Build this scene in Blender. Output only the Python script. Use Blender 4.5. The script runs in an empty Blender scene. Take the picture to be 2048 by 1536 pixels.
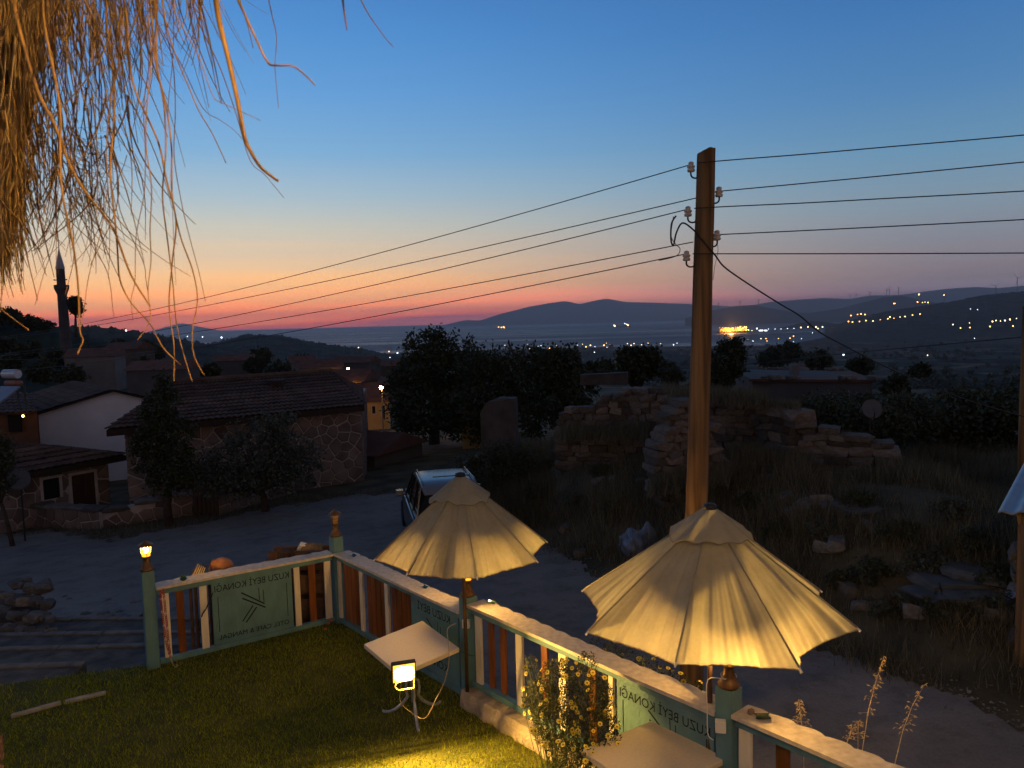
import bpy, bmesh, math, random
import numpy as np
from mathutils import Vector, Matrix

random.seed(7)
rng = np.random.default_rng(7)
sc = bpy.context.scene
col = sc.collection
R = math.radians

# ------------------------------------------------------------------ camera
F, PITCH, ROLL, HC = 1540.0 / 2048.0, R(4.7), R(1.5), 4.0
cam_d = bpy.data.cameras.new('camera')
cam = bpy.data.objects.new('camera', cam_d)
col.objects.link(cam)
cam_d.sensor_width = 36.0
cam_d.sensor_fit = 'HORIZONTAL'
cam_d.lens = 36.0 * F
cam_d.clip_start = 0.05
cam_d.clip_end = 120000.0
cam_d.dof.use_dof = True
cam_d.dof.focus_distance = 11.0
cam_d.dof.aperture_fstop = 10.0
cam.matrix_world = (Matrix.Translation((0, 0, HC)) @ Matrix.Rotation(R(90) - PITCH, 4, 'X')
                    @ Matrix.Rotation(-ROLL, 4, 'Z'))
sc.camera = cam
sc.view_settings.view_transform = 'Standard'
sc.view_settings.look = 'None'
sc.view_settings.exposure = 0.0
sc.view_settings.gamma = 1.0
sc.render.engine = 'CYCLES'
sc.cycles.use_denoising = True
sc.cycles.max_bounces = 6
sc.cycles.diffuse_bounces = 3
sc.cycles.transmission_bounces = 4
sc.cycles.transparent_max_bounces = 12
sc.cycles.volume_bounces = 0
sc.cycles.sample_clamp_indirect = 3.0
sc.cycles.caustics_reflective = False
sc.cycles.caustics_refractive = False

# ------------------------------------------------------------------ dusk sky
SUNSET = R(-24.0)            # azimuth of the afterglow, clockwise from +Y


def s2l(c):
    return tuple((x / 255.0 / 12.92) if x / 255.0 <= 0.04045 else ((x / 255.0 + 0.055) / 1.055) ** 2.4 for x in c)


world = bpy.data.worlds.new('World')
sc.world = world
world.use_nodes = True
wn = world.node_tree
wn.nodes.clear()


def wnode(kind, **kw):
    n = wn.nodes.new(kind)
    for k, v in kw.items():
        setattr(n, k, v)
    return n


w_tc = wnode('ShaderNodeTexCoord')
w_sep = wnode('ShaderNodeSeparateXYZ')
wn.links.new(w_tc.outputs['Generated'], w_sep.inputs[0])
w_el = wnode('ShaderNodeMath', operation='ARCSINE')
wn.links.new(w_sep.outputs['Z'], w_el.inputs[0])
w_pos = wnode('ShaderNodeMath', operation='DIVIDE')
wn.links.new(w_el.outputs[0], w_pos.inputs[0])
w_pos.inputs[1].default_value = R(90)
# faint level streaks of cloud low in the glow
w_map = wnode('ShaderNodeMapping')
w_map.inputs['Scale'].default_value = (1.6, 1.6, 46.0)
wn.links.new(w_tc.outputs['Generated'], w_map.inputs[0])
w_noise = wnode('ShaderNodeTexNoise')
w_noise.inputs['Scale'].default_value = 1.7
w_noise.inputs['Detail'].default_value = 3.0
wn.links.new(w_map.outputs[0], w_noise.inputs['Vector'])
w_ns = wnode('ShaderNodeMath', operation='MULTIPLY_ADD')
w_ns.inputs[1].default_value = 0.030
w_ns.inputs[2].default_value = -0.0150
wn.links.new(w_noise.outputs['Fac'], w_ns.inputs[0])
w_lowm = wnode('ShaderNodeMapRange')
w_lowm.inputs['From Min'].default_value = 0.02
w_lowm.inputs['From Max'].default_value = 0.09
w_lowm.inputs['To Min'].default_value = 1.0
w_lowm.inputs['To Max'].default_value = 0.0
wn.links.new(w_pos.outputs[0], w_lowm.inputs['Value'])
w_nm = wnode('ShaderNodeMath', operation='MULTIPLY_ADD')
wn.links.new(w_ns.outputs[0], w_nm.inputs[0])
wn.links.new(w_lowm.outputs[0], w_nm.inputs[1])
wn.links.new(w_pos.outputs[0], w_nm.inputs[2])


HAZE_TOP, HAZE_DENS = 720.0, 4.8e-5
HAZE_GLOW = (0.070, 0.080, 0.115)     # what the lit air itself adds along a long path


def wramp(stops):
    """colours as seen from the terrace; the haze in between is taken off, so that air plus sky give them back"""
    r = wnode('ShaderNodeValToRGB')
    cr = r.color_ramp
    while len(cr.elements) > 1:
        cr.elements.remove(cr.elements[-1])
    for i, (el, c) in enumerate(stops):
        e = cr.elements[0] if i == 0 else cr.elements.new(el / 90.0)
        e.position = max(0.0, el / 90.0)
        l = s2l(c)
        d = min(HAZE_TOP / max(math.sin(R(el)), 1e-4), 42000.0)
        T = math.exp(-HAZE_DENS * d)
        l = [max(0.004, (l[k] - HAZE_GLOW[k] * (1 - T)) / T) / 4.0 for k in range(3)]
        e.color = (l[0], l[1], l[2], 1)
    wn.links.new(w_nm.outputs[0], r.inputs[0])
    return r


ramp_glow = wramp([(0, (148, 94, 104)), (0.35, (194, 100, 90)), (0.9, (217, 121, 98)), (1.7, (237, 155, 111)),
                   (2.8, (246, 185, 130)), (4.0, (238, 197, 153)), (5.2, (222, 198, 168)), (7.0, (200, 198, 186)),
                   (9.0, (170, 191, 203)), (12, (130, 176, 214)), (16, (104, 161, 217)), (20, (85, 146, 210)),
                   (25, (68, 122, 190)), (34, (60, 96, 146)), (50, (58, 76, 104)), (90, (54, 62, 80))])
ramp_side = wramp([(0, (88, 88, 106)), (1.2, (108, 104, 118)), (2.6, (126, 118, 126)), (4.5, (130, 132, 142)),
                   (7.0, (126, 146, 162)), (10, (106, 146, 176)), (14, (84, 132, 180)), (19, (66, 118, 176)),
                   (25, (58, 102, 160)), (34, (54, 84, 128)), (50, (54, 70, 98)), (90, (54, 62, 80))])
ramp_east = wramp([(0, (112, 102, 106)), (6, (130, 114, 120)), (14, (124, 114, 124)), (30, (96, 95, 110)), (55, (66, 73, 92)),
                   (90, (54, 62, 80))])
w_hor = wnode('ShaderNodeVectorMath', operation='MULTIPLY')
w_hor.inputs[1].default_value = (1, 1, 0)
wn.links.new(w_tc.outputs['Generated'], w_hor.inputs[0])
w_nrm = wnode('ShaderNodeVectorMath', operation='NORMALIZE')
wn.links.new(w_hor.outputs[0], w_nrm.inputs[0])
w_dot = wnode('ShaderNodeVectorMath', operation='DOT_PRODUCT')
w_dot.inputs[1].default_value = (math.sin(SUNSET), math.cos(SUNSET), 0)
wn.links.new(w_nrm.outputs[0], w_dot.inputs[0])
w_az = wnode('ShaderNodeMath', operation='ARCCOSINE')
wn.links.new(w_dot.outputs['Value'], w_az.inputs[0])


def wrange(a, b):
    m = wnode('ShaderNodeMapRange')
    m.interpolation_type = 'SMOOTHSTEP'
    m.inputs['From Min'].default_value = R(a)
    m.inputs['From Max'].default_value = R(b)
    wn.links.new(w_az.outputs[0], m.inputs['Value'])
    return m


def wmix(f, a, b):
    m = wnode('ShaderNodeMix')
    m.data_type = 'RGBA'
    wn.links.new(f, m.inputs['Factor'])
    wn.links.new(a, m.inputs['A'])
    wn.links.new(b, m.inputs['B'])
    return m.outputs['Result']


w_c1 = wmix(wrange(2, 56).outputs[0], ramp_glow.outputs[0], ramp_side.outputs[0])
w_c2 = wmix(wrange(58, 130).outputs[0], w_c1, ramp_east.outputs[0])
w_bg = wnode('ShaderNodeBackground')
w_bg.inputs['Strength'].default_value = 4.0
wn.links.new(w_c2, w_bg.inputs['Color'])
w_out = wnode('ShaderNodeOutputWorld')
wn.links.new(w_bg.outputs[0], w_out.inputs['Surface'])

# ------------------------------------------------------------------ helpers
def ray(u, v):
    """direction through a point of the 2048 x 1536 photograph, for measuring where things stand"""
    x = (u - 1024.0) / 1540.0
    y = (v - 768.0) / 1540.0
    c, s = math.cos(ROLL), math.sin(ROLL)
    xl, yl = c * x - s * y, s * x + c * y
    c, s = math.cos(PITCH), math.sin(PITCH)
    return Vector((xl, c - yl * s, -(s + yl * c)))


def P(u, v, Y):
    r = ray(u, v)
    return Vector((0, 0, HC)) + r * (Y / r.y)


def G(u, v, z):
    r = ray(u, v)
    return Vector((0, 0, HC)) + r * ((z - HC) / r.z)


def proj(p):
    x, y, z = p[0], p[1], p[2] - HC
    c, s = math.cos(PITCH), math.sin(PITCH)
    f, d = y * c - z * s, -y * s - z * c
    xl, yl = x / f, d / f
    c, s = math.cos(ROLL), math.sin(ROLL)
    return 1024 + 1540 * (c * xl + s * yl), 768 + 1540 * (-s * xl + c * yl)


def smooth01(a, b, x):
    t = np.clip((np.asarray(x, float) - a) / (b - a), 0, 1)
    return t * t * (3 - 2 * t)


def root_loc(o):
    while o.parent is not None:
        o = o.parent
    return Vector(o.location)


def setmat(me, m):
    me.materials.append(m)


def tag(o, label, cat, group=None, kind=None):
    if label:
        o['label'] = label
    if cat:
        o['category'] = cat
    if group:
        o['group'] = group
    if kind:
        o['kind'] = kind
    return o


def thing(name, label, cat, loc=(0, 0, 0), group=None):
    o = bpy.data.objects.new(name, None)
    col.objects.link(o)
    o.location = loc
    o.empty_display_size = 0.1
    return tag(o, label, cat, group)


def link_part(o, parent):
    """parent a mesh whose vertices are in world space"""
    o.parent = parent
    if parent.parent is None:
        o.matrix_parent_inverse = Matrix.Translation(-Vector(parent.location))
    return o


class MB:
    """collects shapes in world space and links them as one mesh object"""

    def __init__(self):
        self.v, self.f = [], []

    def add(self, vs, fs):
        b = len(self.v)
        self.v += [tuple(p) for p in vs]
        self.f += [tuple(i + b for i in q) for q in fs]
        return self

    def box(self, c, size, M=None, taper=None):
        sx, sy, sz = size[0] / 2, size[1] / 2, size[2] / 2
        vs = []
        for z in (-1, 1):
            k = 1.0 if (taper is None or z < 0) else taper
            for x, y in ((-1, -1), (1, -1), (1, 1), (-1, 1)):
                p = Vector((x * sx * k, y * sy * k, z * sz))
                if M is not None:
                    p = M @ p
                vs.append(Vector(c) + p)
        return self.add(vs, [(3, 2, 1, 0), (4, 5, 6, 7), (0, 1, 5, 4), (1, 2, 6, 5), (2, 3, 7, 6), (3, 0, 4, 7)])

    def bar(self, a, b, w, h, up=(0, 0, 1)):
        """box beam from a to b"""
        a, b = Vector(a), Vector(b)
        d = (b - a)
        L = d.length
        x = d.normalized()
        y = Vector(up).cross(x)
        if y.length < 1e-5:
            y = Vector((1, 0, 0)).cross(x)
        y.normalize()
        z = x.cross(y)
        M = Matrix((x, y, z)).transposed()
        return self.box((a + b) / 2, (L, w, h), M)

    def tube(self, pts, rad, n=8, cap=True):
        pts = [Vector(p) for p in pts]
        if not hasattr(rad, '__len__'):
            rad = [rad] * len(pts)
        vs, fs = [], []
        prev = None
        for i, p in enumerate(pts):
            t = (pts[min(i + 1, len(pts) - 1)] - pts[max(i - 1, 0)])
            if t.length < 1e-9:
                t = Vector((0, 0, 1))
            t.normalize()
            if prev is None:
                a = Vector((0, 0, 1)) if abs(t.z) < 0.9 else Vector((1, 0, 0))
                u = t.cross(a).normalized()
            else:
                u = (prev - t * prev.dot(t))
                if u.length < 1e-6:
                    u = t.cross(Vector((0.3, 0.5, 0.8)))
                u.normalize()
            prev = u
            w = t.cross(u)
            for k in range(n):
                an = 2 * math.pi * k / n
                vs.append(p + (u * math.cos(an) + w * math.sin(an)) * rad[i])
        for i in range(len(pts) - 1):
            for k in range(n):
                a, b = i * n + k, i * n + (k + 1) % n
                fs.append((a, b, b + n, a + n))
        if cap:
            fs.append(tuple(range(n - 1, -1, -1)))
            fs.append(tuple(range((len(pts) - 1) * n, len(pts) * n)))
        return self.add(vs, fs)

    def lathe(self, prof, c, n=16, rot=0.0, M=None):
        c = Vector(c)
        vs, fs = [], []
        for r, z in prof:
            for k in range(n):
                an = rot + 2 * math.pi * k / n
                p = Vector((r * math.cos(an), r * math.sin(an), z))
                vs.append(c + (M @ p if M is not None else p))
        for i in range(len(prof) - 1):
            for k in range(n):
                a, b = i * n + k, i * n + (k + 1) % n
                fs.append((a, b, b + n, a + n))
        fs.append(tuple(range(n - 1, -1, -1)))
        fs.append(tuple(range((len(prof) - 1) * n, len(prof) * n)))
        return self.add(vs, fs)

    def prism(self, poly, axis_vec):
        """poly: world points of one cap; extruded along axis_vec"""
        n = len(poly)
        a = [Vector(p) for p in poly]
        b = [p + Vector(axis_vec) for p in a]
        return self.add(a + b, [tuple(range(n - 1, -1, -1)), tuple(range(n, 2 * n))]
                        + [(i, (i + 1) % n, n + (i + 1) % n, n + i) for i in range(n)])

    def build(self, name, m, parent=None, smooth=False, bevel=0.0):
        me = bpy.data.meshes.new(name)
        me.from_pydata(self.v, [], self.f)
        if bevel > 0:
            bm = bmesh.new()
            bm.from_mesh(me)
            bmesh.ops.recalc_face_normals(bm, faces=bm.faces)
            bmesh.ops.bevel(bm, geom=list(bm.edges), offset=bevel, segments=2, affect='EDGES', profile=0.6)
            bm.to_mesh(me)
            bm.free()
        else:
            bm = bmesh.new()
            bm.from_mesh(me)
            bmesh.ops.recalc_face_normals(bm, faces=bm.faces)
            bm.to_mesh(me)
            bm.free()
        if smooth:
            me.polygons.foreach_set('use_smooth', [True] * len(me.polygons))
        setmat(me, m)
        o = bpy.data.objects.new(name, me)
        col.objects.link(o)
        if parent is not None:
            link_part(o, parent)
        return o


def fast_mesh(name, V, k, m, parent=None, smooth=False):
    """V: (N, k, 3) separate k-gons"""
    V = np.asarray(V, np.float32)
    n = V.shape[0]
    me = bpy.data.meshes.new(name)
    me.vertices.add(n * k)
    me.vertices.foreach_set('co', V.reshape(-1))
    me.loops.add(n * k)
    me.loops.foreach_set('vertex_index', np.arange(n * k, dtype=np.int32))
    me.polygons.add(n)
    me.polygons.foreach_set('loop_start', np.arange(0, n * k, k, dtype=np.int32))
    me.polygons.foreach_set('loop_total', np.full(n, k, np.int32))
    me.update(calc_edges=True)
    if smooth:
        me.polygons.foreach_set('use_smooth', [True] * n)
    setmat(me, m)
    o = bpy.data.objects.new(name, me)
    col.objects.link(o)
    if parent is not None:
        link_part(o, parent)
    return o


def grid_mesh(name, V, m, parent=None, smooth=True, wrap=False):
    """V: (rows, cols, 3)"""
    V = np.asarray(V, np.float64)
    r, c = V.shape[:2]
    idx = np.arange(r * c).reshape(r, c)
    if wrap:
        idx2 = np.concatenate([idx, idx[:, :1]], 1)
    else:
        idx2 = idx
    q = np.stack([idx2[:-1, :-1], idx2[:-1, 1:], idx2[1:, 1:], idx2[1:, :-1]], -1).reshape(-1, 4).astype(np.int32)
    me = bpy.data.meshes.new(name)
    me.vertices.add(r * c)
    me.vertices.foreach_set('co', V.reshape(-1).astype(np.float32))
    n = len(q)
    me.loops.add(n * 4)
    me.loops.foreach_set('vertex_index', q.reshape(-1))
    me.polygons.add(n)
    me.polygons.foreach_set('loop_start', np.arange(0, n * 4, 4, dtype=np.int32))
    me.polygons.foreach_set('loop_total', np.full(n, 4, np.int32))
    me.update(calc_edges=True)
    if smooth:
        me.polygons.foreach_set('use_smooth', [True] * n)
    setmat(me, m)
    o = bpy.data.objects.new(name, me)
    col.objects.link(o)
    if parent is not None:
        link_part(o, parent)
    return o


def shared(name, me, parent, M):
    """one more piece that shares mesh data; M is its world matrix"""
    o = bpy.data.objects.new(name, me)
    col.objects.link(o)
    if parent is not None:
        o.parent = parent
        o.matrix_parent_inverse = Matrix.Translation(-root_loc(parent))
    o.matrix_basis = M
    return o


# ------------------------------------------------------------------ materials
MATS = {}


def mat(name, c, rough=0.8, var=0.25, scale=6.0, bump=0.0, bscale=None, metallic=0.0, c2=None, spec=0.3, stretch=None,
        per_obj=0.0, detail=4.0):
    if name in MATS:
        return MATS[name]
    m = bpy.data.materials.new(name)
    m.use_nodes = True
    nt = m.node_tree
    b = nt.nodes['Principled BSDF']
    b.inputs['Roughness'].default_value = rough
    b.inputs['Metallic'].default_value = metallic
    b.inputs['Specular IOR Level'].default_value = spec
    tc = nt.nodes.new('ShaderNodeTexCoord')
    mp = nt.nodes.new('ShaderNodeMapping')
    if stretch:
        mp.inputs['Scale'].default_value = stretch
    nt.links.new(tc.outputs['Object'], mp.inputs[0])
    n = nt.nodes.new('ShaderNodeTexNoise')
    n.inputs['Scale'].default_value = scale
    n.inputs['Detail'].default_value = detail
    nt.links.new(mp.outputs[0], n.inputs['Vector'])
    r = nt.nodes.new('ShaderNodeValToRGB')
    c2 = c2 or tuple(x * (1 - var) for x in c)
    c1 = tuple(min(1, x * (1 + var)) for x in c) if c2 is None or var else c
    r.color_ramp.elements[0].position = 0.3
    r.color_ramp.elements[0].color = (*c2, 1)
    r.color_ramp.elements[1].position = 0.7
    r.color_ramp.elements[1].color = (*c1, 1)
    nt.links.new(n.outputs['Fac'], r.inputs[0])
    out = r.outputs[0]
    if per_obj > 0:
        oi = nt.nodes.new('ShaderNodeObjectInfo')
        h = nt.nodes.new('ShaderNodeHueSaturation')
        mr = nt.nodes.new('ShaderNodeMapRange')
        mr.inputs['To Min'].default_value = 1 - per_obj
        mr.inputs['To Max'].default_value = 1 + per_obj
        nt.links.new(oi.outputs['Random'], mr.inputs['Value'])
        nt.links.new(mr.outputs[0], h.inputs['Value'])
        nt.links.new(out, h.inputs['Color'])
        out = h.outputs[0]
    nt.links.new(out, b.inputs['Base Color'])
    if bump > 0:
        n2 = nt.nodes.new('ShaderNodeTexNoise')
        n2.inputs['Scale'].default_value = bscale or scale * 4
        n2.inputs['Detail'].default_value = 5.0
        nt.links.new(mp.outputs[0], n2.inputs['Vector'])
        bp = nt.nodes.new('ShaderNodeBump')
        bp.inputs['Strength'].default_value = min(1.0, bump)
        bp.inputs['Distance'].default_value = 0.02
        nt.links.new(n2.outputs['Fac'], bp.inputs['Height'])
        nt.links.new(bp.outputs[0], b.inputs['Normal'])
    MATS[name] = m
    return m


def glow(name, c, strength, sampled=False):
    if name in MATS:
        return MATS[name]
    m = bpy.data.materials.new(name)
    m.use_nodes = True
    nt = m.node_tree
    nt.nodes.clear()
    e = nt.nodes.new('ShaderNodeEmission')
    e.inputs['Color'].default_value = (*c, 1)
    e.inputs['Strength'].default_value = strength
    o = nt.nodes.new('ShaderNodeOutputMaterial')
    nt.links.new(e.outputs[0], o.inputs['Surface'])
    m.cycles.emission_sampling = 'AUTO' if sampled else 'NONE'
    MATS[name] = m
    return m


def leaf_mat(name, c, c2, transl=0.25, rough=0.6):
    """leaf colour varies from leaf to leaf"""
    if name in MATS:
        return MATS[name]
    m = bpy.data.materials.new(name)
    m.use_nodes = True
    nt = m.node_tree
    b = nt.nodes['Principled BSDF']
    b.inputs['Roughness'].default_value = rough
    b.inputs['Specular IOR Level'].default_value = 0.3
    g = nt.nodes.new('ShaderNodeNewGeometry')
    r = nt.nodes.new('ShaderNodeValToRGB')
    r.color_ramp.elements[0].color = (*c, 1)
    r.color_ramp.elements[1].color = (*c2, 1)
    nt.links.new(g.outputs['Random Per Island'], r.inputs[0])
    nt.links.new(r.outputs[0], b.inputs['Base Color'])
    t = nt.nodes.new('ShaderNodeBsdfTranslucent')
    nt.links.new(r.outputs[0], t.inputs['Color'])
    mx = nt.nodes.new('ShaderNodeMixShader')
    mx.inputs[0].default_value = transl
    nt.links.new(b.outputs[0], mx.inputs[1])
    nt.links.new(t.outputs[0], mx.inputs[2])
    nt.links.new(mx.outputs[0], nt.nodes['Material Output'].inputs['Surface'])
    MATS[name] = m
    return m


def unit_ico(sub=1):
    bm = bmesh.new()
    bmesh.ops.create_icosphere(bm, subdivisions=sub, radius=1.0)
    return bm


ORD = ('first second third fourth fifth sixth seventh eighth ninth tenth eleventh twelfth thirteenth fourteenth fifteenth sixteenth seventeenth eighteenth '
       'nineteenth twentieth twenty-first twenty-second twenty-third twenty-fourth twenty-fifth twenty-sixth twenty-seventh twenty-eighth twenty-ninth thirtieth '
       'thirty-first thirty-second thirty-third thirty-fourth thirty-fifth').split()


def in_order(objs, text):
    """label look-alikes by their order across the view; text holds one %s"""
    bpy.context.view_layer.update()
    objs = sorted(objs, key=lambda o: proj(o.matrix_world.translation)[0])
    for i, o in enumerate(objs):
        o['label'] = text % (ORD[i] + ' from the left')
# ------------------------------------------------------------------ terrain
SEA_Z = -116.0
EDGE_X = [-3.0, -1.6, -0.42, 1.07, 1.94, 4.4, 5.61, 8.5, 14.0]
EDGE_Y = [26.5, 23.5, 20.5, 16.65, 13.57, 10.71, 8.24, 5.5, 3.0]
FAR_R = [0, 45, 60, 90, 150, 300, 700, 1800, 3000, 5000, 9000]
FAR_Z = [-2, -3.2, -4.6, -7.6, -14.5, -31, -62, -101, -112.5, -113.5, -113]


def az_of(u):
    d = ray(u, 690)
    return math.atan2(d.x, d.y)


COAST_AZ = [-1.3] + [az_of(u) for u in (780, 1000, 1350, 1500, 1580, 1640, 1700, 1760)] + [1.3]
COAST_R = [3100, 3150, 3250, 3150, 3000, 3200, 3800, 5200, 7600, 9000]


def zt(x, y, detail=True):
    x = np.asarray(x, float)
    y = np.asarray(y, float)
    r = np.hypot(x, y)
    az = np.arctan2(x, y)
    pl = -0.9 - 0.05 * (np.clip(y, -20, 60) - 10) + 0.04 * np.clip(x, -40, 40)
    # the bank beyond the road, where the ruin stands
    ye = np.interp(x, EDGE_X, EDGE_Y)
    d = (y - ye) * 0.72
    m = smooth01(-3.2, -0.8, x) * (1 - smooth01(24, 40, y))
    pl = pl + 1.45 * smooth01(0.0, 5.0, d) * m
    # it drops away again on the right, into a gully behind the metal roof
    pl = pl - 0.9 * smooth01(7.5, 10.5, x) * smooth01(9, 14, y) * m
    far = np.interp(r, FAR_R, FAR_Z)
    # rolling ground far out
    far = far + smooth01(120, 500, r) * (1 - smooth01(2200, 3200, r)) * (
        5.0 * np.sin(x * 0.011 + 1.3) * np.cos(y * 0.006 + x * 0.004) + 2.5 * np.sin(x * 0.031 + y * 0.017))
    # higher ground at the left, under the mosque
    left = smooth01(R(-19), R(-29), az)
    far = far + left * 10.0 * smooth01(90, 190, r) * (1 - smooth01(330, 600, r))
    rc = np.interp(az, COAST_AZ, COAST_R)
    far = np.where(r > rc, far - 8.0 * smooth01(0, 160, r - rc) - 3, far)
    w = smooth01(36, 62, r)
    z = pl * (1 - w) + far * w
    if detail:
        z = z + 0.05 * np.sin(x * 1.7 + y * 0.9) * np.sin(y * 1.3 - x * 0.6) * smooth01(0.6, 2.5, d) * m
    return z


def zt1(x, y):
    return float(zt(x, y))


def GT(u, v, lo=12.0, hi=9000.0):
    """where the line of sight through (u, v) meets the land"""
    r = ray(u, v)
    rn = math.hypot(r.x, r.y)
    t = np.geomspace(lo, hi, 1500) / rn
    zz = HC + t * r.z - zt(t * r.x, t * r.y)
    k = int(np.argmax(zz < 0))
    if zz[k] >= 0:
        k = len(t) - 1
    k = max(1, k)
    a, b = t[k - 1], t[k]
    f = zz[k - 1] / (zz[k - 1] - zz[k] + 1e-9)
    tt = a + (b - a) * min(1, max(0, f))
    return Vector((r.x * tt, r.y * tt, zt1(r.x * tt, r.y * tt)))


def ground_material():
    m = bpy.data.materials.new('dry_hillside')
    m.use_nodes = True
    nt = m.node_tree
    b = nt.nodes['Principled BSDF']
    b.inputs['Roughness'].default_value = 0.95
    b.inputs['Specular IOR Level'].default_value = 0.1
    tc = nt.nodes.new('ShaderNodeTexCoord')

    def noise(s, det=5):
        n = nt.nodes.new('ShaderNodeTexNoise')
        n.inputs['Scale'].default_value = s
        n.inputs['Detail'].default_value = det
        nt.links.new(tc.outputs['Object'], n.inputs['Vector'])
        return n

    def ramp(src, stops):
        r = nt.nodes.new('ShaderNodeValToRGB')
        r.color_ramp.elements[0].position, r.color_ramp.elements[0].color = stops[0][0], (*stops[0][1], 1)
        r.color_ramp.elements[1].position, r.color_ramp.elements[1].color = stops[1][0], (*stops[1][1], 1)
        for p, c in stops[2:]:
            e = r.color_ramp.elements.new(p)
            e.color = (*c, 1)
        nt.links.new(src, r.inputs[0])
        return r

    near = ramp(noise(0.9).outputs['Fac'], [(0.35, (0.05, 0.045, 0.028)), (0.68, (0.13, 0.105, 0.062))])
    # fields and olive groves further down
    vo = nt.nodes.new('ShaderNodeTexVoronoi')
    vo.inputs['Scale'].default_value = 0.0075
    mp = nt.nodes.new('ShaderNodeMapping')
    mp.inputs['Scale'].default_value = (1.0, 0.55, 1.0)
    nz = noise(0.02, 3)
    ad = nt.nodes.new('ShaderNodeMixRGB')
    ad.blend_type = 'ADD'
    ad.inputs[0].default_value = 0.0
    nt.links.new(tc.outputs['Object'], mp.inputs[0])
    nt.links.new(mp.outputs[0], vo.inputs['Vector'])
    sepc = nt.nodes.new('ShaderNodeSeparateColor')
    nt.links.new(vo.outputs['Color'], sepc.inputs[0])
    fields = ramp(sepc.outputs[0], [(0.30, (0.035, 0.04, 0.025)), (0.55, (0.07, 0.065, 0.04)), (0.8, (0.16, 0.14, 0.09))])
    scrub = ramp(noise(0.035, 6).outputs['Fac'], [(0.42, (0.02, 0.026, 0.016)), (0.6, (1, 1, 1))])
    mul = nt.nodes.new('ShaderNodeMixRGB')
    mul.blend_type = 'MULTIPLY'
    mul.inputs[0].default_value = 0.85
    nt.links.new(fields.outputs[0], mul.inputs[1])
    nt.links.new(scrub.outputs[0], mul.inputs[2])
    # by distance from the village (object space)
    ln = nt.nodes.new('ShaderNodeVectorMath')
    ln.operation = 'LENGTH'
    nt.links.new(tc.outputs['Object'], ln.inputs[0])
    mr = nt.nodes.new('ShaderNodeMapRange')
    mr.inputs['From Min'].default_value = 60
    mr.inputs['From Max'].default_value = 350
    nt.links.new(ln.outputs['Value'], mr.inputs['Value'])
    mx = nt.nodes.new('ShaderNodeMixRGB')
    nt.links.new(mr.outputs[0], mx.inputs[0])
    nt.links.new(near.outputs[0], mx.inputs[1])
    nt.links.new(mul.outputs[0], mx.inputs[2])
    nt.links.new(mx.outputs[0], b.inputs['Base Color'])
    bp = nt.nodes.new('ShaderNodeBump')
    bp.inputs['Strength'].default_value = 0.6
    bp.inputs['Distance'].default_value = 0.05
    nt.links.new(noise(7.0, 6).outputs['Fac'], bp.inputs['Height'])
    nt.links.new(bp.outputs[0], b.inputs['Normal'])
    return m


azs = np.concatenate([np.linspace(-math.pi, -1.15, 26)[:-1], np.linspace(-1.15, 1.15, 420), np.linspace(1.15, math.pi, 26)[1:]])
rs = np.concatenate([[0.5, 2, 3.5], np.geomspace(5, 60, 150), np.geomspace(62, 9500, 170)])
A_, R_ = np.meshgrid(azs, rs)
X_, Y_ = R_ * np.sin(A_), R_ * np.cos(A_)
land = grid_mesh('ground', np.stack([X_, Y_, zt(X_, Y_)], -1), ground_material())
tag(land, None, None, kind='structure')

# ------------------------------------------------------------------ sea
def sea_material():
    m = bpy.data.materials.new('sea_water')
    m.use_nodes = True
    nt = m.node_tree
    b = nt.nodes['Principled BSDF']
    b.inputs['Base Color'].default_value = (0.012, 0.022, 0.035, 1)
    b.inputs['Roughness'].default_value = 0.28
    b.inputs['IOR'].default_value = 1.33
    tc = nt.nodes.new('ShaderNodeTexCoord')
    mp = nt.nodes.new('ShaderNodeMapping')
    mp.inputs['Scale'].default_value = (0.35, 1.0, 1.0)
    nt.links.new(tc.outputs['Object'], mp.inputs[0])
    n = nt.nodes.new('ShaderNodeTexNoise')
    n.inputs['Scale'].default_value = 0.05
    n.inputs['Detail'].default_value = 8
    n.inputs['Roughness'].default_value = 0.6
    nt.links.new(mp.outputs[0], n.inputs['Vector'])
    bp = nt.nodes.new('ShaderNodeBump')
    bp.inputs['Strength'].default_value = 1.0
    bp.inputs['Distance'].default_value = 30.0
    nt.links.new(n.outputs['Fac'], bp.inputs['Height'])
    nt.links.new(bp.outputs[0], b.inputs['Normal'])
    # wind lanes: smoother and rougher stripes of water
    n2 = nt.nodes.new('ShaderNodeTexNoise')
    n2.inputs['Scale'].default_value = 0.0011
    n2.inputs['Detail'].default_value = 3
    mp2 = nt.nodes.new('ShaderNodeMapping')
    mp2.inputs['Scale'].default_value = (0.25, 1.6, 1.0)
    nt.links.new(tc.outputs['Object'], mp2.inputs[0])
    nt.links.new(mp2.outputs[0], n2.inputs['Vector'])
    mr = nt.nodes.new('ShaderNodeMapRange')
    mr.inputs['From Min'].default_value = 0.35
    mr.inputs['From Max'].default_value = 0.65
    mr.inputs['To Min'].default_value = 0.30
    mr.inputs['To Max'].default_value = 0.55
    nt.links.new(n2.outputs['Fac'], mr.inputs['Value'])
    nt.links.new(mr.outputs[0], b.inputs['Roughness'])
    return m


sa = np.linspace(-1.5, 1.5, 90)
sr = np.geomspace(1500, 42000, 40)
A_, R_ = np.meshgrid(sa, sr)
sea = grid_mesh('sea', np.stack([R_ * np.sin(A_), R_ * np.cos(A_), np.full_like(A_, SEA_Z)], -1), sea_material())
tag(sea, None, None, kind='structure')


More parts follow.
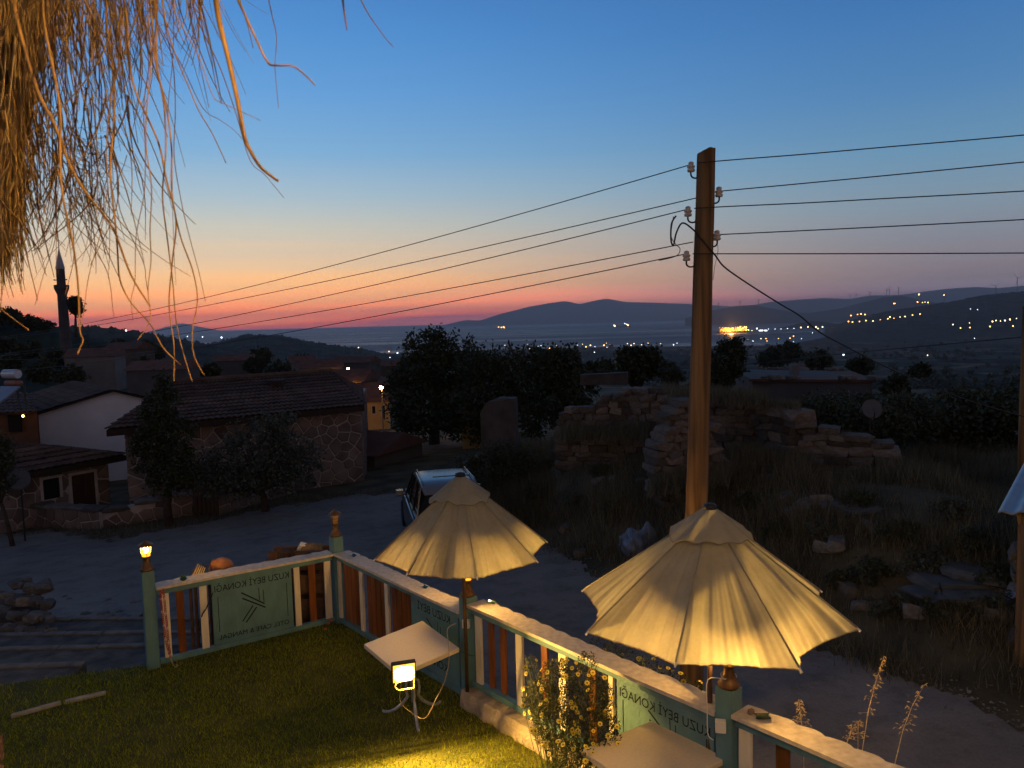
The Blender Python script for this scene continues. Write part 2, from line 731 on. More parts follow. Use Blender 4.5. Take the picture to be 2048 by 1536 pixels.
# ------------------------------------------------------------------ hills and islands
def hill(name, pts, Y, m, rough=0.03, front=0.72, back=1.35, foot=None, seed=1, label=None, n=None, lump=0.0, smoothed=True):
    """a ridge whose crest stands Y metres out; front and back slopes fall to its feet"""
    g = np.random.default_rng(seed)
    us = np.array([p[0] for p in pts], float)
    vs = np.array([p[1] for p in pts], float)
    n = n or int((us[-1] - us[0]) / 3)
    U = np.linspace(us[0], us[-1], n)
    Vv = np.interp(U, us, vs)
    k = np.array([1, 2, 3, 2, 1.]) / 9
    Vp = np.convolve(np.pad(Vv, 2, mode='edge'), k, mode='valid')
    crest = np.array([P(a, b, Y) for a, b in zip(U, Vp)])
    rows = []
    T = np.concatenate([np.linspace(0, 1, 16), np.linspace(1, 0, 6)[1:]])
    D = np.concatenate([front + (1 - front) * np.linspace(0, 1, 16), 1 + (back - 1) * np.linspace(0, 1, 6)[1:]])
    ph = g.uniform(0, 6.28, 12)
    fr = g.uniform(0.4, 1.0, 12) * np.array([3, 5, 8, 12, 18, 26, 35, 48, 64, 80, 100, 130])
    s = np.linspace(0, 1, n)
    for j, (t, d) in enumerate(zip(T, D)):
        row = crest.copy()
        row[:, 0] *= d
        row[:, 1] *= d
        z0 = (SEA_Z - 4.0) if foot is None else zt(row[:, 0], row[:, 1]) - 1.0
        h = crest[:, 2] - z0
        prof = t ** 1.15
        gul = sum(np.sin(fr[i] * s * 6.28 + ph[i] + j * (0.35 + 0.1 * i)) / (i + 2.0) for i in range(12))
        if n > 4:
            end = np.minimum(1, np.minimum(s, 1 - s) * 14 + 0.02)
        row[:, 2] = z0 + h * prof + rough * np.maximum(h, 1) * gul * (t * (1 - t) * 4 + 0.06 * (t > 0.98))
        if lump > 0:
            row[:, 2] += lump * g.uniform(0, 1, n) ** 2 * (t > 0.3)
        rows.append(row)
    o = grid_mesh(name, np.stack(rows), m, smooth=smoothed)
    tag(o, label, None, kind='structure')
    return o


m_far = mat('far_slope', (0.07, 0.075, 0.06), 0.95, 0.35, 0.0006, spec=0.05)
m_scrub = mat('scrub_slope', (0.05, 0.052, 0.036), 0.95, 0.6, 0.02, c2=(0.018, 0.022, 0.014), spec=0.05, detail=8)
m_dark = mat('wooded_slope', (0.03, 0.034, 0.02), 0.95, 0.6, 0.05, c2=(0.012, 0.015, 0.009), spec=0.05, detail=8)
hill('island', [(880, 652), (905, 646), (930, 640), (960, 641), (1000, 628), (1060, 613), (1100, 606), (1130, 602), (1160, 608),
                (1190, 601), (1215, 597), (1250, 604), (1300, 605), (1380, 608), (1450, 612), (1520, 615), (1580, 628)],
     25000, m_far, rough=0.05, seed=3, back=1.2, front=0.86)
hill('island', [(296, 664), (335, 653), (365, 646), (392, 652), (450, 663)], 38500, m_far, seed=4, front=0.97, back=1.03)
hill('mountain', [(1460, 617), (1500, 611), (1540, 604), (1600, 599), (1650, 596), (1700, 598), (1740, 591), (1800, 590), (1850, 583),
                  (1900, 577), (1950, 574), (2000, 576), (2060, 570), (2160, 576), (2300, 585)], 20500, m_far, rough=0.04, seed=5,
     front=0.85, back=1.2)
hill('hill', [(1370, 637), (1420, 622), (1470, 612), (1510, 610), (1545, 617), (1590, 625), (1620, 626), (1680, 617), (1720, 606),
              (1770, 594), (1800, 591), (1850, 601), (1880, 608), (1960, 612), (2060, 620)], 11000, m_far, seed=6, front=0.84, back=1.2)
hill('hill', [(1480, 662), (1540, 657), (1575, 653), (1600, 646), (1625, 642), (1650, 644), (1690, 650), (1740, 655)], 6600, m_scrub,
     seed=7, front=0.9, back=1.1)
hill('hill', [(1650, 658), (1690, 644), (1730, 632), (1790, 620), (1850, 611), (1900, 604), (1960, 592), (2000, 587), (2048, 583),
              (2140, 572), (2300, 560)], 4700, m_scrub, seed=8, front=0.66, back=1.3, foot=1, lump=5)
hill('hill', [(-1600, 640), (-1000, 622), (-600, 634), (-250, 644), (60, 658), (130, 652), (200, 655), (240, 659), (300, 668), (360, 679), (420, 690), (470, 699), (520, 712)], 1500, m_scrub,
     seed=9, front=0.7, back=1.3, foot=1, lump=6, n=700)
hill('hill', [(360, 700), (420, 688), (455, 680), (490, 670), (560, 671), (610, 682), (660, 690), (720, 698), (780, 710), (850, 726)], 2200,
     m_scrub, seed=10, front=0.62, back=1.25, foot=1, lump=6, n=300)
hill('hillside', [(-1500, 760), (-1100, 700), (-700, 640), (-450, 612), (-260, 604), (-120, 614), (0, 634), (60, 640), (110, 656), (160, 668), (240, 694), (320, 728), (400, 775), (470, 830), (540, 900)],
     240, m_dark, seed=11, front=0.5, back=1.3, foot=1, lump=0.7, n=420)
# ------------------------------------------------------------------ garden plan
CP, MP, RP, LP = Vector((-2.42, 10.15, 0)), Vector((-0.52, 7.86, 0)), Vector((1.53, 5.44, 0)), Vector((-4.36, 8.88, 0))
FE = (RP - CP).normalized()
NP = RP + FE * 2.9
m_teal = mat('teal_paint', (0.125, 0.245, 0.255), 0.55, 0.0, 7, c2=(0.085, 0.175, 0.185), bump=0.35, bscale=40, spec=0.4, stretch=(1, 1, 0.5), detail=9)
m_cream = mat('cream_paint', (0.76, 0.65, 0.46), 0.6, 0.12, 14, bump=0.2, bscale=70, stretch=(1, 1, 0.25))
m_cap = mat('whitewashed_plank', (0.72, 0.62, 0.48), 0.6, 0.0, 5, c2=(0.52, 0.42, 0.30), bump=0.35, bscale=26, stretch=(3.5, 3.5, 3.5))
m_brown = mat('varnished_wood', (0.27, 0.085, 0.022), 0.32, 0.0, 16, c2=(0.13, 0.036, 0.010), bump=0.2, spec=0.5, stretch=(1, 1, 0.12), per_obj=0.25)
m_cut_dark = mat('letter_dark', (0.008, 0.009, 0.009), 0.9, 0.1)  # near-black faces stand in for the dark seen through cut-out letters
m_rust = mat('aged_brass', (0.16, 0.085, 0.035), 0.45, 0.3, 30, metallic=0.55, bump=0.2)
m_black = mat('black_metal', (0.02, 0.02, 0.022), 0.5, 0.2, 20)
m_white_pl = mat('white_plastic', (0.75, 0.70, 0.6), 0.4, 0.04, 20)
m_soil = mat('turf_soil', (0.075, 0.07, 0.010), 0.95, 0.5, 3.0, c2=(0.045, 0.05, 0.005), bump=0.8, bscale=40)
m_conc = mat('rough_plaster', (0.42, 0.33, 0.23), 0.9, 0.3, 7, bump=1.0, bscale=28)
m_step = mat('worn_stone', (0.085, 0.08, 0.072), 0.9, 0.5, 4, bump=0.8, bscale=18)

lawn_poly = [LP + Vector((0.05, 0.09, 0)), CP + Vector((0.02, 0.09, 0)), MP + Vector((0.07, 0.09, 0)), RP + Vector((0.07, 0.09, 0)),
             NP + FE * 1.5 + Vector((0.07, 0.09, 0)), Vector((4.5, -2, 0)), Vector((-9.5, -2, 0)), Vector((-9.5, 7.6, 0)), Vector((-6.2, 8.45, 0))]
lw = MB().prism(lawn_poly, (0, 0, -1.5)).build('lawn', m_soil)
tag(lw, None, None, kind='structure')


def inside(poly, x, y):
    ins = np.zeros(x.shape, bool)
    n = len(poly)
    for i in range(n):
        x1, y1 = poly[i][0], poly[i][1]
        x2, y2 = poly[(i + 1) % n][0], poly[(i + 1) % n][1]
        c = ((y1 > y) != (y2 > y)) & (x < (x2 - x1) * (y - y1) / (y2 - y1 + 1e-12) + x1)
        ins ^= c
    return ins


def blades(x, y, z, h, w, lean, g):
    n = len(x)
    a = g.uniform(0, 6.283, n)
    dx, dy = np.cos(a) * w, np.sin(a) * w
    b = g.uniform(0, 6.283, n)
    l = g.uniform(0.1, 1, n) * lean * h
    V = np.zeros((n, 3, 3))
    V[:, 0] = np.stack([x - dx, y - dy, z], -1)
    V[:, 1] = np.stack([x + dx, y + dy, z], -1)
    V[:, 2] = np.stack([x + np.cos(b) * l, y + np.sin(b) * l, z + h], -1)
    return V


g = np.random.default_rng(21)
n = 150000
yy = 4.6 + (10.2 - 4.6) * g.uniform(0, 1, n) ** 1.25
xx = g.uniform(-7.5, 1.6, n)
ok = inside(lawn_poly, xx, yy)
patch = np.sin(xx * 2.1 + 0.6) * np.sin(yy * 2.7 + 1.0) + 0.6 * np.sin(xx * 5.3 + yy * 4.1)
ok &= g.uniform(0, 1, n) < np.clip(0.95 + 0.35 * patch, 0.3, 1)
xx, yy = xx[ok], yy[ok]
V = blades(xx, yy, np.zeros_like(xx), g.uniform(0.018, 0.055, len(xx)), 0.0035 * g.uniform(0.7, 1.4, len(xx)), 0.9, g)
gr = fast_mesh('grass', V, 3, leaf_mat('lawn_grass', (0.11, 0.165, 0.005), (0.38, 0.38, 0.014), 0.35))
tag(gr, 'short green lawn grass inside the teal fence', 'grass', kind='stuff')

# ------------------------------------------------------------------ road
def road_material():
    m = bpy.data.materials.new('worn_village_concrete')
    m.use_nodes = True
    nt = m.node_tree
    b = nt.nodes['Principled BSDF']
    b.inputs['Roughness'].default_value = 0.92
    b.inputs['Specular IOR Level'].default_value = 0.12
    tc = nt.nodes.new('ShaderNodeTexCoord')

    def tex(kind, scale, detail=6, rough=0.6):
        n = nt.nodes.new(kind)
        n.inputs['Scale'].default_value = scale
        if kind == 'ShaderNodeTexNoise':
            n.inputs['Detail'].default_value = detail
            n.inputs['Roughness'].default_value = rough
        nt.links.new(tc.outputs['Object'], n.inputs['Vector'])
        return n

    def ramp(src, p0, c0, p1, c1):
        r = nt.nodes.new('ShaderNodeValToRGB')
        r.color_ramp.elements[0].position, r.color_ramp.elements[0].color = p0, (*c0, 1)
        r.color_ramp.elements[1].position, r.color_ramp.elements[1].color = p1, (*c1, 1)
        nt.links.new(src, r.inputs[0])
        return r.outputs[0]

    def mul(a, b_, f):
        x = nt.nodes.new('ShaderNodeMixRGB')
        x.blend_type = 'MULTIPLY'
        x.inputs[0].default_value = f
        nt.links.new(a, x.inputs[1])
        nt.links.new(b_, x.inputs[2])
        return x.outputs[0]
    base = ramp(tex('ShaderNodeTexNoise', 0.45, 8, 0.7).outputs['Fac'], 0.3, (0.175, 0.162, 0.148), 0.7, (0.27, 0.25, 0.228))
    patchy = ramp(tex('ShaderNodeTexNoise', 1.7, 6, 0.75).outputs['Fac'], 0.36, (0.45, 0.44, 0.42), 0.52, (1, 1, 1))
    grit = ramp(tex('ShaderNodeTexNoise', 38, 3, 0.8).outputs['Fac'], 0.35, (0.55, 0.55, 0.55), 0.6, (1, 1, 1))
    c = mul(mul(base, patchy, 0.5), grit, 0.5)
    nt.links.new(c, b.inputs['Base Color'])
    bp = nt.nodes.new('ShaderNodeBump')
    bp.inputs['Strength'].default_value = 0.9
    bp.inputs['Distance'].default_value = 0.02
    nt.links.new(tex('ShaderNodeTexNoise', 9, 8, 0.75).outputs['Fac'], bp.inputs['Height'])
    nt.links.new(bp.outputs[0], b.inputs['Normal'])
    return m


m_road = road_material()
gx = np.arange(-34, 15, 0.085)
gy = np.arange(2.0, 30, 0.085)
X_, Y_ = np.meshgrid(gx, gy)
nz = (0.45 * np.sin(X_ * 1.9 + 0.7 * Y_) + 0.35 * np.sin(X_ * 4.3 - Y_ * 3.1) + 0.25 * np.sin(X_ * 7.7 + Y_ * 6.1 + 1)
      + 0.18 * np.sin(X_ * 15 - Y_ * 11) + 0.14 * np.sin(X_ * 23 + Y_ * 19 + 2))
far_edge = np.where(X_ > -3.0, np.interp(X_, EDGE_X, EDGE_Y), np.interp(X_, [-34, -20, -13.4, -11.2, -9.0, -6.4, -3.0], [29, 26.0, 23.0, 21.8, 24.2, 26.6, 26.5]))
keep = (Y_ < far_edge + nz * 0.55 - 0.15)
keep &= ~((X_ < -5.6 + 0.5 * nz) & (Y_ < 13.6 + 0.6 * nz))
keep &= ~inside(lawn_poly, X_, Y_)
Z_ = zt(X_, Y_) + 0.03
cell = keep[:-1, :-1] & keep[1:, :-1] & keep[:-1, 1:] & keep[1:, 1:]
ii, jj_ = np.nonzero(cell)
W_ = X_.shape[1]
q4 = np.stack([ii * W_ + jj_, ii * W_ + jj_ + 1, (ii + 1) * W_ + jj_ + 1, (ii + 1) * W_ + jj_], -1)
used, inv = np.unique(q4.reshape(-1), return_inverse=True)
q4 = inv.reshape(-1, 4).astype(np.int32)
co = np.stack([X_.reshape(-1)[used], Y_.reshape(-1)[used], Z_.reshape(-1)[used]], -1)
me = bpy.data.meshes.new('road')
me.vertices.add(len(co))
me.vertices.foreach_set('co', co.astype(np.float32).reshape(-1))
me.loops.add(q4.size)
me.loops.foreach_set('vertex_index', q4.reshape(-1))
me.polygons.add(len(q4))
me.polygons.foreach_set('loop_start', np.arange(0, q4.size, 4, dtype=np.int32))
me.polygons.foreach_set('loop_total', np.full(len(q4), 4, np.int32))
me.update(calc_edges=True)
me.polygons.foreach_set('use_smooth', [True] * len(q4))
setmat(me, m_road)
rd = bpy.data.objects.new('road', me)
col.objects.link(rd)
tag(rd, None, None, kind='structure')

g = np.random.default_rng(23)
n = 9000
x = g.uniform(-14, 9, n)
y = np.interp(x, [-13.4, -11.2, -9.0, -6.4, -3.0] + EDGE_X[1:], [23.0, 21.8, 24.2, 26.6, 26.5] + EDGE_Y[1:]) + g.normal(-0.25, 0.55, n)
z = zt(x, y) + 0.03
s_ = g.uniform(0.008, 0.035, n) * g.uniform(0.5, 1.3, n)
d = g.normal(size=(n, 4, 3))
d /= np.linalg.norm(d, axis=2)[..., None]
d[:, :, 2] *= 0.6
T4 = np.stack([x, y, z], -1)[:, None] + d * s_[:, None, None]
V = T4[:, [[0, 1, 2], [0, 2, 3], [0, 3, 1], [1, 3, 2]]].reshape(-1, 3, 3)
gvl = fast_mesh('gravel', V, 3, mat('loose_gravel', (0.17, 0.155, 0.14), 0.95, 0.4, 3))
tag(gvl, 'loose gravel strewn along the far edge of the road', 'gravel', kind='stuff')

# ------------------------------------------------------------------ steps and kerb stones
m_nose = mat('pale_nosing_stone', (0.15, 0.14, 0.125), 0.9, 0.3, 6, bump=0.6, bscale=20)
steps = bpy.data.objects.new('steps', None)
col.objects.link(steps)
steps.location = (-7, 9.5, -0.8)
tag(steps, None, None, kind='structure')
for k, (v, z) in enumerate([(1332, -0.03), (1294, -0.22), (1266, -0.42), (1238, -0.62)]):
    e = G(170, v, z)
    wdt = [1.2, 1.1, 1.0, 1.0][k]
    M = Matrix.Rotation(R(1.5 - 1.6 * k), 3, 'Z')
    sx_ = 5.2 if k else 3.6
    st_ = MB().box((-7.1, e.y - wdt / 2 + 0.1, z - 0.19), (sx_, wdt, 0.34), M).build('step', m_step, steps, bevel=0.02)
    xx_ = -sx_ / 2
    while xx_ < sx_ / 2 - 0.2:
        w_ = random.uniform(0.5, 0.95)
        w_ = min(w_, sx_ / 2 - xx_)
        off = M @ Vector((xx_ + w_ / 2, wdt / 2 - 0.06 + random.uniform(-0.015, 0.015), 0))
        MB().box(Vector((-7.1, e.y - wdt / 2 + 0.1, z - 0.03)) + off, (w_ - 0.015, 0.11, 0.07), M @ Matrix.Rotation(random.uniform(-0.02, 0.02), 3, 'Z')).build('nosing_stone', m_nose, st_, bevel=0.012)
        xx_ += w_
m_curb = mat('pale_kerb', (0.36, 0.32, 0.26), 0.9, 0.25, 9, bump=0.6)
for k, (a, b) in enumerate([((22, 1436), (122, 1408)), ((130, 1407), (212, 1388))]):
    p, q = G(*a, 0.0), G(*b, 0.0)
    o = MB().bar(p, q, 0.05, 0.075).build('kerb_stone', m_curb, bevel=0.012)
    tag(o, ['pale kerb stone in the lawn, the one nearer the brick pillar', 'pale kerb stone in the lawn, the one nearer the corner lamp post'][k],
        'kerb stone', 'kerb stones in the lawn')


# ------------------------------------------------------------------ lettering
def text_shape(txt, size):
    cu = bpy.data.curves.new('lettering', 'FONT')
    cu.body = txt
    cu.size = size
    cu.align_x = 'CENTER'
    cu.resolution_u = 3
    ob = bpy.data.objects.new('lettering', cu)
    col.objects.link(ob)
    bpy.context.view_layer.update()
    dg = bpy.context.evaluated_depsgraph_get()
    me = ob.evaluated_get(dg).to_mesh()
    vs = [tuple(v.co) for v in me.vertices]
    fs = [tuple(p.vertices) for p in me.polygons]
    ob.evaluated_get(dg).to_mesh_clear()
    bpy.data.objects.remove(ob)
    bpy.data.curves.remove(cu)
    return vs, fs


def s_of_u(a, b, z, u):
    lo, hi = 0.0, 1.0
    for _ in range(40):
        m_ = (lo + hi) / 2
        q = a.lerp(b, m_)
        if proj((q.x, q.y, z))[0] < u:
            lo = m_
        else:
            hi = m_
    return (lo + hi) / 2


def fence(a, b, z0, z1, whites, browns, signs, label, wave=0.0):
    """a fence bay from post a to post b; the lawn is on the camera side"""
    e = (b - a).normalized()
    nin = Vector((-e.y, e.x, 0))
    if nin.dot(-a) < 0:
        nin = -nin
    nin = nin.normalized()
    if nin.y > 0:
        nin = -nin
    L = (b - a).length
    A, B = a + e * 0.075, b - e * 0.075
    LL = (B - A).length
    t = thing('garden_fence', label, 'fence', a + e * L / 2)
    Z = Vector((0, 0, 1))
    # cap plank with its scalloped outer edge
    n_ = int(LL / 0.022)
    vs, fs = [], []
    per = 0.205
    for i in range(n_ + 1):
        d = LL * i / n_
        ph = (d + wave) / per
        k = int(ph)
        amp = 0.026 + 0.014 * ((k * 7919) % 11) / 11.0
        o_ = -0.122 - amp * abs(math.sin(math.pi * ph)) ** 0.6 + 0.004 * math.sin(d * 31)
        w_ = 0.004 * math.sin(d * 2.3 + wave * 3)
        for off in (0.082, o_):
            for zz in (z1 - 0.03, z1):
                vs.append(A + e * d + nin * off + Z * (zz + w_))
    for i in range(n_):
        p = i * 4
        q = p + 4
        fs += [(p + 1, q + 1, q + 3, p + 3), (p, p + 2, q + 2, q), (p, q, q + 1, p + 1), (p + 2, p + 3, q + 3, q + 2)]
    fs += [(0, 1, 3, 2), (n_ * 4, n_ * 4 + 2, n_ * 4 + 3, n_ * 4 + 1)]
    MB().add(vs, fs).build('cap_plank', m_cap, t)
    MB().bar(A + Z * (z1 - 0.066) + nin * 0.018, B + Z * (z1 - 0.066) + nin * 0.018, 0.05, 0.066).build('top_rail', m_teal, t, bevel=0.004)
    MB().bar(A + Z * (z0 + 0.035) + nin * 0.01, B + Z * (z0 + 0.035) + nin * 0.01, 0.07, 0.06).build('bottom_rail', m_teal, t, bevel=0.004)
    zb, zt_ = z0 + 0.066, z1 - 0.1
    for u, w in whites:
        s = s_of_u(a, b, (zb + zt_) / 2, u)
        p = a + e * (s * L)
        MB().box(p + nin * 0.022 + Z * ((zb + zt_) / 2), (w, 0.03, zt_ - zb), Matrix((e, nin, Z)).transposed()).build('white_picket', m_cream, t, bevel=0.004)
    for u, w in browns:
        s = s_of_u(a, b, (zb + zt_) / 2, u)
        p = a + e * (s * L)
        MB().box(p - nin * 0.025 + Z * ((zb + zt_) / 2), (w, 0.024, zt_ - zb + 0.02), Matrix((e, nin, Z)).transposed()).build('brown_picket', m_brown, t, bevel=0.003)
    for u0, u1, rows, logo, lines in signs:
        s0, s1 = s_of_u(a, b, (zb + zt_) / 2, u0), s_of_u(a, b, (zb + zt_) / 2, u1)
        c = a + e * (L * (s0 + s1) / 2)
        W, H = L * (s1 - s0), zt_ - zb + 0.0
        zc = (zb + zt_) / 2
        bd = MB().box(c + nin * 0.012 + Z * zc, (W, 0.018, H - 0.004), Matrix((e, nin, Z)).transposed()).build('sign_board', m_teal, t)
        bd['label'] = 'teal board with stencilled letters seen from behind'

        def put(x, y, off=0.0232):
            return c + nin * off - e * x + Z * (zc + y)
        for txt, y, size in rows:
            tv, tf = text_shape(txt, size)
            wmax = max(p[0] for p in tv) - min(p[0] for p in tv)
            k = min(1.0, W * 0.93 / wmax)
            MB().add([put(p[0] * k, p[1] * min(1, k * 1.15) + y) for p in tv], tf).build('lettering', m_cut_dark, bd)
        if logo:
            mb = MB()
            for (x1, y1, x2, y2, w) in [(-0.145, 0.205, 0.135, 0.0, 0.016), (-0.135, 0.13, 0.145, -0.05, 0.016), (-0.01, 0.01, -0.145, -0.165, 0.014),
                                        (0.035, -0.02, -0.105, -0.19, 0.016), (0.072, 0.22, 0.075, 0.06, 0.009), (0.125, 0.185, 0.13, 0.02, 0.009)]:
                p, q = put(-x1 * logo, y1 * logo, 0.0225), put(-x2 * logo, y2 * logo, 0.0225)
                d = (q - p).normalized()
                sd = nin.cross(d).normalized() * (w * logo / 2)
                mb.add([p - sd, q - sd, q + sd, p + sd], [(0, 1, 2, 3)])
            mb.build('emblem', m_cut_dark, bd)
        if lines:
            mb = MB()
            for sx in (-1, 1):
                p, q = put(sx * W * 0.43, -H * 0.3, 0.0226), put(sx * W * 0.43, H * 0.27, 0.0226)
                mb.add([p - e * 0.004, q - e * 0.004, q + e * 0.004, p + e * 0.004], [(0, 1, 2, 3)])
            mb.build('slot', m_cut_dark, bd)  # dark strips laid on the board for the shade behind slots
    return t


fence(LP, CP, 0.02, 0.97, [(333, 0.08), (408, 0.085), (594, 0.075), (655, 0.09)], [(363, 0.085), (626, 0.09)],
      [(425, 584, [('KUZU BEYİ KONAĞI', 0.275, 0.125), ('OTEL CAFE & MANGAL', -0.335, 0.085)], 1.0, True)],
      'fence bay with one sign board between the left lamp post and the unlit corner post')
fence(CP, MP, 0.02, 0.97, [(683, 0.08), (728, 0.085), (779, 0.085)], [(691, 0.10), (698, 0.10), (706, 0.10), (714, 0.10), (721, 0.08), (737, 0.10), (746, 0.105), (756, 0.105), (766, 0.10), (774, 0.07), (787, 0.1), (797, 0.105), (808, 0.105), (819, 0.10)],
      [(827, 921, [('KUZU BEYİ', 0.27, 0.13), ('KONAĞI', -0.30, 0.13)], 1.0, False)],
      'fence bay with brown pickets between the unlit corner post and the first parasol', 0.07)
fence(MP, RP, 0.20, 1.085, [(962, 0.095), (1044, 0.095), (1131, 0.095), (1228, 0.05)], [(980, 0.08), (1004, 0.085), (1087, 0.085), (1183, 0.085)],
      [(1238, 1432, [('KUZU BEYİ KONAĞI', 0.215, 0.135), ('OTEL CAFE & MANGAL', -0.31, 0.085)], 1.0, True)],
      'fence bay on a plaster plinth behind the yellow daisy bush', 0.11)
fence(RP, NP, 0.20, 1.13, [(1495, 0.10), (1800, 0.1), (2000, 0.1)], [(1562, 0.10), (1700, 0.1), (1900, 0.1)], [],
      'fence bay running out of the picture beyond the second parasol', 0.02)

# plaster plinth below the two near bays
pl = MB()
nin = Vector((-FE.y, FE.x, 0)).normalized()
if nin.y > 0:
    nin = -nin
a, b = MP + FE * 0.02, NP + FE * 0.5
n_ = 80
vs = []
for i in range(n_ + 1):
    p = a.lerp(b, i / n_)
    w1 = 0.012 * math.sin(i * 1.7) + 0.008 * math.sin(i * 4.1)
    for off, z in ((0.17 + w1, -0.1), (0.155 + w1, 0.10), (0.135 + w1 * 0.8, 0.175 + w1 * 0.6), (-0.08, 0.19), (-0.08, -0.1)):
        vs.append(p + nin * off + Vector((0, 0, z)))
fs = []
for i in range(n_):
    for k in range(4):
        q = i * 5 + k
        fs.append((q, q + 5, q + 6, q + 1))
fs += [(0, 1, 2, 3, 4), tuple(n_ * 5 + k for k in (4, 3, 2, 1, 0))]
pl = MB().add(vs, fs).build('plinth', m_conc)
tag(pl, 'low rough plaster plinth under the near fence bays', 'plinth')


# ------------------------------------------------------------------ posts and lanterns
def post(p, label, ang, z0=0.0, z1=1.18):
    o = MB().box(p + Vector((0, 0, (z0 + z1) / 2 - 0.1)), (0.14, 0.14, z1 - z0 + 0.2), Matrix.Rotation(ang, 3, 'Z')).build('fence_post', m_teal, bevel=0.008)
    return tag(o, label, 'post', 'teal fence posts')


def lit_glass():
    """clear amber glass that catches some of the bulb's light"""
    if 'glowing_amber_glass' in MATS:
        return MATS['glowing_amber_glass']
    m = bpy.data.materials.new('glowing_amber_glass')
    m.use_nodes = True
    nt = m.node_tree
    nt.nodes.clear()
    tr = nt.nodes.new('ShaderNodeBsdfTransparent')
    tr.inputs['Color'].default_value = (0.97, 0.9, 0.75, 1)
    em = nt.nodes.new('ShaderNodeEmission')
    em.inputs['Color'].default_value = (1.0, 0.50, 0.06, 1)
    em.inputs['Strength'].default_value = 1.3
    ad = nt.nodes.new('ShaderNodeAddShader')
    nt.links.new(tr.outputs[0], ad.inputs[0])
    nt.links.new(em.outputs[0], ad.inputs[1])
    o = nt.nodes.new('ShaderNodeOutputMaterial')
    nt.links.new(ad.outputs[0], o.inputs['Surface'])
    m.cycles.emission_sampling = 'NONE'
    MATS['glowing_amber_glass'] = m
    return m


def lantern_glass(name, E):
    return glow(name, (1.0, 0.60, 0.17), E, True)


def lantern(p, z, label, E, ang):
    t = thing('lantern', label, 'lantern', p + Vector((0, 0, z)), 'lanterns on the fence posts')
    c = p + Vector((0, 0, z))
    MB().lathe([(0.078, 0.0), (0.082, 0.02), (0.066, 0.04), (0.046, 0.085), (0.036, 0.13), (0.040, 0.15), (0.052, 0.158), (0.052, 0.166)], c, 18).build('base', m_rust, t, smooth=True)
    if E > 0:
        gm = lantern_glass('lit_lantern_%d' % int(E), E)
    else:
        gm = mat('amber_glass', (0.42, 0.25, 0.09), 0.12, 0.1, 10, spec=0.8)
    if E > 0:
        MB().lathe([(0.030, 0.168), (0.044, 0.172), (0.0485, 0.2055), (0.030, 0.206)], c, 14).build('lower_glass', glow('lantern_base_glow', (1.0, 0.42, 0.03), 2.2), t, smooth=True)  # lower glass emits by itself in place of bulb light on it
        MB().lathe([(0.030, 0.2065), (0.0487, 0.207), (0.056, 0.288), (0.040, 0.292)], c, 14).build('glass', lit_glass(), t, smooth=True)
        MB().lathe([(0.004, 0.212), (0.018, 0.220), (0.024, 0.243), (0.022, 0.265), (0.010, 0.280)], c, 12).build('bulb', gm, t, smooth=True)
    else:
        MB().lathe([(0.030, 0.168), (0.044, 0.172), (0.056, 0.288), (0.040, 0.292)], c, 14).build('glass', gm, t, smooth=True)
    cg = MB()
    for zz, r in ((0.205, 0.0525), (0.245, 0.0565)):
        cg.tube([c + Vector((r * math.cos(k * math.pi / 12), r * math.sin(k * math.pi / 12), zz)) for k in range(25)], 0.0022, 5, cap=False)
    for k in range(4):
        an = ang + k * math.pi / 2 + 0.4
        cg.tube([c + Vector((math.cos(an) * r, math.sin(an) * r, zz)) for r, zz in ((0.049, 0.166), (0.061, 0.296))], 0.0034, 5)
    cg.build('cage', m_black, t)
    MB().lathe([(0.080, 0.293), (0.087, 0.298), (0.078, 0.312), (0.045, 0.330), (0.018, 0.345), (0.010, 0.362), (0.002, 0.368)], c, 18).build('cap', m_rust, t, smooth=True)
    return t


FA = math.atan2(FE.y, FE.x)
post(LP, 'teal post at the far left end of the fence, carrying a lit lantern', math.atan2(1.27, 1.94))
post(CP, 'teal corner post of the fence with an unlit lantern', FA)
post(MP, 'teal post with the power socket beside the first parasol', FA, 0, 1.145)
post(RP, 'teal post beside the second parasol and the near table', FA, 0, 1.29)
lantern(LP, 1.18, 'lit lantern on the leftmost fence post', 900, 0.2)
lantern(CP, 1.18, 'unlit amber lantern on the corner fence post', 0, FA)
lantern(MP, 1.145, 'lit lantern just below the rim of the farther parasol', 2500, FA)
lantern(RP, 1.29, 'lit lantern hidden inside the canopy of the nearer parasol', 2501, FA)
# ------------------------------------------------------------------ smooth curves
def catmull(pts, k=5):
    sm = []
    pts = [Vector(p) for p in pts]
    for i in range(len(pts) - 1):
        p0, p1, p2, p3 = pts[max(0, i - 1)], pts[i], pts[i + 1], pts[min(len(pts) - 1, i + 2)]
        for q in range(k):
            tt = q / k
            sm.append(0.5 * ((2 * p1) + (p2 - p0) * tt + (2 * p0 - 5 * p1 + 4 * p2 - p3) * tt ** 2 + (3 * p1 - p0 - 3 * p2 + p3) * tt ** 3))
    sm.append(pts[-1])
    return sm


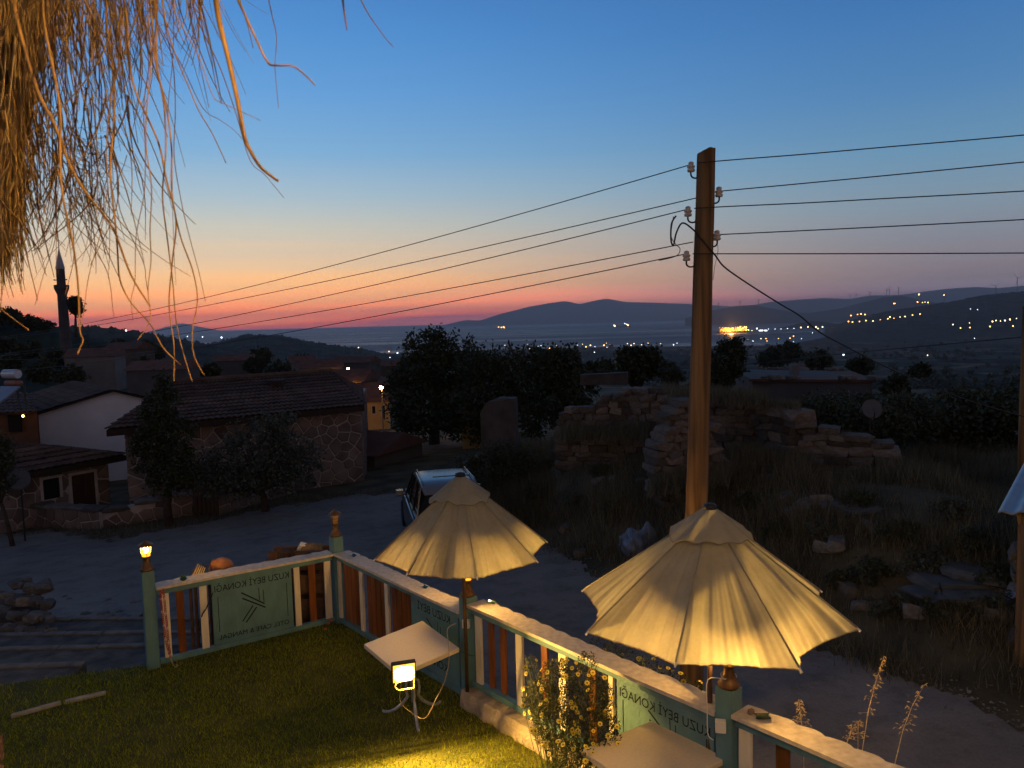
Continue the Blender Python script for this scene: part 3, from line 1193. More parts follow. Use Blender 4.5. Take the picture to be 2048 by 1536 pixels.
# ------------------------------------------------------------------ parasols
def canvas():
    if 'parasol_canvas' in MATS:
        return MATS['parasol_canvas']
    m = bpy.data.materials.new('parasol_canvas')
    m.use_nodes = True
    nt = m.node_tree
    nt.nodes.clear()
    tc = nt.nodes.new('ShaderNodeTexCoord')
    n = nt.nodes.new('ShaderNodeTexNoise')
    n.inputs['Scale'].default_value = 5
    n.inputs['Detail'].default_value = 8
    n.inputs['Roughness'].default_value = 0.7
    nt.links.new(tc.outputs['Object'], n.inputs['Vector'])
    r = nt.nodes.new('ShaderNodeValToRGB')
    r.color_ramp.elements[0].position = 0.3
    r.color_ramp.elements[0].color = (0.43, 0.39, 0.28, 1)
    r.color_ramp.elements[1].position = 0.7
    r.color_ramp.elements[1].color = (0.57, 0.53, 0.40, 1)
    nt.links.new(n.outputs['Fac'], r.inputs[0])
    d = nt.nodes.new('ShaderNodeBsdfDiffuse')
    t = nt.nodes.new('ShaderNodeBsdfTranslucent')
    nt.links.new(r.outputs[0], d.inputs['Color'])
    nt.links.new(r.outputs[0], t.inputs['Color'])
    wv = nt.nodes.new('ShaderNodeTexNoise')
    wv.inputs['Scale'].default_value = 160
    nt.links.new(tc.outputs['Object'], wv.inputs['Vector'])
    bp = nt.nodes.new('ShaderNodeBump')
    bp.inputs['Strength'].default_value = 0.25
    bp.inputs['Distance'].default_value = 0.002
    nt.links.new(wv.outputs['Fac'], bp.inputs['Height'])
    nt.links.new(bp.outputs[0], d.inputs['Normal'])
    mx = nt.nodes.new('ShaderNodeMixShader')
    mx.inputs[0].default_value = 0.5
    nt.links.new(d.outputs[0], mx.inputs[1])
    nt.links.new(t.outputs[0], mx.inputs[2])
    o = nt.nodes.new('ShaderNodeOutputMaterial')
    nt.links.new(mx.outputs[0], o.inputs['Surface'])
    MATS['parasol_canvas'] = m
    return m


m_hem = mat('canvas_hem', (0.34, 0.26, 0.16), 0.9, 0.2, 30)
m_pole = mat('dark_brown_pole', (0.07, 0.035, 0.018), 0.5, 0.3, 12, spec=0.4)


def parasol(c, Rr, z_rim, z_top, phase, foot, label, seed, z_ground=0.0):
    g = np.random.default_rng(seed)
    cx, cy = c
    t = thing('parasol', label, 'parasol', (foot[0], foot[1], z_ground), 'garden parasols')
    N = 8
    th = [R(phase) + k * 2 * math.pi / N for k in range(N)]
    tips = []
    for k in range(N):
        dz = g.uniform(-0.02, 0.02)
        rr = Rr * g.uniform(0.985, 1.015)
        tips.append(np.array([cx + rr * math.cos(th[k]), cy + rr * math.sin(th[k]), z_rim + dz]))
    apex = np.array([cx, cy, z_top - 0.03])
    ns, ntt = 28, 60
    for k in range(N):
        a, b = tips[k], tips[(k + 1) % N]
        V = np.zeros((ns + 1, ntt + 1, 3))
        f1, f2, f3, p1, p2, f4 = g.uniform(3, 5), g.uniform(7, 10), g.uniform(12, 17), g.uniform(0, 6.28), g.uniform(0, 6.28), g.uniform(24, 32)
        skew = g.uniform(-0.35, 0.35)
        loose = g.uniform(0.75, 1.35)
        mid = np.array([math.cos(th[k] + math.pi / N), math.sin(th[k] + math.pi / N), 0.0])
        for i in range(ns + 1):
            s = 0.085 + (1 - 0.085) * i / ns
            for j in range(ntt + 1):
                q = j / ntt
                base = apex + (a * (1 - q) + b * q - apex) * s
                bow = 4 * q * (1 - q)
                # cloth sags in between the ribs, gathers in folds toward the rim
                w = -0.115 * Rr * bow * s * s * loose
                qq = q + skew * (1 - s) * bow * 0.3
                fold = (0.011 * math.sin(f1 * 3.14 * qq + p1) + 0.008 * math.sin(f2 * 3.14 * qq + p2 + s) + 0.005 * math.sin(f3 * 3.14 * qq + 2 * s)
                        ) * bow ** 0.7 * s ** 1.5 * loose + 0.0045 * math.sin(f4 * 3.14 * qq + p1 * 2 + 1.5 * s) * bow ** 0.4 * s ** 3
                wx = w + fold * 1.1
                p = base + mid * wx
                p[2] += fold * 0.8 - 0.035 * bow * s ** 6 * loose - 0.012 * bow * s
                V[i, j] = p
        gp = grid_mesh('canopy_panel', V, canvas(), t)
        edge = [Vector(V[ns, j]) for j in range(0, ntt + 1)]
        hm_ = MB().tube(edge, 0.0045, 5).build('hem', m_hem, gp)
    # rib pockets: seams along the ribs, slightly proud of the cloth
    for k in range(N):
        d = (tips[k] - apex)
        out = np.array([math.cos(th[k]) * 0.3, math.sin(th[k]) * 0.3, 0.9])
        pts = [Vector(apex + d * s + out * 0.006) for s in (0.12, 0.5, 0.99)]
        MB().tube(pts, 0.007, 6).build('seam', canvas(), t, smooth=True)
        pts = [Vector(apex + d * s - out * 0.014) for s in (0.06, 0.5, 1.005)]
        MB().tube(pts, 0.007, 6).build('rib', m_black, t)
        MB().tube([Vector(tips[k] - d * 0.012), Vector(tips[k] + d * 0.014)], 0.008, 6).build('tip_cap', m_white_pl, t)
    # the vent cap: a loose second layer over the apex
    n1, n2 = 10, 72
    V = np.zeros((n1 + 1, n2, 3))
    ph = g.uniform(0, 6.28)
    slope = (z_top - 0.03 - z_rim) / Rr
    for i in range(n1 + 1):
        s = i / n1
        for j in range(n2):
            an = 2 * math.pi * j / n2
            x = (an - R(phase)) / (2 * math.pi / N)
            fr_ = x - math.floor(x)
            poly = math.cos(math.pi / N) / math.cos((fr_ - 0.5) * 2 * math.pi / N)
            r = 0.045 + 0.27 * s
            r *= (1 - 0.6 * s * (1 - poly)) * (1 + 0.05 * s * math.sin(3 * an + ph))
            z = z_top + 0.025 - slope * r * (0.97 + 0.02 * s) + 0.012 * s * math.sin(11 * an + ph) + 0.008 * s * math.sin(5 * an)
            V[i, j] = (cx + r * math.cos(an), cy + r * math.sin(an), z)
    vt = grid_mesh('canopy_vent', V, canvas(), t, wrap=True)
    h2 = MB().tube([Vector(V[n1, j % n2]) for j in range(n2 + 1)], 0.0035, 5).build('hem', m_hem, vt)
    MB().lathe([(0.052, -0.015), (0.056, 0.0), (0.050, 0.018), (0.02, 0.028)], (cx, cy, z_top + 0.0), 16).build('top_cap', m_black, t, smooth=True)
    MB().tube([(foot[0], foot[1], z_ground - 0.2), (foot[0] * 0.5 + cx * 0.5, foot[1] * 0.5 + cy * 0.5, (z_ground + z_top) / 2), (cx, cy, z_top - 0.02)], 0.02, 10).build('pole', m_pole, t, smooth=True)
    MB().lathe([(0.045, -0.05), (0.05, 0), (0.045, 0.05)], (cx, cy, z_rim + 0.12), 12).build('hub', m_black, t)
    return t


parasol((-0.55, 7.74), 0.88, 1.666, 2.45, 12, (-0.545, 7.70), 'cream parasol standing by the middle fence post, the farther of the two', 5)
parasol((1.49, 5.8), 1.04, 1.722, 2.54, 18, (1.385, 5.44), 'cream parasol in front of the wooden utility pole, the nearer of the two', 9)


# ------------------------------------------------------------------ tables
m_top = mat('cream_laminate', (0.66, 0.55, 0.40), 0.45, 0.06, 40, bump=0.05)
m_iron = mat('silver_painted_iron', (0.45, 0.45, 0.46), 0.4, 0.2, 20, metallic=0.5)


def table(corners, zt_, label, foot=0.0):
    c = sum((Vector((p[0], p[1], 0)) for p in corners), Vector()) / 4
    t = thing('garden_table', label, 'table', (c.x, c.y, 0), 'garden tables')
    MB().prism([Vector((p[0], p[1], zt_ - 0.045)) for p in corners], (0, 0, 0.045)).build('table_top', m_top, t, bevel=0.005)
    MB().tube([(c.x, c.y, 0.16), (c.x, c.y, zt_ - 0.05)], 0.022, 10).build('column', m_iron, t, smooth=True)
    for k in range(3):
        an = R(-75) + k * 2 * math.pi / 3
        d = Vector((math.cos(an), math.sin(an), 0))
        cc = Vector((c.x, c.y, 0))
        pts = [cc + d * r + Vector((0, 0, z)) for r, z in ((0.02, 0.40), (0.07, 0.36), (0.08, 0.28), (0.06, 0.21), (0.12, 0.13), (0.2, 0.06), (0.28, 0.02), (0.33, 0.018), (0.35, 0.035))]
        MB().tube(pts, [0.012, 0.013, 0.014, 0.016, 0.017, 0.016, 0.015, 0.016, 0.012], 7).build('leg', m_iron, t, smooth=True)
        pts = [cc + d * (0.02 + r) + Vector((0, 0, z)) for r, z in ((0.0, 0.52), (0.05, 0.56), (0.12, 0.58), (0.19, 0.63), (0.22, 0.70))]
        MB().tube(pts, [0.012, 0.012, 0.011, 0.011, 0.010], 6).build('bracket', m_iron, t, smooth=True)
    return t


table([(-1.58, 7.62), (-1.05, 8.20), (-0.60, 7.47), (-1.12, 6.93)], 0.75, 'cream square table behind the glaring floodlight')
table([(0.45, 5.58), (1.09, 6.03 - 0.03), (1.50, 5.42), (0.86, 4.98)], 0.75, 'cream square table at the bottom edge below the nearer parasol')

# ------------------------------------------------------------------ floodlight
fl_c = P(808, 1346, 6.84)
fdir = Vector((0.27, -0.93, -0.20)).normalized()
fx = fdir.cross(Vector((0, 0, 1))).normalized()
fz = fx.cross(fdir).normalized()
FM = Matrix((fx, fdir, fz)).transposed()
fl = thing('floodlight', 'glaring work floodlight with a loop handle hung at the table corner', 'floodlight', fl_c - Vector((0, 0, 0.12)))
MB().box(fl_c - fdir * 0.03, (0.225, 0.05, 0.20), FM).build('housing', m_black, fl, bevel=0.01)
MB().box(fl_c + fdir * 0.0005, (0.20, 0.012, 0.176), FM).build('reflector', glow('floodlight_glow_rim', (1.0, 0.46, 0.05), 2.4), fl, bevel=0.03 if False else 0.004)  # surround emits its own amber, standing in for the lamp's glare
MB().add([fl_c + fdir * (0.0075 + 0.004 * (k == 0)) + fx * (rx * math.cos(a_)) * abs(math.cos(a_)) ** -0.45 + fz * (rz * math.sin(a_)) * abs(math.sin(a_)) ** -0.45
          for k, (rx, rz) in enumerate(((0.086, 0.074),)) for a_ in [2 * math.pi * (q + 0.37) / 28 for q in range(28)]], [tuple(range(28))]).build('lamp_glass', glow('floodlight_beam', (1.0, 0.58, 0.13), 3600.0, True), fl)
for k in range(5):
    MB().box(fl_c - fdir * 0.068 + fx * (k - 2) * 0.035, (0.006, 0.028, 0.14), FM).build('cooling_fin', m_black, fl)
hpts = [fl_c + fx * x + fz * z - fdir * y for x, z, y in
        ((-0.09, -0.08, 0.01), (-0.092, -0.13, -0.012), (-0.082, -0.155, -0.03), (0.05, -0.155, -0.03), (0.075, -0.14, -0.025), (0.085, -0.115, -0.02), (0.07, -0.09, -0.01), (0.03, -0.085, 0.0))]
m_yel = mat('yellow_enamel', (0.75, 0.42, 0.03), 0.4, 0.1, 20)
MB().tube(hpts, 0.007, 7).build('handle', m_yel, fl, smooth=True)
MB().tube([fl_c - fdir * 0.05 + fz * 0.02, Vector((-1.09, 7.2, 0.66)), Vector((-1.09, 7.55, 0.62))], 0.008, 6).build('hanger', m_black, fl)
# its cable: over the table to the socket, and in a loop on the lawn
cab = [fl_c - fdir * 0.06 - fz * 0.05, P(800, 1400, 7.0), P(822, 1424, 7.05), P(850, 1436, 7.02), P(872, 1398, 7.05), P(890, 1360, 7.15), P(898, 1320, 7.32), P(897, 1290, 7.45), P(895, 1258, 7.66), P(912, 1247, 7.75)]
sm = []
for i in range(len(cab) - 1):
    p0, p1, p2, p3 = cab[max(0, i - 1)], cab[i], cab[i + 1], cab[min(len(cab) - 1, i + 2)]
    for k in range(5):
        tt = k / 5
        sm.append(0.5 * ((2 * p1) + (p2 - p0) * tt + (2 * p0 - 5 * p1 + 4 * p2 - p3) * tt ** 2 + (3 * p1 - p0 - 3 * p2 + p3) * tt ** 3))
sm.append(cab[-1])
tag(MB().tube(sm, 0.004, 6).build('power_cable', mat('tan_cable', (0.45, 0.33, 0.18), 0.5, 0.1), smooth=True), 'thin pale cable looping from the floodlight over the table to the socket', 'cable')


def socket(p, label, ang):
    t = thing('power_socket', label, 'socket', p, 'sockets on the fence posts')
    M = Matrix.Rotation(ang, 3, 'Z')
    MB().box(p, (0.075, 0.055, 0.085), M).build('housing', m_white_pl, t, bevel=0.006)
    yv = M @ Vector((0, 1, 0))
    MM = Matrix((M @ Vector((1, 0, 0)), Vector((0, 0, 1)), -yv)).transposed()
    MB().lathe([(0.027, 0.026), (0.027, 0.031), (0.021, 0.031), (0.02, 0.029)], p, 18, M=MM).build('ring', m_white_pl, t, smooth=False)
    MB().lathe([(0.002, 0.0285), (0.0195, 0.0288)], p, 18, M=MM).build('plug_hole', m_black, t)
    return t


socket(MP + Vector((-0.02, -0.112, 0.885)), 'white plug socket on the post by the farther parasol', math.atan2(FE.y, FE.x) + R(38))
socket(P(1441, 1452, 5.335), 'white plug socket on the post by the near table', math.atan2(FE.y, FE.x) + R(38))
# wires tied round the posts
for k, (pp, z, lab) in enumerate([(MP, 0.55, 'dark wire tied round the post beside the farther parasol'), (RP, 0.62, 'dark wire tied round the post by the near table, the higher turn'),
                                  (RP, 0.50, 'dark wire tied round the post by the near table, the lower turn')]):
    loop = []
    for q in ((-1, -1), (1, -1), (1, 1), (-1, 1), (-1, -1)):
        v = FE * (q[0] * 0.076 + (0.07 if q[0] > 0 else 0)) + Vector((-FE.y, FE.x, 0)) * (-q[1]) * 0.0765
        loop.append(pp + v + Vector((0, 0, z + 0.01 * q[0])))
    tag(MB().tube(loop, 0.003, 5).build('tie_wire', m_black), lab, 'wire')
# white cord round the lamp and down the pole
q0 = RP + Vector((0, 0, 1.37))
cd = [q0 + Vector((0.055 * math.cos(a_), 0.055 * math.sin(a_), 0.01 * math.sin(a_))) for a_ in np.linspace(-0.5, 4.0, 14)]
cd += [Vector((1.368, 5.405, 1.36)), Vector((1.362, 5.40, 1.15)), Vector((1.366, 5.405, 0.95)), Vector((1.40, 5.37, 0.92))]
tag(MB().tube(catmull(cd, 4), 0.0035, 6).build('lamp_flex', m_white_pl, smooth=True), 'white cord wound round the lamp base under the nearer parasol', 'cord')

# ------------------------------------------------------------------ bits lying on the fence planks
m_glass_g = mat('green_glass', (0.02, 0.10, 0.045), 0.08, 0.2, 20, spec=0.9)
m_glass_d = mat('dark_green_glass', (0.012, 0.035, 0.02), 0.06, 0.2, 20, spec=0.9)
m_leaf_s = mat('succulent', (0.05, 0.13, 0.03), 0.5, 0.3, 20)


def shard(p, ang, s, m_, label, curl=0.6):
    vs, fs = [], []
    M = Matrix.Rotation(ang, 3, 'Z')
    for i in range(7):
        a_ = -curl * 1.4 + curl * 2.8 * i / 6
        for j in range(4):
            x = (j / 3 - 0.5) * (1.0 - 0.25 * abs(math.sin(i * 2.1)))
            for lay in (0, 1):
                rr = 0.42 + 0.05 * lay
                vs.append(Vector(p) + M @ Vector((x * s, math.sin(a_) * rr * s, (0.52 - math.cos(a_) * rr - 0.05 * (1 - lay)) * s)))
    for i in range(6):
        for j in range(3):
            a0 = (i * 4 + j) * 2
            b0 = a0 + 8
            fs += [(a0 + 1, a0 + 3, b0 + 3, b0 + 1), (a0, b0, b0 + 2, a0 + 2)]
    for i in range(6):
        for j in (0, 3):
            a0 = (i * 4 + j) * 2
            fs.append((a0, a0 + 1, a0 + 9, a0 + 8))
    for i in (0, 6):
        for j in range(3):
            a0 = (i * 4 + j) * 2
            fs.append((a0, a0 + 2, a0 + 3, a0 + 1))
    o = MB().add(vs, fs).build('glass_shard', m_)
    return tag(o, label, 'glass shard', 'glass shards on the fence planks')


shard(G(982, 1207, 1.087), FA + 0.3, 0.10, m_glass_g, 'green curved shard on the plank beside the farther parasol post')
shard(G(1527, 1438, 1.135), FA + 0.9, 0.115, m_glass_d, 'dark green bottle shard on the plank right of the nearer parasol')
shard(G(848, 1176, 0.975), FA, 0.10, m_glass_g, 'greenish shard on the plank above the board reading in reverse, near the farther parasol')
shard(G(705, 1113, 0.975), FA, 0.11, m_glass_d, 'dark shard on the plank just right of the corner post')
shard(G(616, 1109, 0.975), 0.6, 0.10, m_glass_d, 'dark shard on the plank just left of the corner post')
o = MB().box(G(1502, 1428, 1.132) + Vector((0, 0, 0.018)), (0.045, 0.03, 0.035), Matrix.Rotation(0.5, 3, 'Z'), taper=0.9).build('wood_block', mat('grey_brown_block', (0.23, 0.14, 0.09), 0.8, 0.2, 20), bevel=0.004)
tag(o, 'small brown wooden block on the plank next to the dark shard', 'block')

# a bowl with a succulent on the left bay
bp_ = G(367, 1161, 0.972)
t = thing('plant_bowl', 'small dark bowl with a green succulent on the left fence plank', 'plant', bp_)
MB().lathe([(0.022, 0), (0.036, 0.012), (0.042, 0.028), (0.038, 0.028), (0.02, 0.012)], bp_, 16).build('bowl', m_glass_d, t, smooth=True)
lv = MB()
for k in range(16):
    an = k * 2.4
    r = 0.012 + 0.022 * (k % 5) / 5
    tip = bp_ + Vector((math.cos(an) * r * 1.5, math.sin(an) * r * 1.5, 0.05 + 0.04 * ((k * 7) % 5) / 5))
    bs = bp_ + Vector((math.cos(an) * r * 0.4, math.sin(an) * r * 0.4, 0.02))
    lv.tube([bs, bs.lerp(tip, 0.5) + Vector((0, 0, 0.01)), tip], [0.006, 0.008, 0.001], 5)
lv.build('foliage', m_leaf_s, t, smooth=True)

# terracotta jars and a bundle beyond the left bay
m_terra = mat('terracotta', (0.40, 0.16, 0.06), 0.6, 0.25, 14, bump=0.3)
m_dkjar = mat('dark_jar', (0.05, 0.035, 0.03), 0.5, 0.3, 14)
m_stand = mat('jar_stand_wood', (0.12, 0.06, 0.03), 0.8, 0.3, 10)


def jar(c, r, ang, m_, label, name='clay_jar', lean=R(62), handle=True):
    """a squat jar lying on its side, its foot resting on a low stone behind the fence"""
    M = Matrix.Rotation(ang, 3, 'Z') @ Matrix.Rotation(lean, 3, 'Y')
    t = thing(name, label, 'jar', Vector(c))
    prof = [(0.28, -1.0), (0.55, -0.93), (0.86, -0.6), (1.0, -0.1), (0.95, 0.35), (0.72, 0.75), (0.42, 0.98), (0.36, 1.12), (0.46, 1.26), (0.36, 1.22), (0.28, 1.0)]
    MB().lathe([(a_ * r, b_ * r) for a_, b_ in prof], c, 26, M=M).build('body', m_, t, smooth=True)
    if handle:
        hp = [Vector(c) + M @ Vector((x * r, 0, z * r)) for x, z in ((0.38, 1.1), (0.62, 1.16), (0.85, 1.0), (0.92, 0.75), (0.86, 0.5))]
        MB().tube(hp, [0.10 * r] * 5, 7).build('handle', m_, t, smooth=True)
    return t


jc = P(446, 1134, 9.75)
jar(jc, 0.125, R(200), m_terra, 'round terracotta jar showing above the left fence plank')
jc2 = P(398, 1142, 9.45)
jar(jc2, 0.075, R(40), m_dkjar, 'dark little jar held in pale wicker above the left fence plank', lean=R(50), handle=False)
wk = thing('wicker_holder', 'pale fan of wicker ribs clasping the dark little jar', 'basket', P(380, 1158, 9.38))
for k in range(5):
    base = P(380, 1158, 9.36)
    mid_ = P(391 + 4.0 * k - 3, 1147 + 1.2 * k, 9.33)
    tip = P(397 + 3.4 * k, 1128 + 1.6 * k, 9.40)
    MB().tube([base, base.lerp(mid_, 0.6) + Vector((0, -0.01, 0.004)), mid_, tip], [0.009, 0.010, 0.009, 0.006], 6).build('rib', mat('wicker', (0.62, 0.46, 0.22), 0.7, 0.2, 30), wk, smooth=True)
# stands that carry them, seen through the pickets
for nm, c, hgt, lab in (('jar_stand', jc, 0.12, 'dark wooden stand behind the sign board carrying the terracotta jar'), ('jar_stand', jc2, 0.07, 'dark wooden stand behind the left pickets carrying the little jar')):
    zg = zt1(c.x, c.y)
    t = thing(nm, lab, 'stand', (c.x, c.y, zg), 'stands beyond the fence')
    zt_ = c.z - hgt * 0.92
    MB().box((c.x, c.y, zt_ - 0.02), (0.26, 0.22, 0.03)).build('top', m_stand, t, bevel=0.004)
    for sx in (-1, 1):
        for sy in (-1, 1):
            MB().bar((c.x + sx * 0.1, c.y + sy * 0.08, zg - 0.05), (c.x + sx * 0.09, c.y + sy * 0.07, zt_ - 0.03), 0.03, 0.03, up=(1, 0, 0)).build('leg', m_stand, t)
# cloth sacks by the corner post
m_sack = mat('burlap', (0.26, 0.17, 0.085), 0.95, 0.3, 30, bump=0.6, bscale=90)
m_dksack = mat('dark_burlap', (0.07, 0.042, 0.026), 0.95, 0.3, 30, bump=0.6, bscale=90)


def sack(c, dims, ang, m_, label, seed):
    g = np.random.default_rng(seed)
    bm = unit_ico(3)
    M = Matrix.Rotation(ang, 3, 'Z')
    ph = g.uniform(0, 6.28, 6)
    for v in bm.verts:
        p = v.co.copy()
        k = 1 + 0.08 * math.sin(3 * p.x + ph[0]) + 0.06 * math.sin(5 * p.y + ph[1] + 3 * p.z) + 0.04 * math.sin(9 * p.x + ph[2])
        if p.z < -0.2:
            k *= 1.06
        q = Vector((math.copysign(abs(p.x) ** 0.8, p.x) * dims[0], math.copysign(abs(p.y) ** 0.8, p.y) * dims[1], max(-0.75, p.z) * dims[2])) * k
        v.co = Vector(c) + M @ q
    me = bpy.data.meshes.new('sack')
    bm.to_mesh(me)
    bm.free()
    me.polygons.foreach_set('use_smooth', [True] * len(me.polygons))
    setmat(me, m_)
    o = bpy.data.objects.new('sack', me)
    col.objects.link(o)
    return tag(o, label, 'sack', 'sacks beyond the fence corner')


sk1, sk2 = P(624, 1097, 10.62), P(573, 1108, 10.45)
sack(sk1, (0.165, 0.11, 0.085), R(8), m_sack, 'tan burlap sack lying behind the plank beside the corner post', 1)
sack(sk2, (0.145, 0.1, 0.075), R(-10), m_dksack, 'dark burlap sack lying left of the tan one behind the plank', 2)
zg = zt1(-2.9, 10.5)
bx_ = thing('crate', 'dark wooden crate behind the fence carrying the two burlap sacks', 'crate', (-2.98, 10.56, zg))
ctr = (sk1 + sk2) / 2
zc_ = min(sk1.z, sk2.z) - 0.062
for k in range(6):
    MB().box((ctr.x, ctr.y + 0.12, zg + 0.1 + (zc_ - zg - 0.12) * k / 5), (0.78, 0.025, (zc_ - zg) / 7)).build('slat', m_stand, bx_)
    MB().box((ctr.x, ctr.y - 0.12, zg + 0.1 + (zc_ - zg - 0.12) * k / 5), (0.78, 0.025, (zc_ - zg) / 7)).build('slat', m_stand, bx_)
MB().box((ctr.x, ctr.y, zc_ - 0.012), (0.80, 0.27, 0.02)).build('lid', m_stand, bx_)
for sx in (-1, 1):
    MB().bar((ctr.x + sx * 0.37, ctr.y, zg - 0.05), (ctr.x + sx * 0.37, ctr.y, zc_ - 0.024), 0.04, 0.2, up=(1, 0, 0)).build('corner_post', m_stand, bx_)
# pale paper under the sacks
tag(MB().box((sk1 + sk2) / 2 + Vector((0.03, 0.06, 0.03)), (0.14, 0.1, 0.16), Matrix.Rotation(0.5, 3, 'X') @ Matrix.Rotation(0.4, 3, 'Y'), taper=0.7).build('paper_packet', m_white_pl, bevel=0.01),
    'white paper packet wedged between the two burlap sacks', 'packet')
# small red flowers in the fence corner
m_red = mat('orange_petal', (0.65, 0.12, 0.03), 0.6, 0.2, 20)
for k, (u, v) in enumerate([(656, 1255), (649, 1266), (662, 1249)]):
    p = G(u, v + 6, 0.0)
    t = thing('seedling', ['orange flower seedling in the fence corner, the tallest one', 'orange flower seedling in the fence corner, nearest the lawn', 'orange flower seedling in the fence corner, closest to the post'][k], 'flower', p, 'seedlings in the fence corner')
    MB().tube([p, p + Vector((0.01, 0, 0.08))], 0.003, 5).build('stem', m_leaf_s, t)
    fp = MB()
    for q in range(6):
        an = q * 1.05
        b0 = p + Vector((0.01, 0, 0.08))
        fp.tube([b0, b0 + Vector((math.cos(an) * 0.014, math.sin(an) * 0.014, 0.012)), b0 + Vector((math.cos(an) * 0.02, math.sin(an) * 0.02, 0.028))], [0.003, 0.006, 0.001], 5)
    fp.build('petals', m_red, t)
    lf = MB()
    for q in range(4):
        an = q * 1.6 + k
        lf.add([p + Vector((0, 0, 0.02)), p + Vector((math.cos(an - 0.3) * 0.03, math.sin(an - 0.3) * 0.03, 0.05)), p + Vector((math.cos(an) * 0.06, math.sin(an) * 0.06, 0.045)), p + Vector((math.cos(an + 0.3) * 0.03, math.sin(an + 0.3) * 0.03, 0.05))], [(0, 1, 2, 3)])
    lf.build('leaf', m_leaf_s, t)

# red and white chain on the end picket
m_chain_r = mat('red_plastic', (0.38, 0.035, 0.03), 0.45, 0.2, 20)
m_chain_w = mat('chain_white', (0.62, 0.5, 0.4), 0.45, 0.1, 20)
ch = thing('plastic_chain', 'red and white plastic chain hanging down the leftmost picket', 'chain', G(336, 1318, 0.05))


def chain_pts(px, Y):
    out = []
    for i in range(len(px) - 1):
        for k in range(6):
            f = k / 6
            out.append(P(px[i][0] * (1 - f) + px[i + 1][0] * f, px[i][1] * (1 - f) + px[i + 1][1] * f, Y))
    return out


for px in ([(321, 1180), (322, 1200), (324, 1222), (327, 1245), (330, 1270), (334, 1290), (340, 1312)],
           [(326, 1178), (329, 1200), (331, 1225), (334, 1250), (336, 1275), (339, 1300), (342, 1316)]):
    pts = chain_pts(px, 8.83)
    for i in range(len(pts) - 1):
        a_, b_ = pts[i], pts[i + 1]
        d = (b_ - a_).normalized()
        sd = d.cross(Vector((0, -1, 0)) if i % 2 else Vector((1, -0.4, 0))).normalized()
        c_ = (a_ + b_) / 2
        L_ = (b_ - a_).length * 0.62
        ring = [c_ + d * (math.cos(q) * L_) + sd * (math.sin(q) * 0.011) for q in np.linspace(0, 2 * math.pi, 11)]
        MB().tube(ring, 0.0042, 5, cap=False).build('link', m_chain_w if i % 7 in (5,) else m_chain_r, ch, smooth=True)
MB().tube([P(340, 1312, 8.83), G(345, 1328, 0.02), G(350, 1334, 0.012), G(357, 1331, 0.012), G(352, 1329, 0.015)], 0.007, 6).build('rope_end', mat('frayed_rope', (0.45, 0.33, 0.2), 0.9, 0.2, 40), ch)
# dark cord hooked across the sign board
pts = [G(0, 0, 1)]
pts = [P(429, 1168, 9.28), P(426, 1185, 9.26), P(420, 1200, 9.2), P(412, 1218, 9.16), P(405, 1228, 9.13), P(401, 1240, 9.2), P(400, 1262, 9.28)]
tag(MB().tube(pts, 0.008, 6).build('dark_cord', m_black, smooth=True), 'dark cord hanging diagonally over the left sign board edge', 'cord')

# ------------------------------------------------------------------ yellow daisy bush
m_bush = leaf_mat('daisy_foliage', (0.018, 0.028, 0.008), (0.085, 0.085, 0.022), 0.25)
m_pet = mat('yellow_petal', (0.82, 0.66, 0.07), 0.6, 0.15, 40)
m_eye = mat('flower_eye', (0.22, 0.09, 0.01), 0.8, 0.2, 60)
m_stem = mat('green_stem', (0.06, 0.07, 0.02), 0.7, 0.3, 20)


def flower_mesh():
    vs, fs, mi = [], [], []
    for k in range(9):
        an = k * 2 * math.pi / 9
        w = 0.30
        b0 = len(vs)
        for r, a_, z in ((0.22, -0.18, 0.0), (0.22, 0.18, 0.0), (0.75, w, 0.12), (1.0, 0.0, 0.02), (0.75, -w, 0.12)):
            vs.append((math.cos(an + a_) * r, math.sin(an + a_) * r, z))
        fs.append((b0, b0 + 1, b0 + 2, b0 + 3, b0 + 4))
        mi.append(0)
    b0 = len(vs)
    for r, z in ((0.30, 0.0), (0.24, 0.12), (0.08, 0.18)):
        for k in range(8):
            vs.append((math.cos(k * 0.785) * r, math.sin(k * 0.785) * r, z))
    for i in range(2):
        for k in range(8):
            fs.append((b0 + i * 8 + k, b0 + i * 8 + (k + 1) % 8, b0 + i * 8 + 8 + (k + 1) % 8, b0 + i * 8 + 8 + k))
            mi.append(1)
    fs.append(tuple(b0 + 16 + k for k in range(8)))
    mi.append(1)
    me = bpy.data.meshes.new('flower')
    me.from_pydata(vs, [], fs)
    setmat(me, m_pet)
    setmat(me, m_eye)
    me.polygons.foreach_set('material_index', mi)
    return me


FLOWER = flower_mesh()


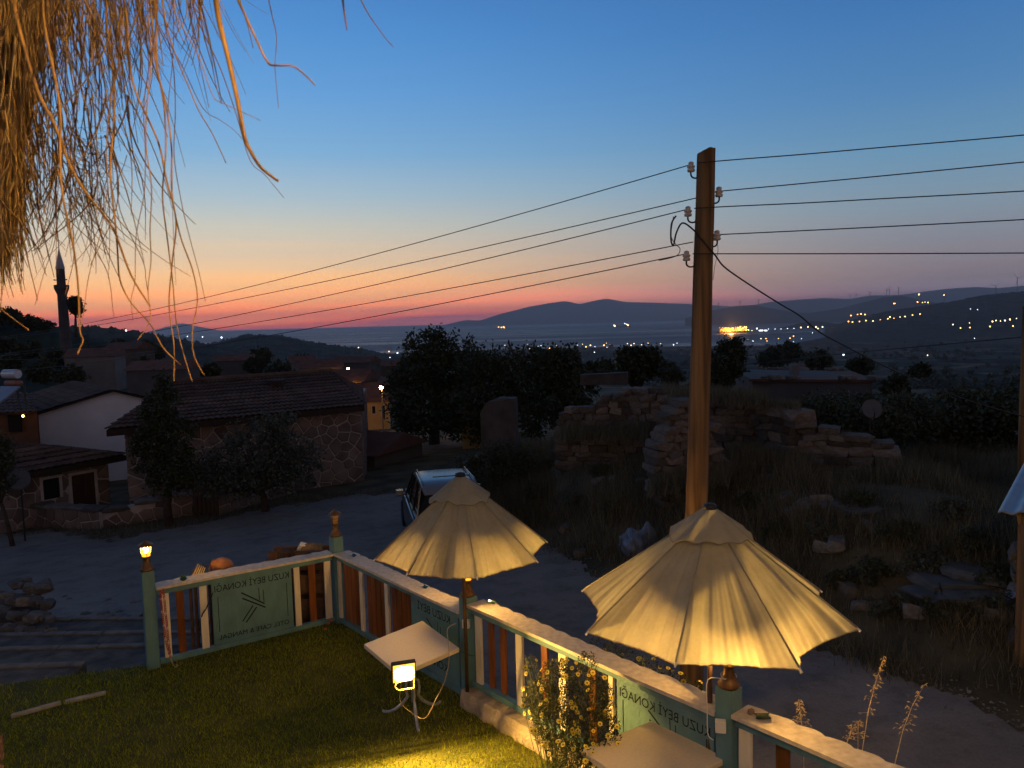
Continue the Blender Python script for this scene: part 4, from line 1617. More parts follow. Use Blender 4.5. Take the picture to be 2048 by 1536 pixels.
def daisy_bush(base, blobs, nleaf, nfl, label, seed, leaf=0.022):
    g = np.random.default_rng(seed)
    t = thing('daisy_bush', label, 'bush', base, 'yellow daisy bushes')
    base = np.array(base)
    pts = []
    wsum = np.array([b[1][0] * b[1][1] * b[1][2] for b in blobs])
    ch_ = g.choice(len(blobs), nleaf, p=wsum / wsum.sum())
    d = g.normal(size=(nleaf, 3))
    d /= np.linalg.norm(d, axis=1)[:, None]
    rad = g.uniform(0.25, 1, nleaf) ** 0.5
    C = np.array([b[0] for b in blobs])[ch_]
    RR = np.array([b[1] for b in blobs])[ch_]
    pos = C + d * rad[:, None] * RR
    pos[:, 2] = np.maximum(pos[:, 2], base[2] + 0.02)
    # narrow leaves
    a_ = g.normal(size=(nleaf, 3))
    a_[:, 2] = np.abs(a_[:, 2]) * 0.8 + 0.2
    a_ /= np.linalg.norm(a_, axis=1)[:, None]
    b_ = np.cross(a_, g.normal(size=(nleaf, 3)))
    b_ /= np.linalg.norm(b_, axis=1)[:, None]
    L = leaf * g.uniform(0.7, 1.6, nleaf)[:, None]
    V = np.stack([pos, pos + a_ * L * 0.5 + b_ * L * 0.17, pos + a_ * L, pos + a_ * L * 0.5 - b_ * L * 0.17], 1)
    fast_mesh('foliage', V, 4, m_bush, t)
    st = MB()
    for i in range(90):
        k = g.integers(len(blobs))
        dd = g.normal(size=3)
        dd /= np.linalg.norm(dd)
        dd[2] = abs(dd[2])
        tip = np.array(blobs[k][0]) + dd * np.array(blobs[k][1]) * 1.02
        root = np.array([base[0] + g.uniform(-0.12, 0.12), base[1] + g.uniform(-0.12, 0.12), base[2]])
        mid_ = (root + tip) / 2 + g.normal(size=3) * 0.03
        st.tube([root, mid_, tip], [0.004, 0.003, 0.0015], 4, cap=False)
    st.build('stems', m_stem, t)
    for i in range(nfl):
        k = g.choice(len(blobs), p=wsum / wsum.sum())
        while True:
            dd = g.normal(size=3)
            dd /= np.linalg.norm(dd)
            if dd[1] < 0.45 and dd[2] > -0.65:
                break
        p = np.array(blobs[k][0]) + dd * np.array(blobs[k][1]) * g.uniform(1.0, 1.12)
        if p[2] < base[2] + 0.04:
            p[2] = base[2] + 0.04 + g.uniform(0, 0.1)
        nrm = Vector(dd * 0.7 + np.array([-0.1, -0.35, 0.45]) + g.normal(size=3) * 0.3).normalized()
        M = Vector((0, 0, 1)).rotation_difference(nrm).to_matrix().to_4x4()
        s = g.uniform(0.016, 0.027)
        shared('flower', FLOWER, t, Matrix.Translation(Vector(p)) @ M @ Matrix.Diagonal((s, s, s * g.uniform(0.6, 1.6), 1)))
    return t


b0 = P(1130, 1500, 5.85)
gx0 = [P(1120, 1360, 6.15), P(1080, 1400, 6.2), P(1190, 1400, 5.95), P(1110, 1450, 5.95), P(1200, 1470, 5.75), P(1060, 1330, 6.35), P(1150, 1530, 5.6), P(1175, 1330, 6.2)]
rr0 = [(0.17, 0.15, 0.18), (0.15, 0.14, 0.18), (0.16, 0.14, 0.2), (0.2, 0.17, 0.22), (0.17, 0.15, 0.2), (0.06, 0.06, 0.09), (0.2, 0.17, 0.2), (0.09, 0.08, 0.12)]
daisy_bush(Vector((0.32, 5.95, 0.0)), [(tuple(p), r) for p, r in zip(gx0, rr0)], 13000, 125, 'bushy yellow daisies growing over the plinth on the lawn side', 3)
for k, (u0, v0, Y0, n_) in enumerate([(1240, 1305, 7.1, 4)]):
    bl = []
    for i in range(7):
        f = i / 6
        p = P(1200 + 180 * f, 1288 + 92 * f, 7.15 - 1.2 * f)
        bl.append((tuple(p + Vector((0, 0, -0.03))), (0.12, 0.10, 0.12)))
    mid_ = P(1290, 1340, 6.55)
    daisy_bush(Vector((mid_.x, mid_.y, zt1(mid_.x, mid_.y))), bl + [((p_[0], p_[1], p_[2] - 0.35), (0.12, 0.1, 0.3)) for (p_, _) in bl], 8000, 95, 'yellow daisies growing along the far side of the fence by the pole', 4, 0.02)

# ------------------------------------------------------------------ wild oats beyond the right bay
m_oat = mat('dry_oat', (0.62, 0.46, 0.24), 0.7, 0.25, 30)


def oat(pix, Y, n, label, seed, s=0.028):
    g = np.random.default_rng(seed)
    pts = [P(u, v, Y) for u, v in pix]
    base = Vector((pts[0].x, pts[0].y, zt1(pts[0].x, pts[0].y)))
    t = thing('wild_oat', label, 'grass stalk', base, 'dry wild oats beyond the fence')
    MB().tube([base] + pts, [0.0035] + [0.0028 - 0.002 * i / len(pts) for i in range(len(pts))], 5).build('stalk', m_oat, t)
    V = []
    lo = len(pts) * 0.35
    br = MB()
    for i in range(n):
        f = g.uniform(0.30, 1.0)
        x = f * (len(pts) - 1)
        k = min(int(x), len(pts) - 2)
        p = pts[k].lerp(pts[k + 1], x - k)
        d = Vector((g.normal(), g.normal() * 0.5, g.uniform(-0.4, 0.9))).normalized()
        q = p + d * g.uniform(0.015, 0.07) * (1.25 - f)
        br.tube([p, q], 0.0008, 3, cap=False)
        dn = Vector((d.x * 0.6, d.y * 0.4, -0.5 + g.uniform(-0.3, 0.8))).normalized()
        sd = dn.cross(Vector((0, -1, 0.2))).normalized() * s * 0.16
        L = s * g.uniform(0.7, 1.2)
        V.append([q, q + dn * L * 0.4 + sd, q + dn * L, q + dn * L * 0.4 - sd])
        o2 = dn.cross(sd).normalized() * s * 0.14
        V.append([q, q + dn * L * 0.4 + o2, q + dn * L, q + dn * L * 0.4 - o2])
    br.build('branchlets', m_oat, t)
    fast_mesh('spikelets', np.array([[tuple(c) for c in q] for q in V]), 4, m_oat, t)['kind'] = 'stuff'
    return t


oat([(1723, 1510), (1737, 1420), (1750, 1370), (1768, 1312)], 5.6, 46, 'tallest dry wild oat stalk beyond the right fence bay', 1)
oat([(1788, 1535), (1806, 1460), (1825, 1410), (1850, 1368)], 5.9, 46, 'dry wild oat stalk leaning right, the rightmost one', 2)
oat([(1608, 1475), (1602, 1440), (1598, 1400)], 5.75, 50, 'short dry wild oat just right of the parasol post', 3, 0.026)
oat([(1716, 1505), (1716, 1470), (1717, 1442)], 5.3, 36, 'short dry wild oat at the foot of the tallest stalk', 4, 0.026)
oat([(1688, 1500), (1700, 1470), (1704, 1448)], 5.35, 30, 'short dry wild oat over the plank edge, left of the tallest stalk', 5, 0.024)

# ------------------------------------------------------------------ brick pillar at the left edge
m_brick = mat('old_brick', (0.17, 0.065, 0.04), 0.9, 0.3, 12, bump=0.6, bscale=60, per_obj=0.3)
m_mortar = mat('mortar', (0.33, 0.23, 0.15), 0.95, 0.2, 20, bump=0.5)
ex = P(8, 1400, 1.9)
bpil = thing('brick_pillar', 'brick pillar cut by the left edge of the picture', 'pillar', (ex.x - 0.2, 1.75, 0))
MB().box((ex.x - 0.172, 1.75, 2.4), (0.30, 0.28, 4.8)).build('mortar_core', m_mortar, bpil)
bm_b = MB().box((0, 0, 0), (1, 1, 1)).build('brick', m_brick, bpil)
bme = bm_b.data
bpil_first = bm_b
bpil_i = 0
zz = 0.06
row = 0
while zz < 4.8:
    for k in range(2):
        s = (0.205, 0.295, 0.062) if (row + k) % 2 else (0.100, 0.295, 0.062)
        xoff = ((0.055 if s[0] > 0.15 else 0.107) if k else (-0.055 if s[0] > 0.15 else -0.107))
        jx = random.uniform(-0.006, 0.006)
        M = Matrix.Translation((ex.x - 0.17 + (xoff if k == 0 else xoff) + jx, 1.75 + random.uniform(-0.004, 0.004), zz)) @ Matrix.Rotation(random.uniform(-0.02, 0.02), 4, 'Z') @ Matrix.Diagonal((s[0], s[1], s[2], 1))
        if bpil_i == 0:
            bm_b.matrix_basis = M
        else:
            shared('brick', bme, bpil, M)
        bpil_i += 1
    zz += 0.074
    row += 1

# ------------------------------------------------------------------ terrace wall lamp behind the viewer, lighting thatch and fence
tl = Vector((1.35, -0.9, 5.7))
t = thing('terrace_lamp', 'terrace wall lamp on the house behind the viewer', 'lamp', tl)
MB().lathe([(0.03, 0.16), (0.10, 0.14), (0.118, 0.012), (0.114, 0.012), (0.096, 0.13)], tl, 16).build('shade', m_rust, t, smooth=True)
MB().lathe([(0.01, -0.045), (0.03, -0.03), (0.042, 0.0), (0.03, 0.03), (0.015, 0.06)], tl + Vector((0, 0, 0.03)), 16).build('bulb', glow('warm_bulb', (1.0, 0.58, 0.20), 6800.0, True), t, smooth=True)
MB().tube([tl + Vector((0, 0, 0.16)), tl + Vector((0, -0.15, 0.3)), tl + Vector((0, -0.5, 0.3))], 0.012, 8).build('bracket', m_black, t)
MB().box(tl + Vector((0, -0.55, 0.2)), (0.18, 0.06, 0.4)).build('wall_plate', m_black, t)

# ------------------------------------------------------------------ thatch of the straw parasol over the viewer's left
m_straw = leaf_mat('straw', (0.30, 0.18, 0.05), (0.68, 0.48, 0.18), 0.2, 0.6)
m_straw2 = leaf_mat('straw_dark', (0.22, 0.125, 0.045), (0.50, 0.33, 0.13), 0.2, 0.6)
th_ = thing('straw_parasol', 'frayed straw parasol fringe hanging into the upper left corner', 'parasol', P(-120, 200, 1.7))


def ribbons(paths, widths, nm, m_, parent, g):
    """paths (N, K, 3) strands as slim three-sided straws"""
    N, K, _ = paths.shape
    T = np.gradient(paths, axis=1)
    T /= np.linalg.norm(T, axis=2)[..., None] + 1e-9
    ref = np.array([0.3, 1.0, 0.1])
    u = np.cross(T, ref)
    u /= np.linalg.norm(u, axis=2)[..., None] + 1e-9
    w = np.cross(T, u)
    tap = np.linspace(1, 0.35, K)[None, :, None] * widths[:, None, None]
    ring = []
    for k in range(3):
        an = 2 * math.pi * k / 3
        ring.append(paths + (u * math.cos(an) + w * math.sin(an)) * tap)
    ring = np.stack(ring, 2)          # N K 3 3
    q = np.stack([ring[:, :-1], np.roll(ring, -1, 2)[:, :-1], np.roll(ring, -1, 2)[:, 1:], ring[:, 1:]], 3)   # N K-1 3 4 3
    vs = ring.reshape(-1, 3)
    base = (np.arange(N) * K * 3)[:, None, None]
    kk = (np.arange(K - 1) * 3)[None, :, None]
    jj = np.arange(3)[None, None, :]
    a_ = base + kk + jj
    b_ = base + kk + (jj + 1) % 3
    fq = np.stack([a_, b_, b_ + 3, a_ + 3], -1).reshape(-1, 4).astype(np.int32)
    me = bpy.data.meshes.new(nm)
    me.vertices.add(len(vs))
    me.vertices.foreach_set('co', vs.astype(np.float32).reshape(-1))
    me.loops.add(len(fq) * 4)
    me.loops.foreach_set('vertex_index', fq.reshape(-1))
    me.polygons.add(len(fq))
    me.polygons.foreach_set('loop_start', np.arange(0, len(fq) * 4, 4, dtype=np.int32))
    me.polygons.foreach_set('loop_total', np.full(len(fq), 4, np.int32))
    me.update(calc_edges=True)
    me.polygons.foreach_set('use_smooth', [True] * len(fq))
    setmat(me, m_)
    o = bpy.data.objects.new(nm, me)
    col.objects.link(o)
    link_part(o, parent)
    return o


def Pn(U, V, Y):
    x = (U - 1024.0) / 1540.0
    y = (V - 768.0) / 1540.0
    c, s = math.cos(ROLL), math.sin(ROLL)
    xl, yl = c * x - s * y, s * x + c * y
    c, s = math.cos(PITCH), math.sin(PITCH)
    rx, ry, rz = xl, c - yl * s, -(s + yl * c)
    return np.stack([rx / ry * Y, np.broadcast_to(Y, rx.shape), HC + rz / ry * Y], -1)


def strands(n, ufun, v0, vlen, slope, curl, Yr, g, K=12, taper=False):
    U0 = ufun(n)
    V0 = g.uniform(v0[0], v0[1], n)
    if taper:
        U0 = -90 + (196 - 0.15 * (V0 + 260)) * U0
    Ln = g.uniform(vlen[0], vlen[1], n)
    Sl = g.normal(slope[0], slope[1], n)
    Cv = g.normal(0, curl, n)
    ph = g.uniform(0, 6.28, n)
    fr_ = g.uniform(2, 6, n)
    s = np.linspace(0, 1, K)[None]
    U = U0[:, None] + Sl[:, None] * Ln[:, None] * s + Cv[:, None] * s ** 2 + g.normal(0, 7, n)[:, None] * np.sin(fr_[:, None] * s + ph[:, None])
    Vv = V0[:, None] + Ln[:, None] * s
    Y = g.uniform(*Yr, n)[:, None] + g.normal(0, 0.05, n)[:, None] * s
    return Pn(U, Vv, Y)


g = np.random.default_rng(55)
a1 = strands(5600, lambda n: g.uniform(0, 1, n) ** 1.15, (-260, 330), (150, 310), (-0.06, 0.13), 18, (1.55, 2.3), g, taper=True)
a2 = strands(700, lambda n: g.uniform(-70, 30, n), (200, 400), (90, 170), (-0.02, 0.12), 18, (1.5, 2.2), g)
a3 = strands(210, lambda n: 90 + 210 * g.uniform(0, 1, n) ** 1.6, (-200, 60), (140, 330), (0.02, 0.18), 35, (1.35, 2.1), g)
a4 = strands(105, lambda n: 90 + 330 * g.uniform(0, 1, n) ** 1.2, (-160, 0), (110, 260), (0.12, 0.16), 40, (1.3, 2.0), g)
a5 = strands(95, lambda n: 60 + 200 * g.uniform(0, 1, n) ** 1.4, (150, 330), (150, 260), (0.10, 0.2), 50, (1.45, 2.0), g)
a6 = strands(26, lambda n: 20 + 190 * g.uniform(0, 1, n), (330, 400), (110, 190), (0.08, 0.25), 60, (1.5, 2.0), g)
P1 = np.concatenate([a1, a2])
o = ribbons(P1, g.uniform(0.0012, 0.0030, len(P1)), 'thatch', m_straw, th_, g)
o['kind'] = 'stuff'
P2 = np.concatenate([a3, a4, a5, a6])
o = ribbons(P2, g.uniform(0.0009, 0.0024, len(P2)), 'loose_straws', m_straw2, th_, g)
o['kind'] = 'stuff'
# fine curled twigs at the fringe
tw = []
for i in range(170):
    u0, v0 = g.uniform(110, 200), g.uniform(250, 410)
    if i % 4 == 0:
        u0, v0 = g.uniform(170, 330), g.uniform(-20, 120)
    L_, an, cv = g.uniform(30, 85), g.uniform(-0.2, 1.1), g.normal(0, 1.5)
    s = np.linspace(0, 1, 12)
    aa = an + cv * s ** 2
    du = np.cumsum(np.cos(aa)) * L_ / 12
    dv = np.cumsum(np.sin(aa)) * L_ / 12
    tw.append(Pn(u0 + du, v0 + dv, np.full(12, g.uniform(1.8, 2.3))))
ribbons(np.array(tw), g.uniform(0.0005, 0.0010, len(tw)), 'curled_twigs', m_straw2, th_, g)['kind'] = 'stuff'
# the core of the thatch so no daylight shows through its thick part
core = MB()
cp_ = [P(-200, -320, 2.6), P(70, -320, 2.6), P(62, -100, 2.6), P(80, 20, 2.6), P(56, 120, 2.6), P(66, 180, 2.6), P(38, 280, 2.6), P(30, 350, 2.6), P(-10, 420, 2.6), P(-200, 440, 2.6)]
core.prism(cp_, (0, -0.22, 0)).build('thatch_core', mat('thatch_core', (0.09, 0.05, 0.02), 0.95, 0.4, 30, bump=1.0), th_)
# single long straws one can follow by eye
LONG = [([(428, -30), (438, 40), (455, 110), (475, 200), (488, 270), (500, 300), (522, 335), (556, 362)], 1.15, 0.0042, 0),
        ([(462, -30), (490, 30), (512, 78), (536, 125), (556, 131), (585, 132), (610, 150), (630, 170)], 1.05, 0.0020, 0),
        ([(533, -20), (545, 35), (553, 75), (550, 130), (553, 175), (557, 216)], 1.5, 0.0011, 1),
        ([(715, -15), (735, 25), (752, 50), (770, 75), (787, 94)], 1.3, 0.0012, 1),
        ([(684, -15), (688, 20), (694, 60)], 1.0, 0.0016, 1),
        ([(335, 60), (355, 120), (378, 175), (398, 222), (425, 268), (452, 326)], 1.5, 0.0018, 0),
        ([(392, -20), (408, 70), (424, 130), (432, 170), (443, 208)], 1.4, 0.0012, 1),
        ([(380, -20), (385, 60), (400, 130), (418, 215)], 1.45, 0.0011, 1),
        ([(405, 215), (440, 240), (470, 262), (497, 293)], 1.5, 0.0010, 1),
        ([(500, 320), (530, 350), (568, 396)], 1.5, 0.0012, 1),
        ([(425, 190), (450, 208), (480, 222), (521, 241)], 1.1, 0.0009, 0),
        ([(40, 60), (75, 180), (110, 250), (140, 330), (172, 385), (215, 440), (232, 470), (262, 550), (300, 612)], 1.45, 0.0036, 0),
        ([(230, 440), (235, 500), (240, 560), (262, 605), (298, 645), (312, 670), (330, 700), (362, 730)], 1.5, 0.0022, 0),
        ([(270, 180), (315, 280), (333, 360), (352, 440), (345, 520), (338, 610), (348, 690), (348, 762)], 1.5, 0.0024, 0),
        ([(240, 420), (285, 520), (292, 560), (298, 600)], 1.6, 0.0013, 1),
        ([(335, 480), (345, 560), (352, 640), (365, 700), (384, 762)], 1.45, 0.0019, 0),
        ([(360, 470), (385, 540), (395, 600), (385, 660), (388, 710), (408, 750)], 1.4, 0.0018, 0),
        ([(362, 400), (378, 470), (398, 545), (411, 603)], 1.55, 0.0012, 1),
        ([(300, 460), (302, 520), (296, 580), (300, 640), (275, 680)], 1.35, 0.0014, 0),
        ([(180, 480), (215, 545), (226, 620), (228, 632)], 1.5, 0.0012, 1),
        ([(200, 470), (178, 550), (168, 620), (163, 650)], 1.5, 0.0012, 0),
        ([(147, 470), (147, 520), (138, 560), (130, 590)], 1.6, 0.0013, 1),
        ([(160, 660), (166, 680), (155, 708)], 1.2, 0.0022, 0),
        ([(110, 480), (90, 540), (70, 610)], 1.55, 0.0012, 1),
        ([(345, 400), (348, 500), (352, 570)], 1.7, 0.0010, 1),
        ([(270, 560), (262, 600), (266, 640)], 1.3, 0.0010, 1),
        ([(0, 610), (20, 632), (58, 660)], 1.2, 0.0013, 0)]


m_st1 = mat('golden_straw', (0.52, 0.29, 0.08), 0.6, 0.3, 30)
m_st2 = mat('brown_straw', (0.28, 0.14, 0.06), 0.7, 0.3, 30)
for px, Y, r, dk in LONG:
    (u0, v0), (u1, v1) = px[0], px[1]
    if v0 > 0:
        # every straw grows out of the thatch above
        k_ = max(1, int(v0 / 90))
        sl = (u1 - u0) / max(20.0, v1 - v0) * 0.35
        lead = [(u0 - sl * (v0 + 50) * (1 - i / (k_ + 1)) + 7 * math.sin(1.7 * i + u0) * (i > 0), -50 + (v0 + 50) * i / (k_ + 1)) for i in range(k_ + 1)]
        px = lead + px
    pts = catmull([P(u, v, Y + 0.03 * math.sin(i)) for i, (u, v) in enumerate(px)])
    nn = len(pts)
    MB().tube(pts, [r * (1 - 0.55 * i / nn) for i in range(nn)], 6).build('straw', m_st2 if dk else m_st1, th_, smooth=True)
# ------------------------------------------------------------------ utility pole and its lines
m_wood = mat('weathered_pole_wood', (0.30, 0.17, 0.07), 0.85, 0.0, 16, c2=(0.085, 0.045, 0.02), bump=1.0, bscale=34, stretch=(1, 1, 0.045), detail=8)
m_porc = mat('porcelain', (0.60, 0.50, 0.42), 0.25, 0.08, 20, spec=0.6)
m_wire = mat('weathered_wire', (0.035, 0.03, 0.028), 0.6, 0.2, 30)
PY = 9.0
p_top, p_bot = P(1413, 297, PY), P(1382, 1385, PY)
ax = (p_top - p_bot).normalized()
zb_ = zt1(p_bot.x, p_bot.y)
p_foot = p_bot + ax * ((zb_ - 0.4 - p_bot.z) / ax.z)
up_ = thing('utility_pole', 'tall weathered wooden utility pole behind the nearer parasol', 'pole', p_foot)
Lp = (p_top - p_foot).length
nseg, nr = 60, 20
V = np.zeros((nseg + 1, nr, 3))
g = np.random.default_rng(2)
kr = g.uniform(0, 6.28, 8)
for i in range(nseg + 1):
    f = i / nseg
    c = p_foot + ax * (Lp * f)
    for j in range(nr):
        an = 2 * math.pi * j / nr
        r = 0.145 - 0.042 * f + 0.0035 * math.sin(5 * an + kr[0] + f * 3) + 0.002 * math.sin(9 * an + kr[1] + 7 * f) + 0.002 * math.sin(30 * f + an)
        # a long drying crack facing the lawn
        da = (an - 4.9 - 0.15 * math.sin(f * 5) + math.pi) % (2 * math.pi) - math.pi
        r -= 0.010 * math.exp(-(da / 0.09) ** 2) * (0.25 < f < 0.93)
        p = c + Vector((math.cos(an) * r, math.sin(an) * r, 0))
        if i == nseg:
            p.z -= 0.07 * (0.5 - 0.5 * math.cos(an - 0.3)) * 0 + 0.055 * max(0, -math.cos(an)) + g.uniform(0, 0.012)
        V[i, j] = p
shaft = grid_mesh('shaft', V, m_wood, up_, wrap=True)
tc_ = p_top + Vector((0.01, 0, -0.005))
MB().add([tuple(V[nseg, j]) for j in range(nr)] + [tuple(tc_)], [(j, (j + 1) % nr, nr) for j in range(nr)]).build('pole_top', m_wood, up_)
INS = [(1382, 334, 0), (1438, 384, 1), (1376, 423, 0), (1434, 471, 1), (1373, 512, 0)]
ins_pts = []
for u, v, side in INS:
    c = P(u, v, PY - 0.02)
    ins_pts.append(c)
    io = MB().lathe([(0.010, -0.058), (0.040, -0.055), (0.045, -0.03), (0.030, -0.018), (0.046, -0.005), (0.044, 0.012), (0.027, 0.022), (0.032, 0.034), (0.030, 0.05), (0.014, 0.06)], c, 14).build('insulator', m_porc, up_, smooth=True)
    q = P(1405, v + 22, PY - 0.02) if side else P(1400, v + 18, PY - 0.02)
    sg = 1 if side else -1
    MB().tube(catmull([c + Vector((0, 0, -0.02)), c + Vector((0, 0, -0.095)), c + Vector((-0.035 * sg, 0, -0.125)), c + Vector((-0.085 * sg, 0, -0.115)), c + Vector((-0.105 * sg, 0.0, -0.05)), Vector((p_top.x if False else c.x - 0.17 * sg, c.y + 0.02, c.z - 0.03))]), 0.010, 6).build('hook', m_black, up_, smooth=True)


def line(pts_px, name, label, r=0.006, grp=None):
    pts = catmull([P(u, v, Y) for u, v, Y in pts_px], 8)
    o = MB().tube(pts, r, 5, cap=False).build(name, m_wire, smooth=True)
    return tag(o, label, 'wire', grp)


def span(a, b, sag, name, label, r=0.0065, n=60, grp='power lines on the utility pole', kink=None):
    pts = []
    for i in range(n + 1):
        f = i / n
        p = a.lerp(b, f)
        p.z -= sag * 4 * f * (1 - f)
        if kink:
            p.z += kink * math.sin(f * 40) * 0.5 * math.exp(-f * 6)
        pts.append(p)
    o = MB().tube(pts, r, 5, cap=False).build(name, m_wire, smooth=True)
    return tag(o, label, 'wire', grp)


# to the left they run down to a pole beyond the picture, 45 m off
ENDL = [(-260, 682), (-260, 690), (-260, 710), (-260, 714), (-260, 738)]
MIDL = [(560, 558), (560, 581), (560, 612), (560, 637), (560, 668)]
NAMES = ['uppermost', 'second', 'third', 'fourth', 'lowest']
starts = [ins_pts[0] + Vector((-0.03, 0, 0.02)), P(1392, 396, PY + 0.12), ins_pts[2] + Vector((-0.03, 0, 0.02)), P(1386, 484, PY + 0.12), ins_pts[4] + Vector((-0.03, 0, 0.02))]
for k in range(5):
    a = starts[k]
    b = P(*ENDL[k], 38.0)
    # find the sag that carries the wire through its measured middle
    best = None
    for sag in np.arange(0.0, 2.6, 0.02):
        f = np.linspace(0, 1, 200)
        us = []
        for ff in f[::4]:
            p = a.lerp(b, ff)
            p.z -= sag * 4 * ff * (1 - ff)
            us.append(proj(p))
        us = np.array(us)
        vv = np.interp(-MIDL[k][0], -us[:, 0], us[:, 1])
        e = abs(vv - MIDL[k][1])
        if best is None or e < best[0]:
            best = (e, sag)
    span(a, b, best[1], 'power_line', NAMES[k] + ' overhead wire running left from the utility pole to the village')
ENDR = [(2048, 265), (2048, 319), (2048, 377), (2048, 434), (2048, 501)]
startsR = [ins_pts[0] + Vector((0.03, -0.05, 0.01)), ins_pts[1] + Vector((0.03, 0, 0.01)), ins_pts[2] + Vector((0.03, -0.05, 0.01)), ins_pts[3] + Vector((0.03, 0, 0.01)), ins_pts[4] + Vector((0.03, -0.05, 0.01))]
for k in range(5):
    a = startsR[k]
    if k % 2 == 0:
        a = a + Vector((0, -0.12, 0))
    m_ = P(*ENDR[k], 8.0)
    b = a + (m_ - a) * 3.2
    span(a, b, 0.03, 'power_line', NAMES[k] + ' overhead wire running right from the utility pole', kink=0.006 if k in (0, 2) else 0)
line([(1347, 433, 8.95), (1342, 470, 8.93), (1350, 487, 8.93), (1360, 498, 8.93), (1352, 512, 8.95), (1318, 521, 9.2)], 'jumper_wire', 'thin jumper loop hanging left of the utility pole', 0.005)
line([(1352, 432, 8.95), (1343, 448, 8.92), (1342, 480, 8.9), (1347, 490, 8.9), (1353, 465, 8.9), (1365, 446, 8.88), (1385, 458, 8.87), (1400, 475, 8.86), (1430, 510, 8.86), (1450, 535, 9.0), (1500, 570, 9.3),
      (1560, 608, 9.8), (1600, 632, 10.1), (1640, 665, 10.5), (1690, 692, 11.0), (1760, 728, 11.6), (1850, 768, 12.4), (1950, 805, 13.2), (2080, 842, 14.2)], 'service_cable', 'thick black service cable sagging right from the pole to the dark trees', 0.010)
line([(1432, 478, 9.0), (1436, 500, 9.0), (1430, 530, 9.0), (1426, 560, 9.05)], 'loose_wire', 'thin loose wire end dangling just right of the pole', 0.003)
line([(1180, 742, 60), (1400, 735, 50), (1560, 722, 42), (1700, 706, 36), (1850, 692, 30), (2080, 671, 24)], 'far_cable', 'dark low cable stretching over the valley to the right', 0.022)
line([(0, 719, 40), (110, 718, 36), (220, 711, 32), (330, 700, 28), (420, 690, 25), (520, 672, 22)], 'far_cable', 'lowest slack cable over the rooftops at the left', 0.010)

# ------------------------------------------------------------------ parked car
m_car = mat('dark_car_paint', (0.012, 0.013, 0.015), 0.22, 0.1, 3, spec=0.7)
m_carroof = mat('roof_sky_sheen', (0.13, 0.15, 0.18), 0.25, 0.05, 3, spec=0.6)  # pale blue of reflected sky put into the roof and trim colour
m_cglass = mat('car_glass', (0.008, 0.009, 0.010), 0.05, 0.1, 3, spec=0.8)
m_tyre = mat('tyre_rubber', (0.012, 0.012, 0.012), 0.9, 0.2, 20)
m_chrome = mat('bright_trim', (0.45, 0.45, 0.45), 0.25, 0.05, 10, metallic=0.8)
car_rear = Vector((-1.42, 17.0, 0))
hd = Vector((-0.21, 0.978, 0)).normalized()
sd_ = Vector((hd.y, -hd.x, 0))                 # car's right side
zc = zt1(-1.8, 19.0) + 0.03
car = thing('car', 'dark off-road car with a pale sky sheen coloured into its roof parked behind the farther parasol', 'car', (car_rear.x + hd.x * 2, car_rear.y + hd.y * 2, zc))


def CV(x, y, z):
    """x forward from the rear bumper, y to the right, z up"""
    return Vector((car_rear.x, car_rear.y, zc)) + hd * x + sd_ * y + Vector((0, 0, z))


def loft(secs, nm, m_, smooth=True, parent=car, cap=True):
    """secs: list of point rings"""
    n_ = len(secs[0])
    vs = [p for s in secs for p in s]
    fs = []
    for i in range(len(secs) - 1):
        for k in range(n_):
            a_, b_ = i * n_ + k, i * n_ + (k + 1) % n_
            fs.append((a_, b_, b_ + n_, a_ + n_))
    if cap:
        fs += [tuple(range(n_)), tuple((len(secs) - 1) * n_ + k for k in range(n_))]
    return MB().add(vs, fs).build(nm, m_, parent, smooth=smooth, bevel=0.0)


body = []
for x, w, zlo, zsh in ((0.0, 0.74, 0.45, 0.82), (0.05, 0.84, 0.36, 0.96), (0.5, 0.87, 0.32, 1.02), (1.6, 0.88, 0.30, 1.02), (2.9, 0.88, 0.30, 1.00), (3.1, 0.87, 0.30, 0.98), (4.0, 0.84, 0.32, 0.90), (4.25, 0.78, 0.36, 0.80), (4.32, 0.68, 0.42, 0.70)):
    body.append([CV(x, -w, zlo), CV(x, w, zlo), CV(x, w + 0.015, (zlo + zsh) / 2), CV(x, w - 0.02, zsh - 0.06), CV(x, w - 0.09, zsh), CV(x, -w + 0.09, zsh), CV(x, -w + 0.02, zsh - 0.06), CV(x, -w - 0.015, (zlo + zsh) / 2)])
loft(body, 'body', m_car, smooth=False)
cabin = []
for x, w0, w1, zr in ((0.10, 0.76, 0.58, 1.55), (0.35, 0.78, 0.63, 1.70), (1.3, 0.79, 0.65, 1.72), (2.15, 0.79, 0.64, 1.69), (3.05, 0.77, 0.63, 1.06)):
    cabin.append([CV(x, -w0, 0.98), CV(x, w0, 0.98), CV(x, w1, zr - 0.03), CV(x, -w1, zr - 0.03)])
loft(cabin, 'cabin', m_cglass, smooth=False)
roof = []
for x, w, z in ((0.10, 0.60, 1.56), (0.32, 0.655, 1.70), (0.8, 0.67, 1.735), (1.4, 0.675, 1.74), (1.95, 0.665, 1.725), (2.2, 0.64, 1.685)):
    roof.append([CV(x, -w, z - 0.02), CV(x, w, z - 0.02), CV(x, w * 0.9, z + 0.012), CV(x, w * 0.4, z + 0.024), CV(x, -w * 0.4, z + 0.024), CV(x, -w * 0.9, z + 0.012)])
loft(roof, 'roof', m_carroof)
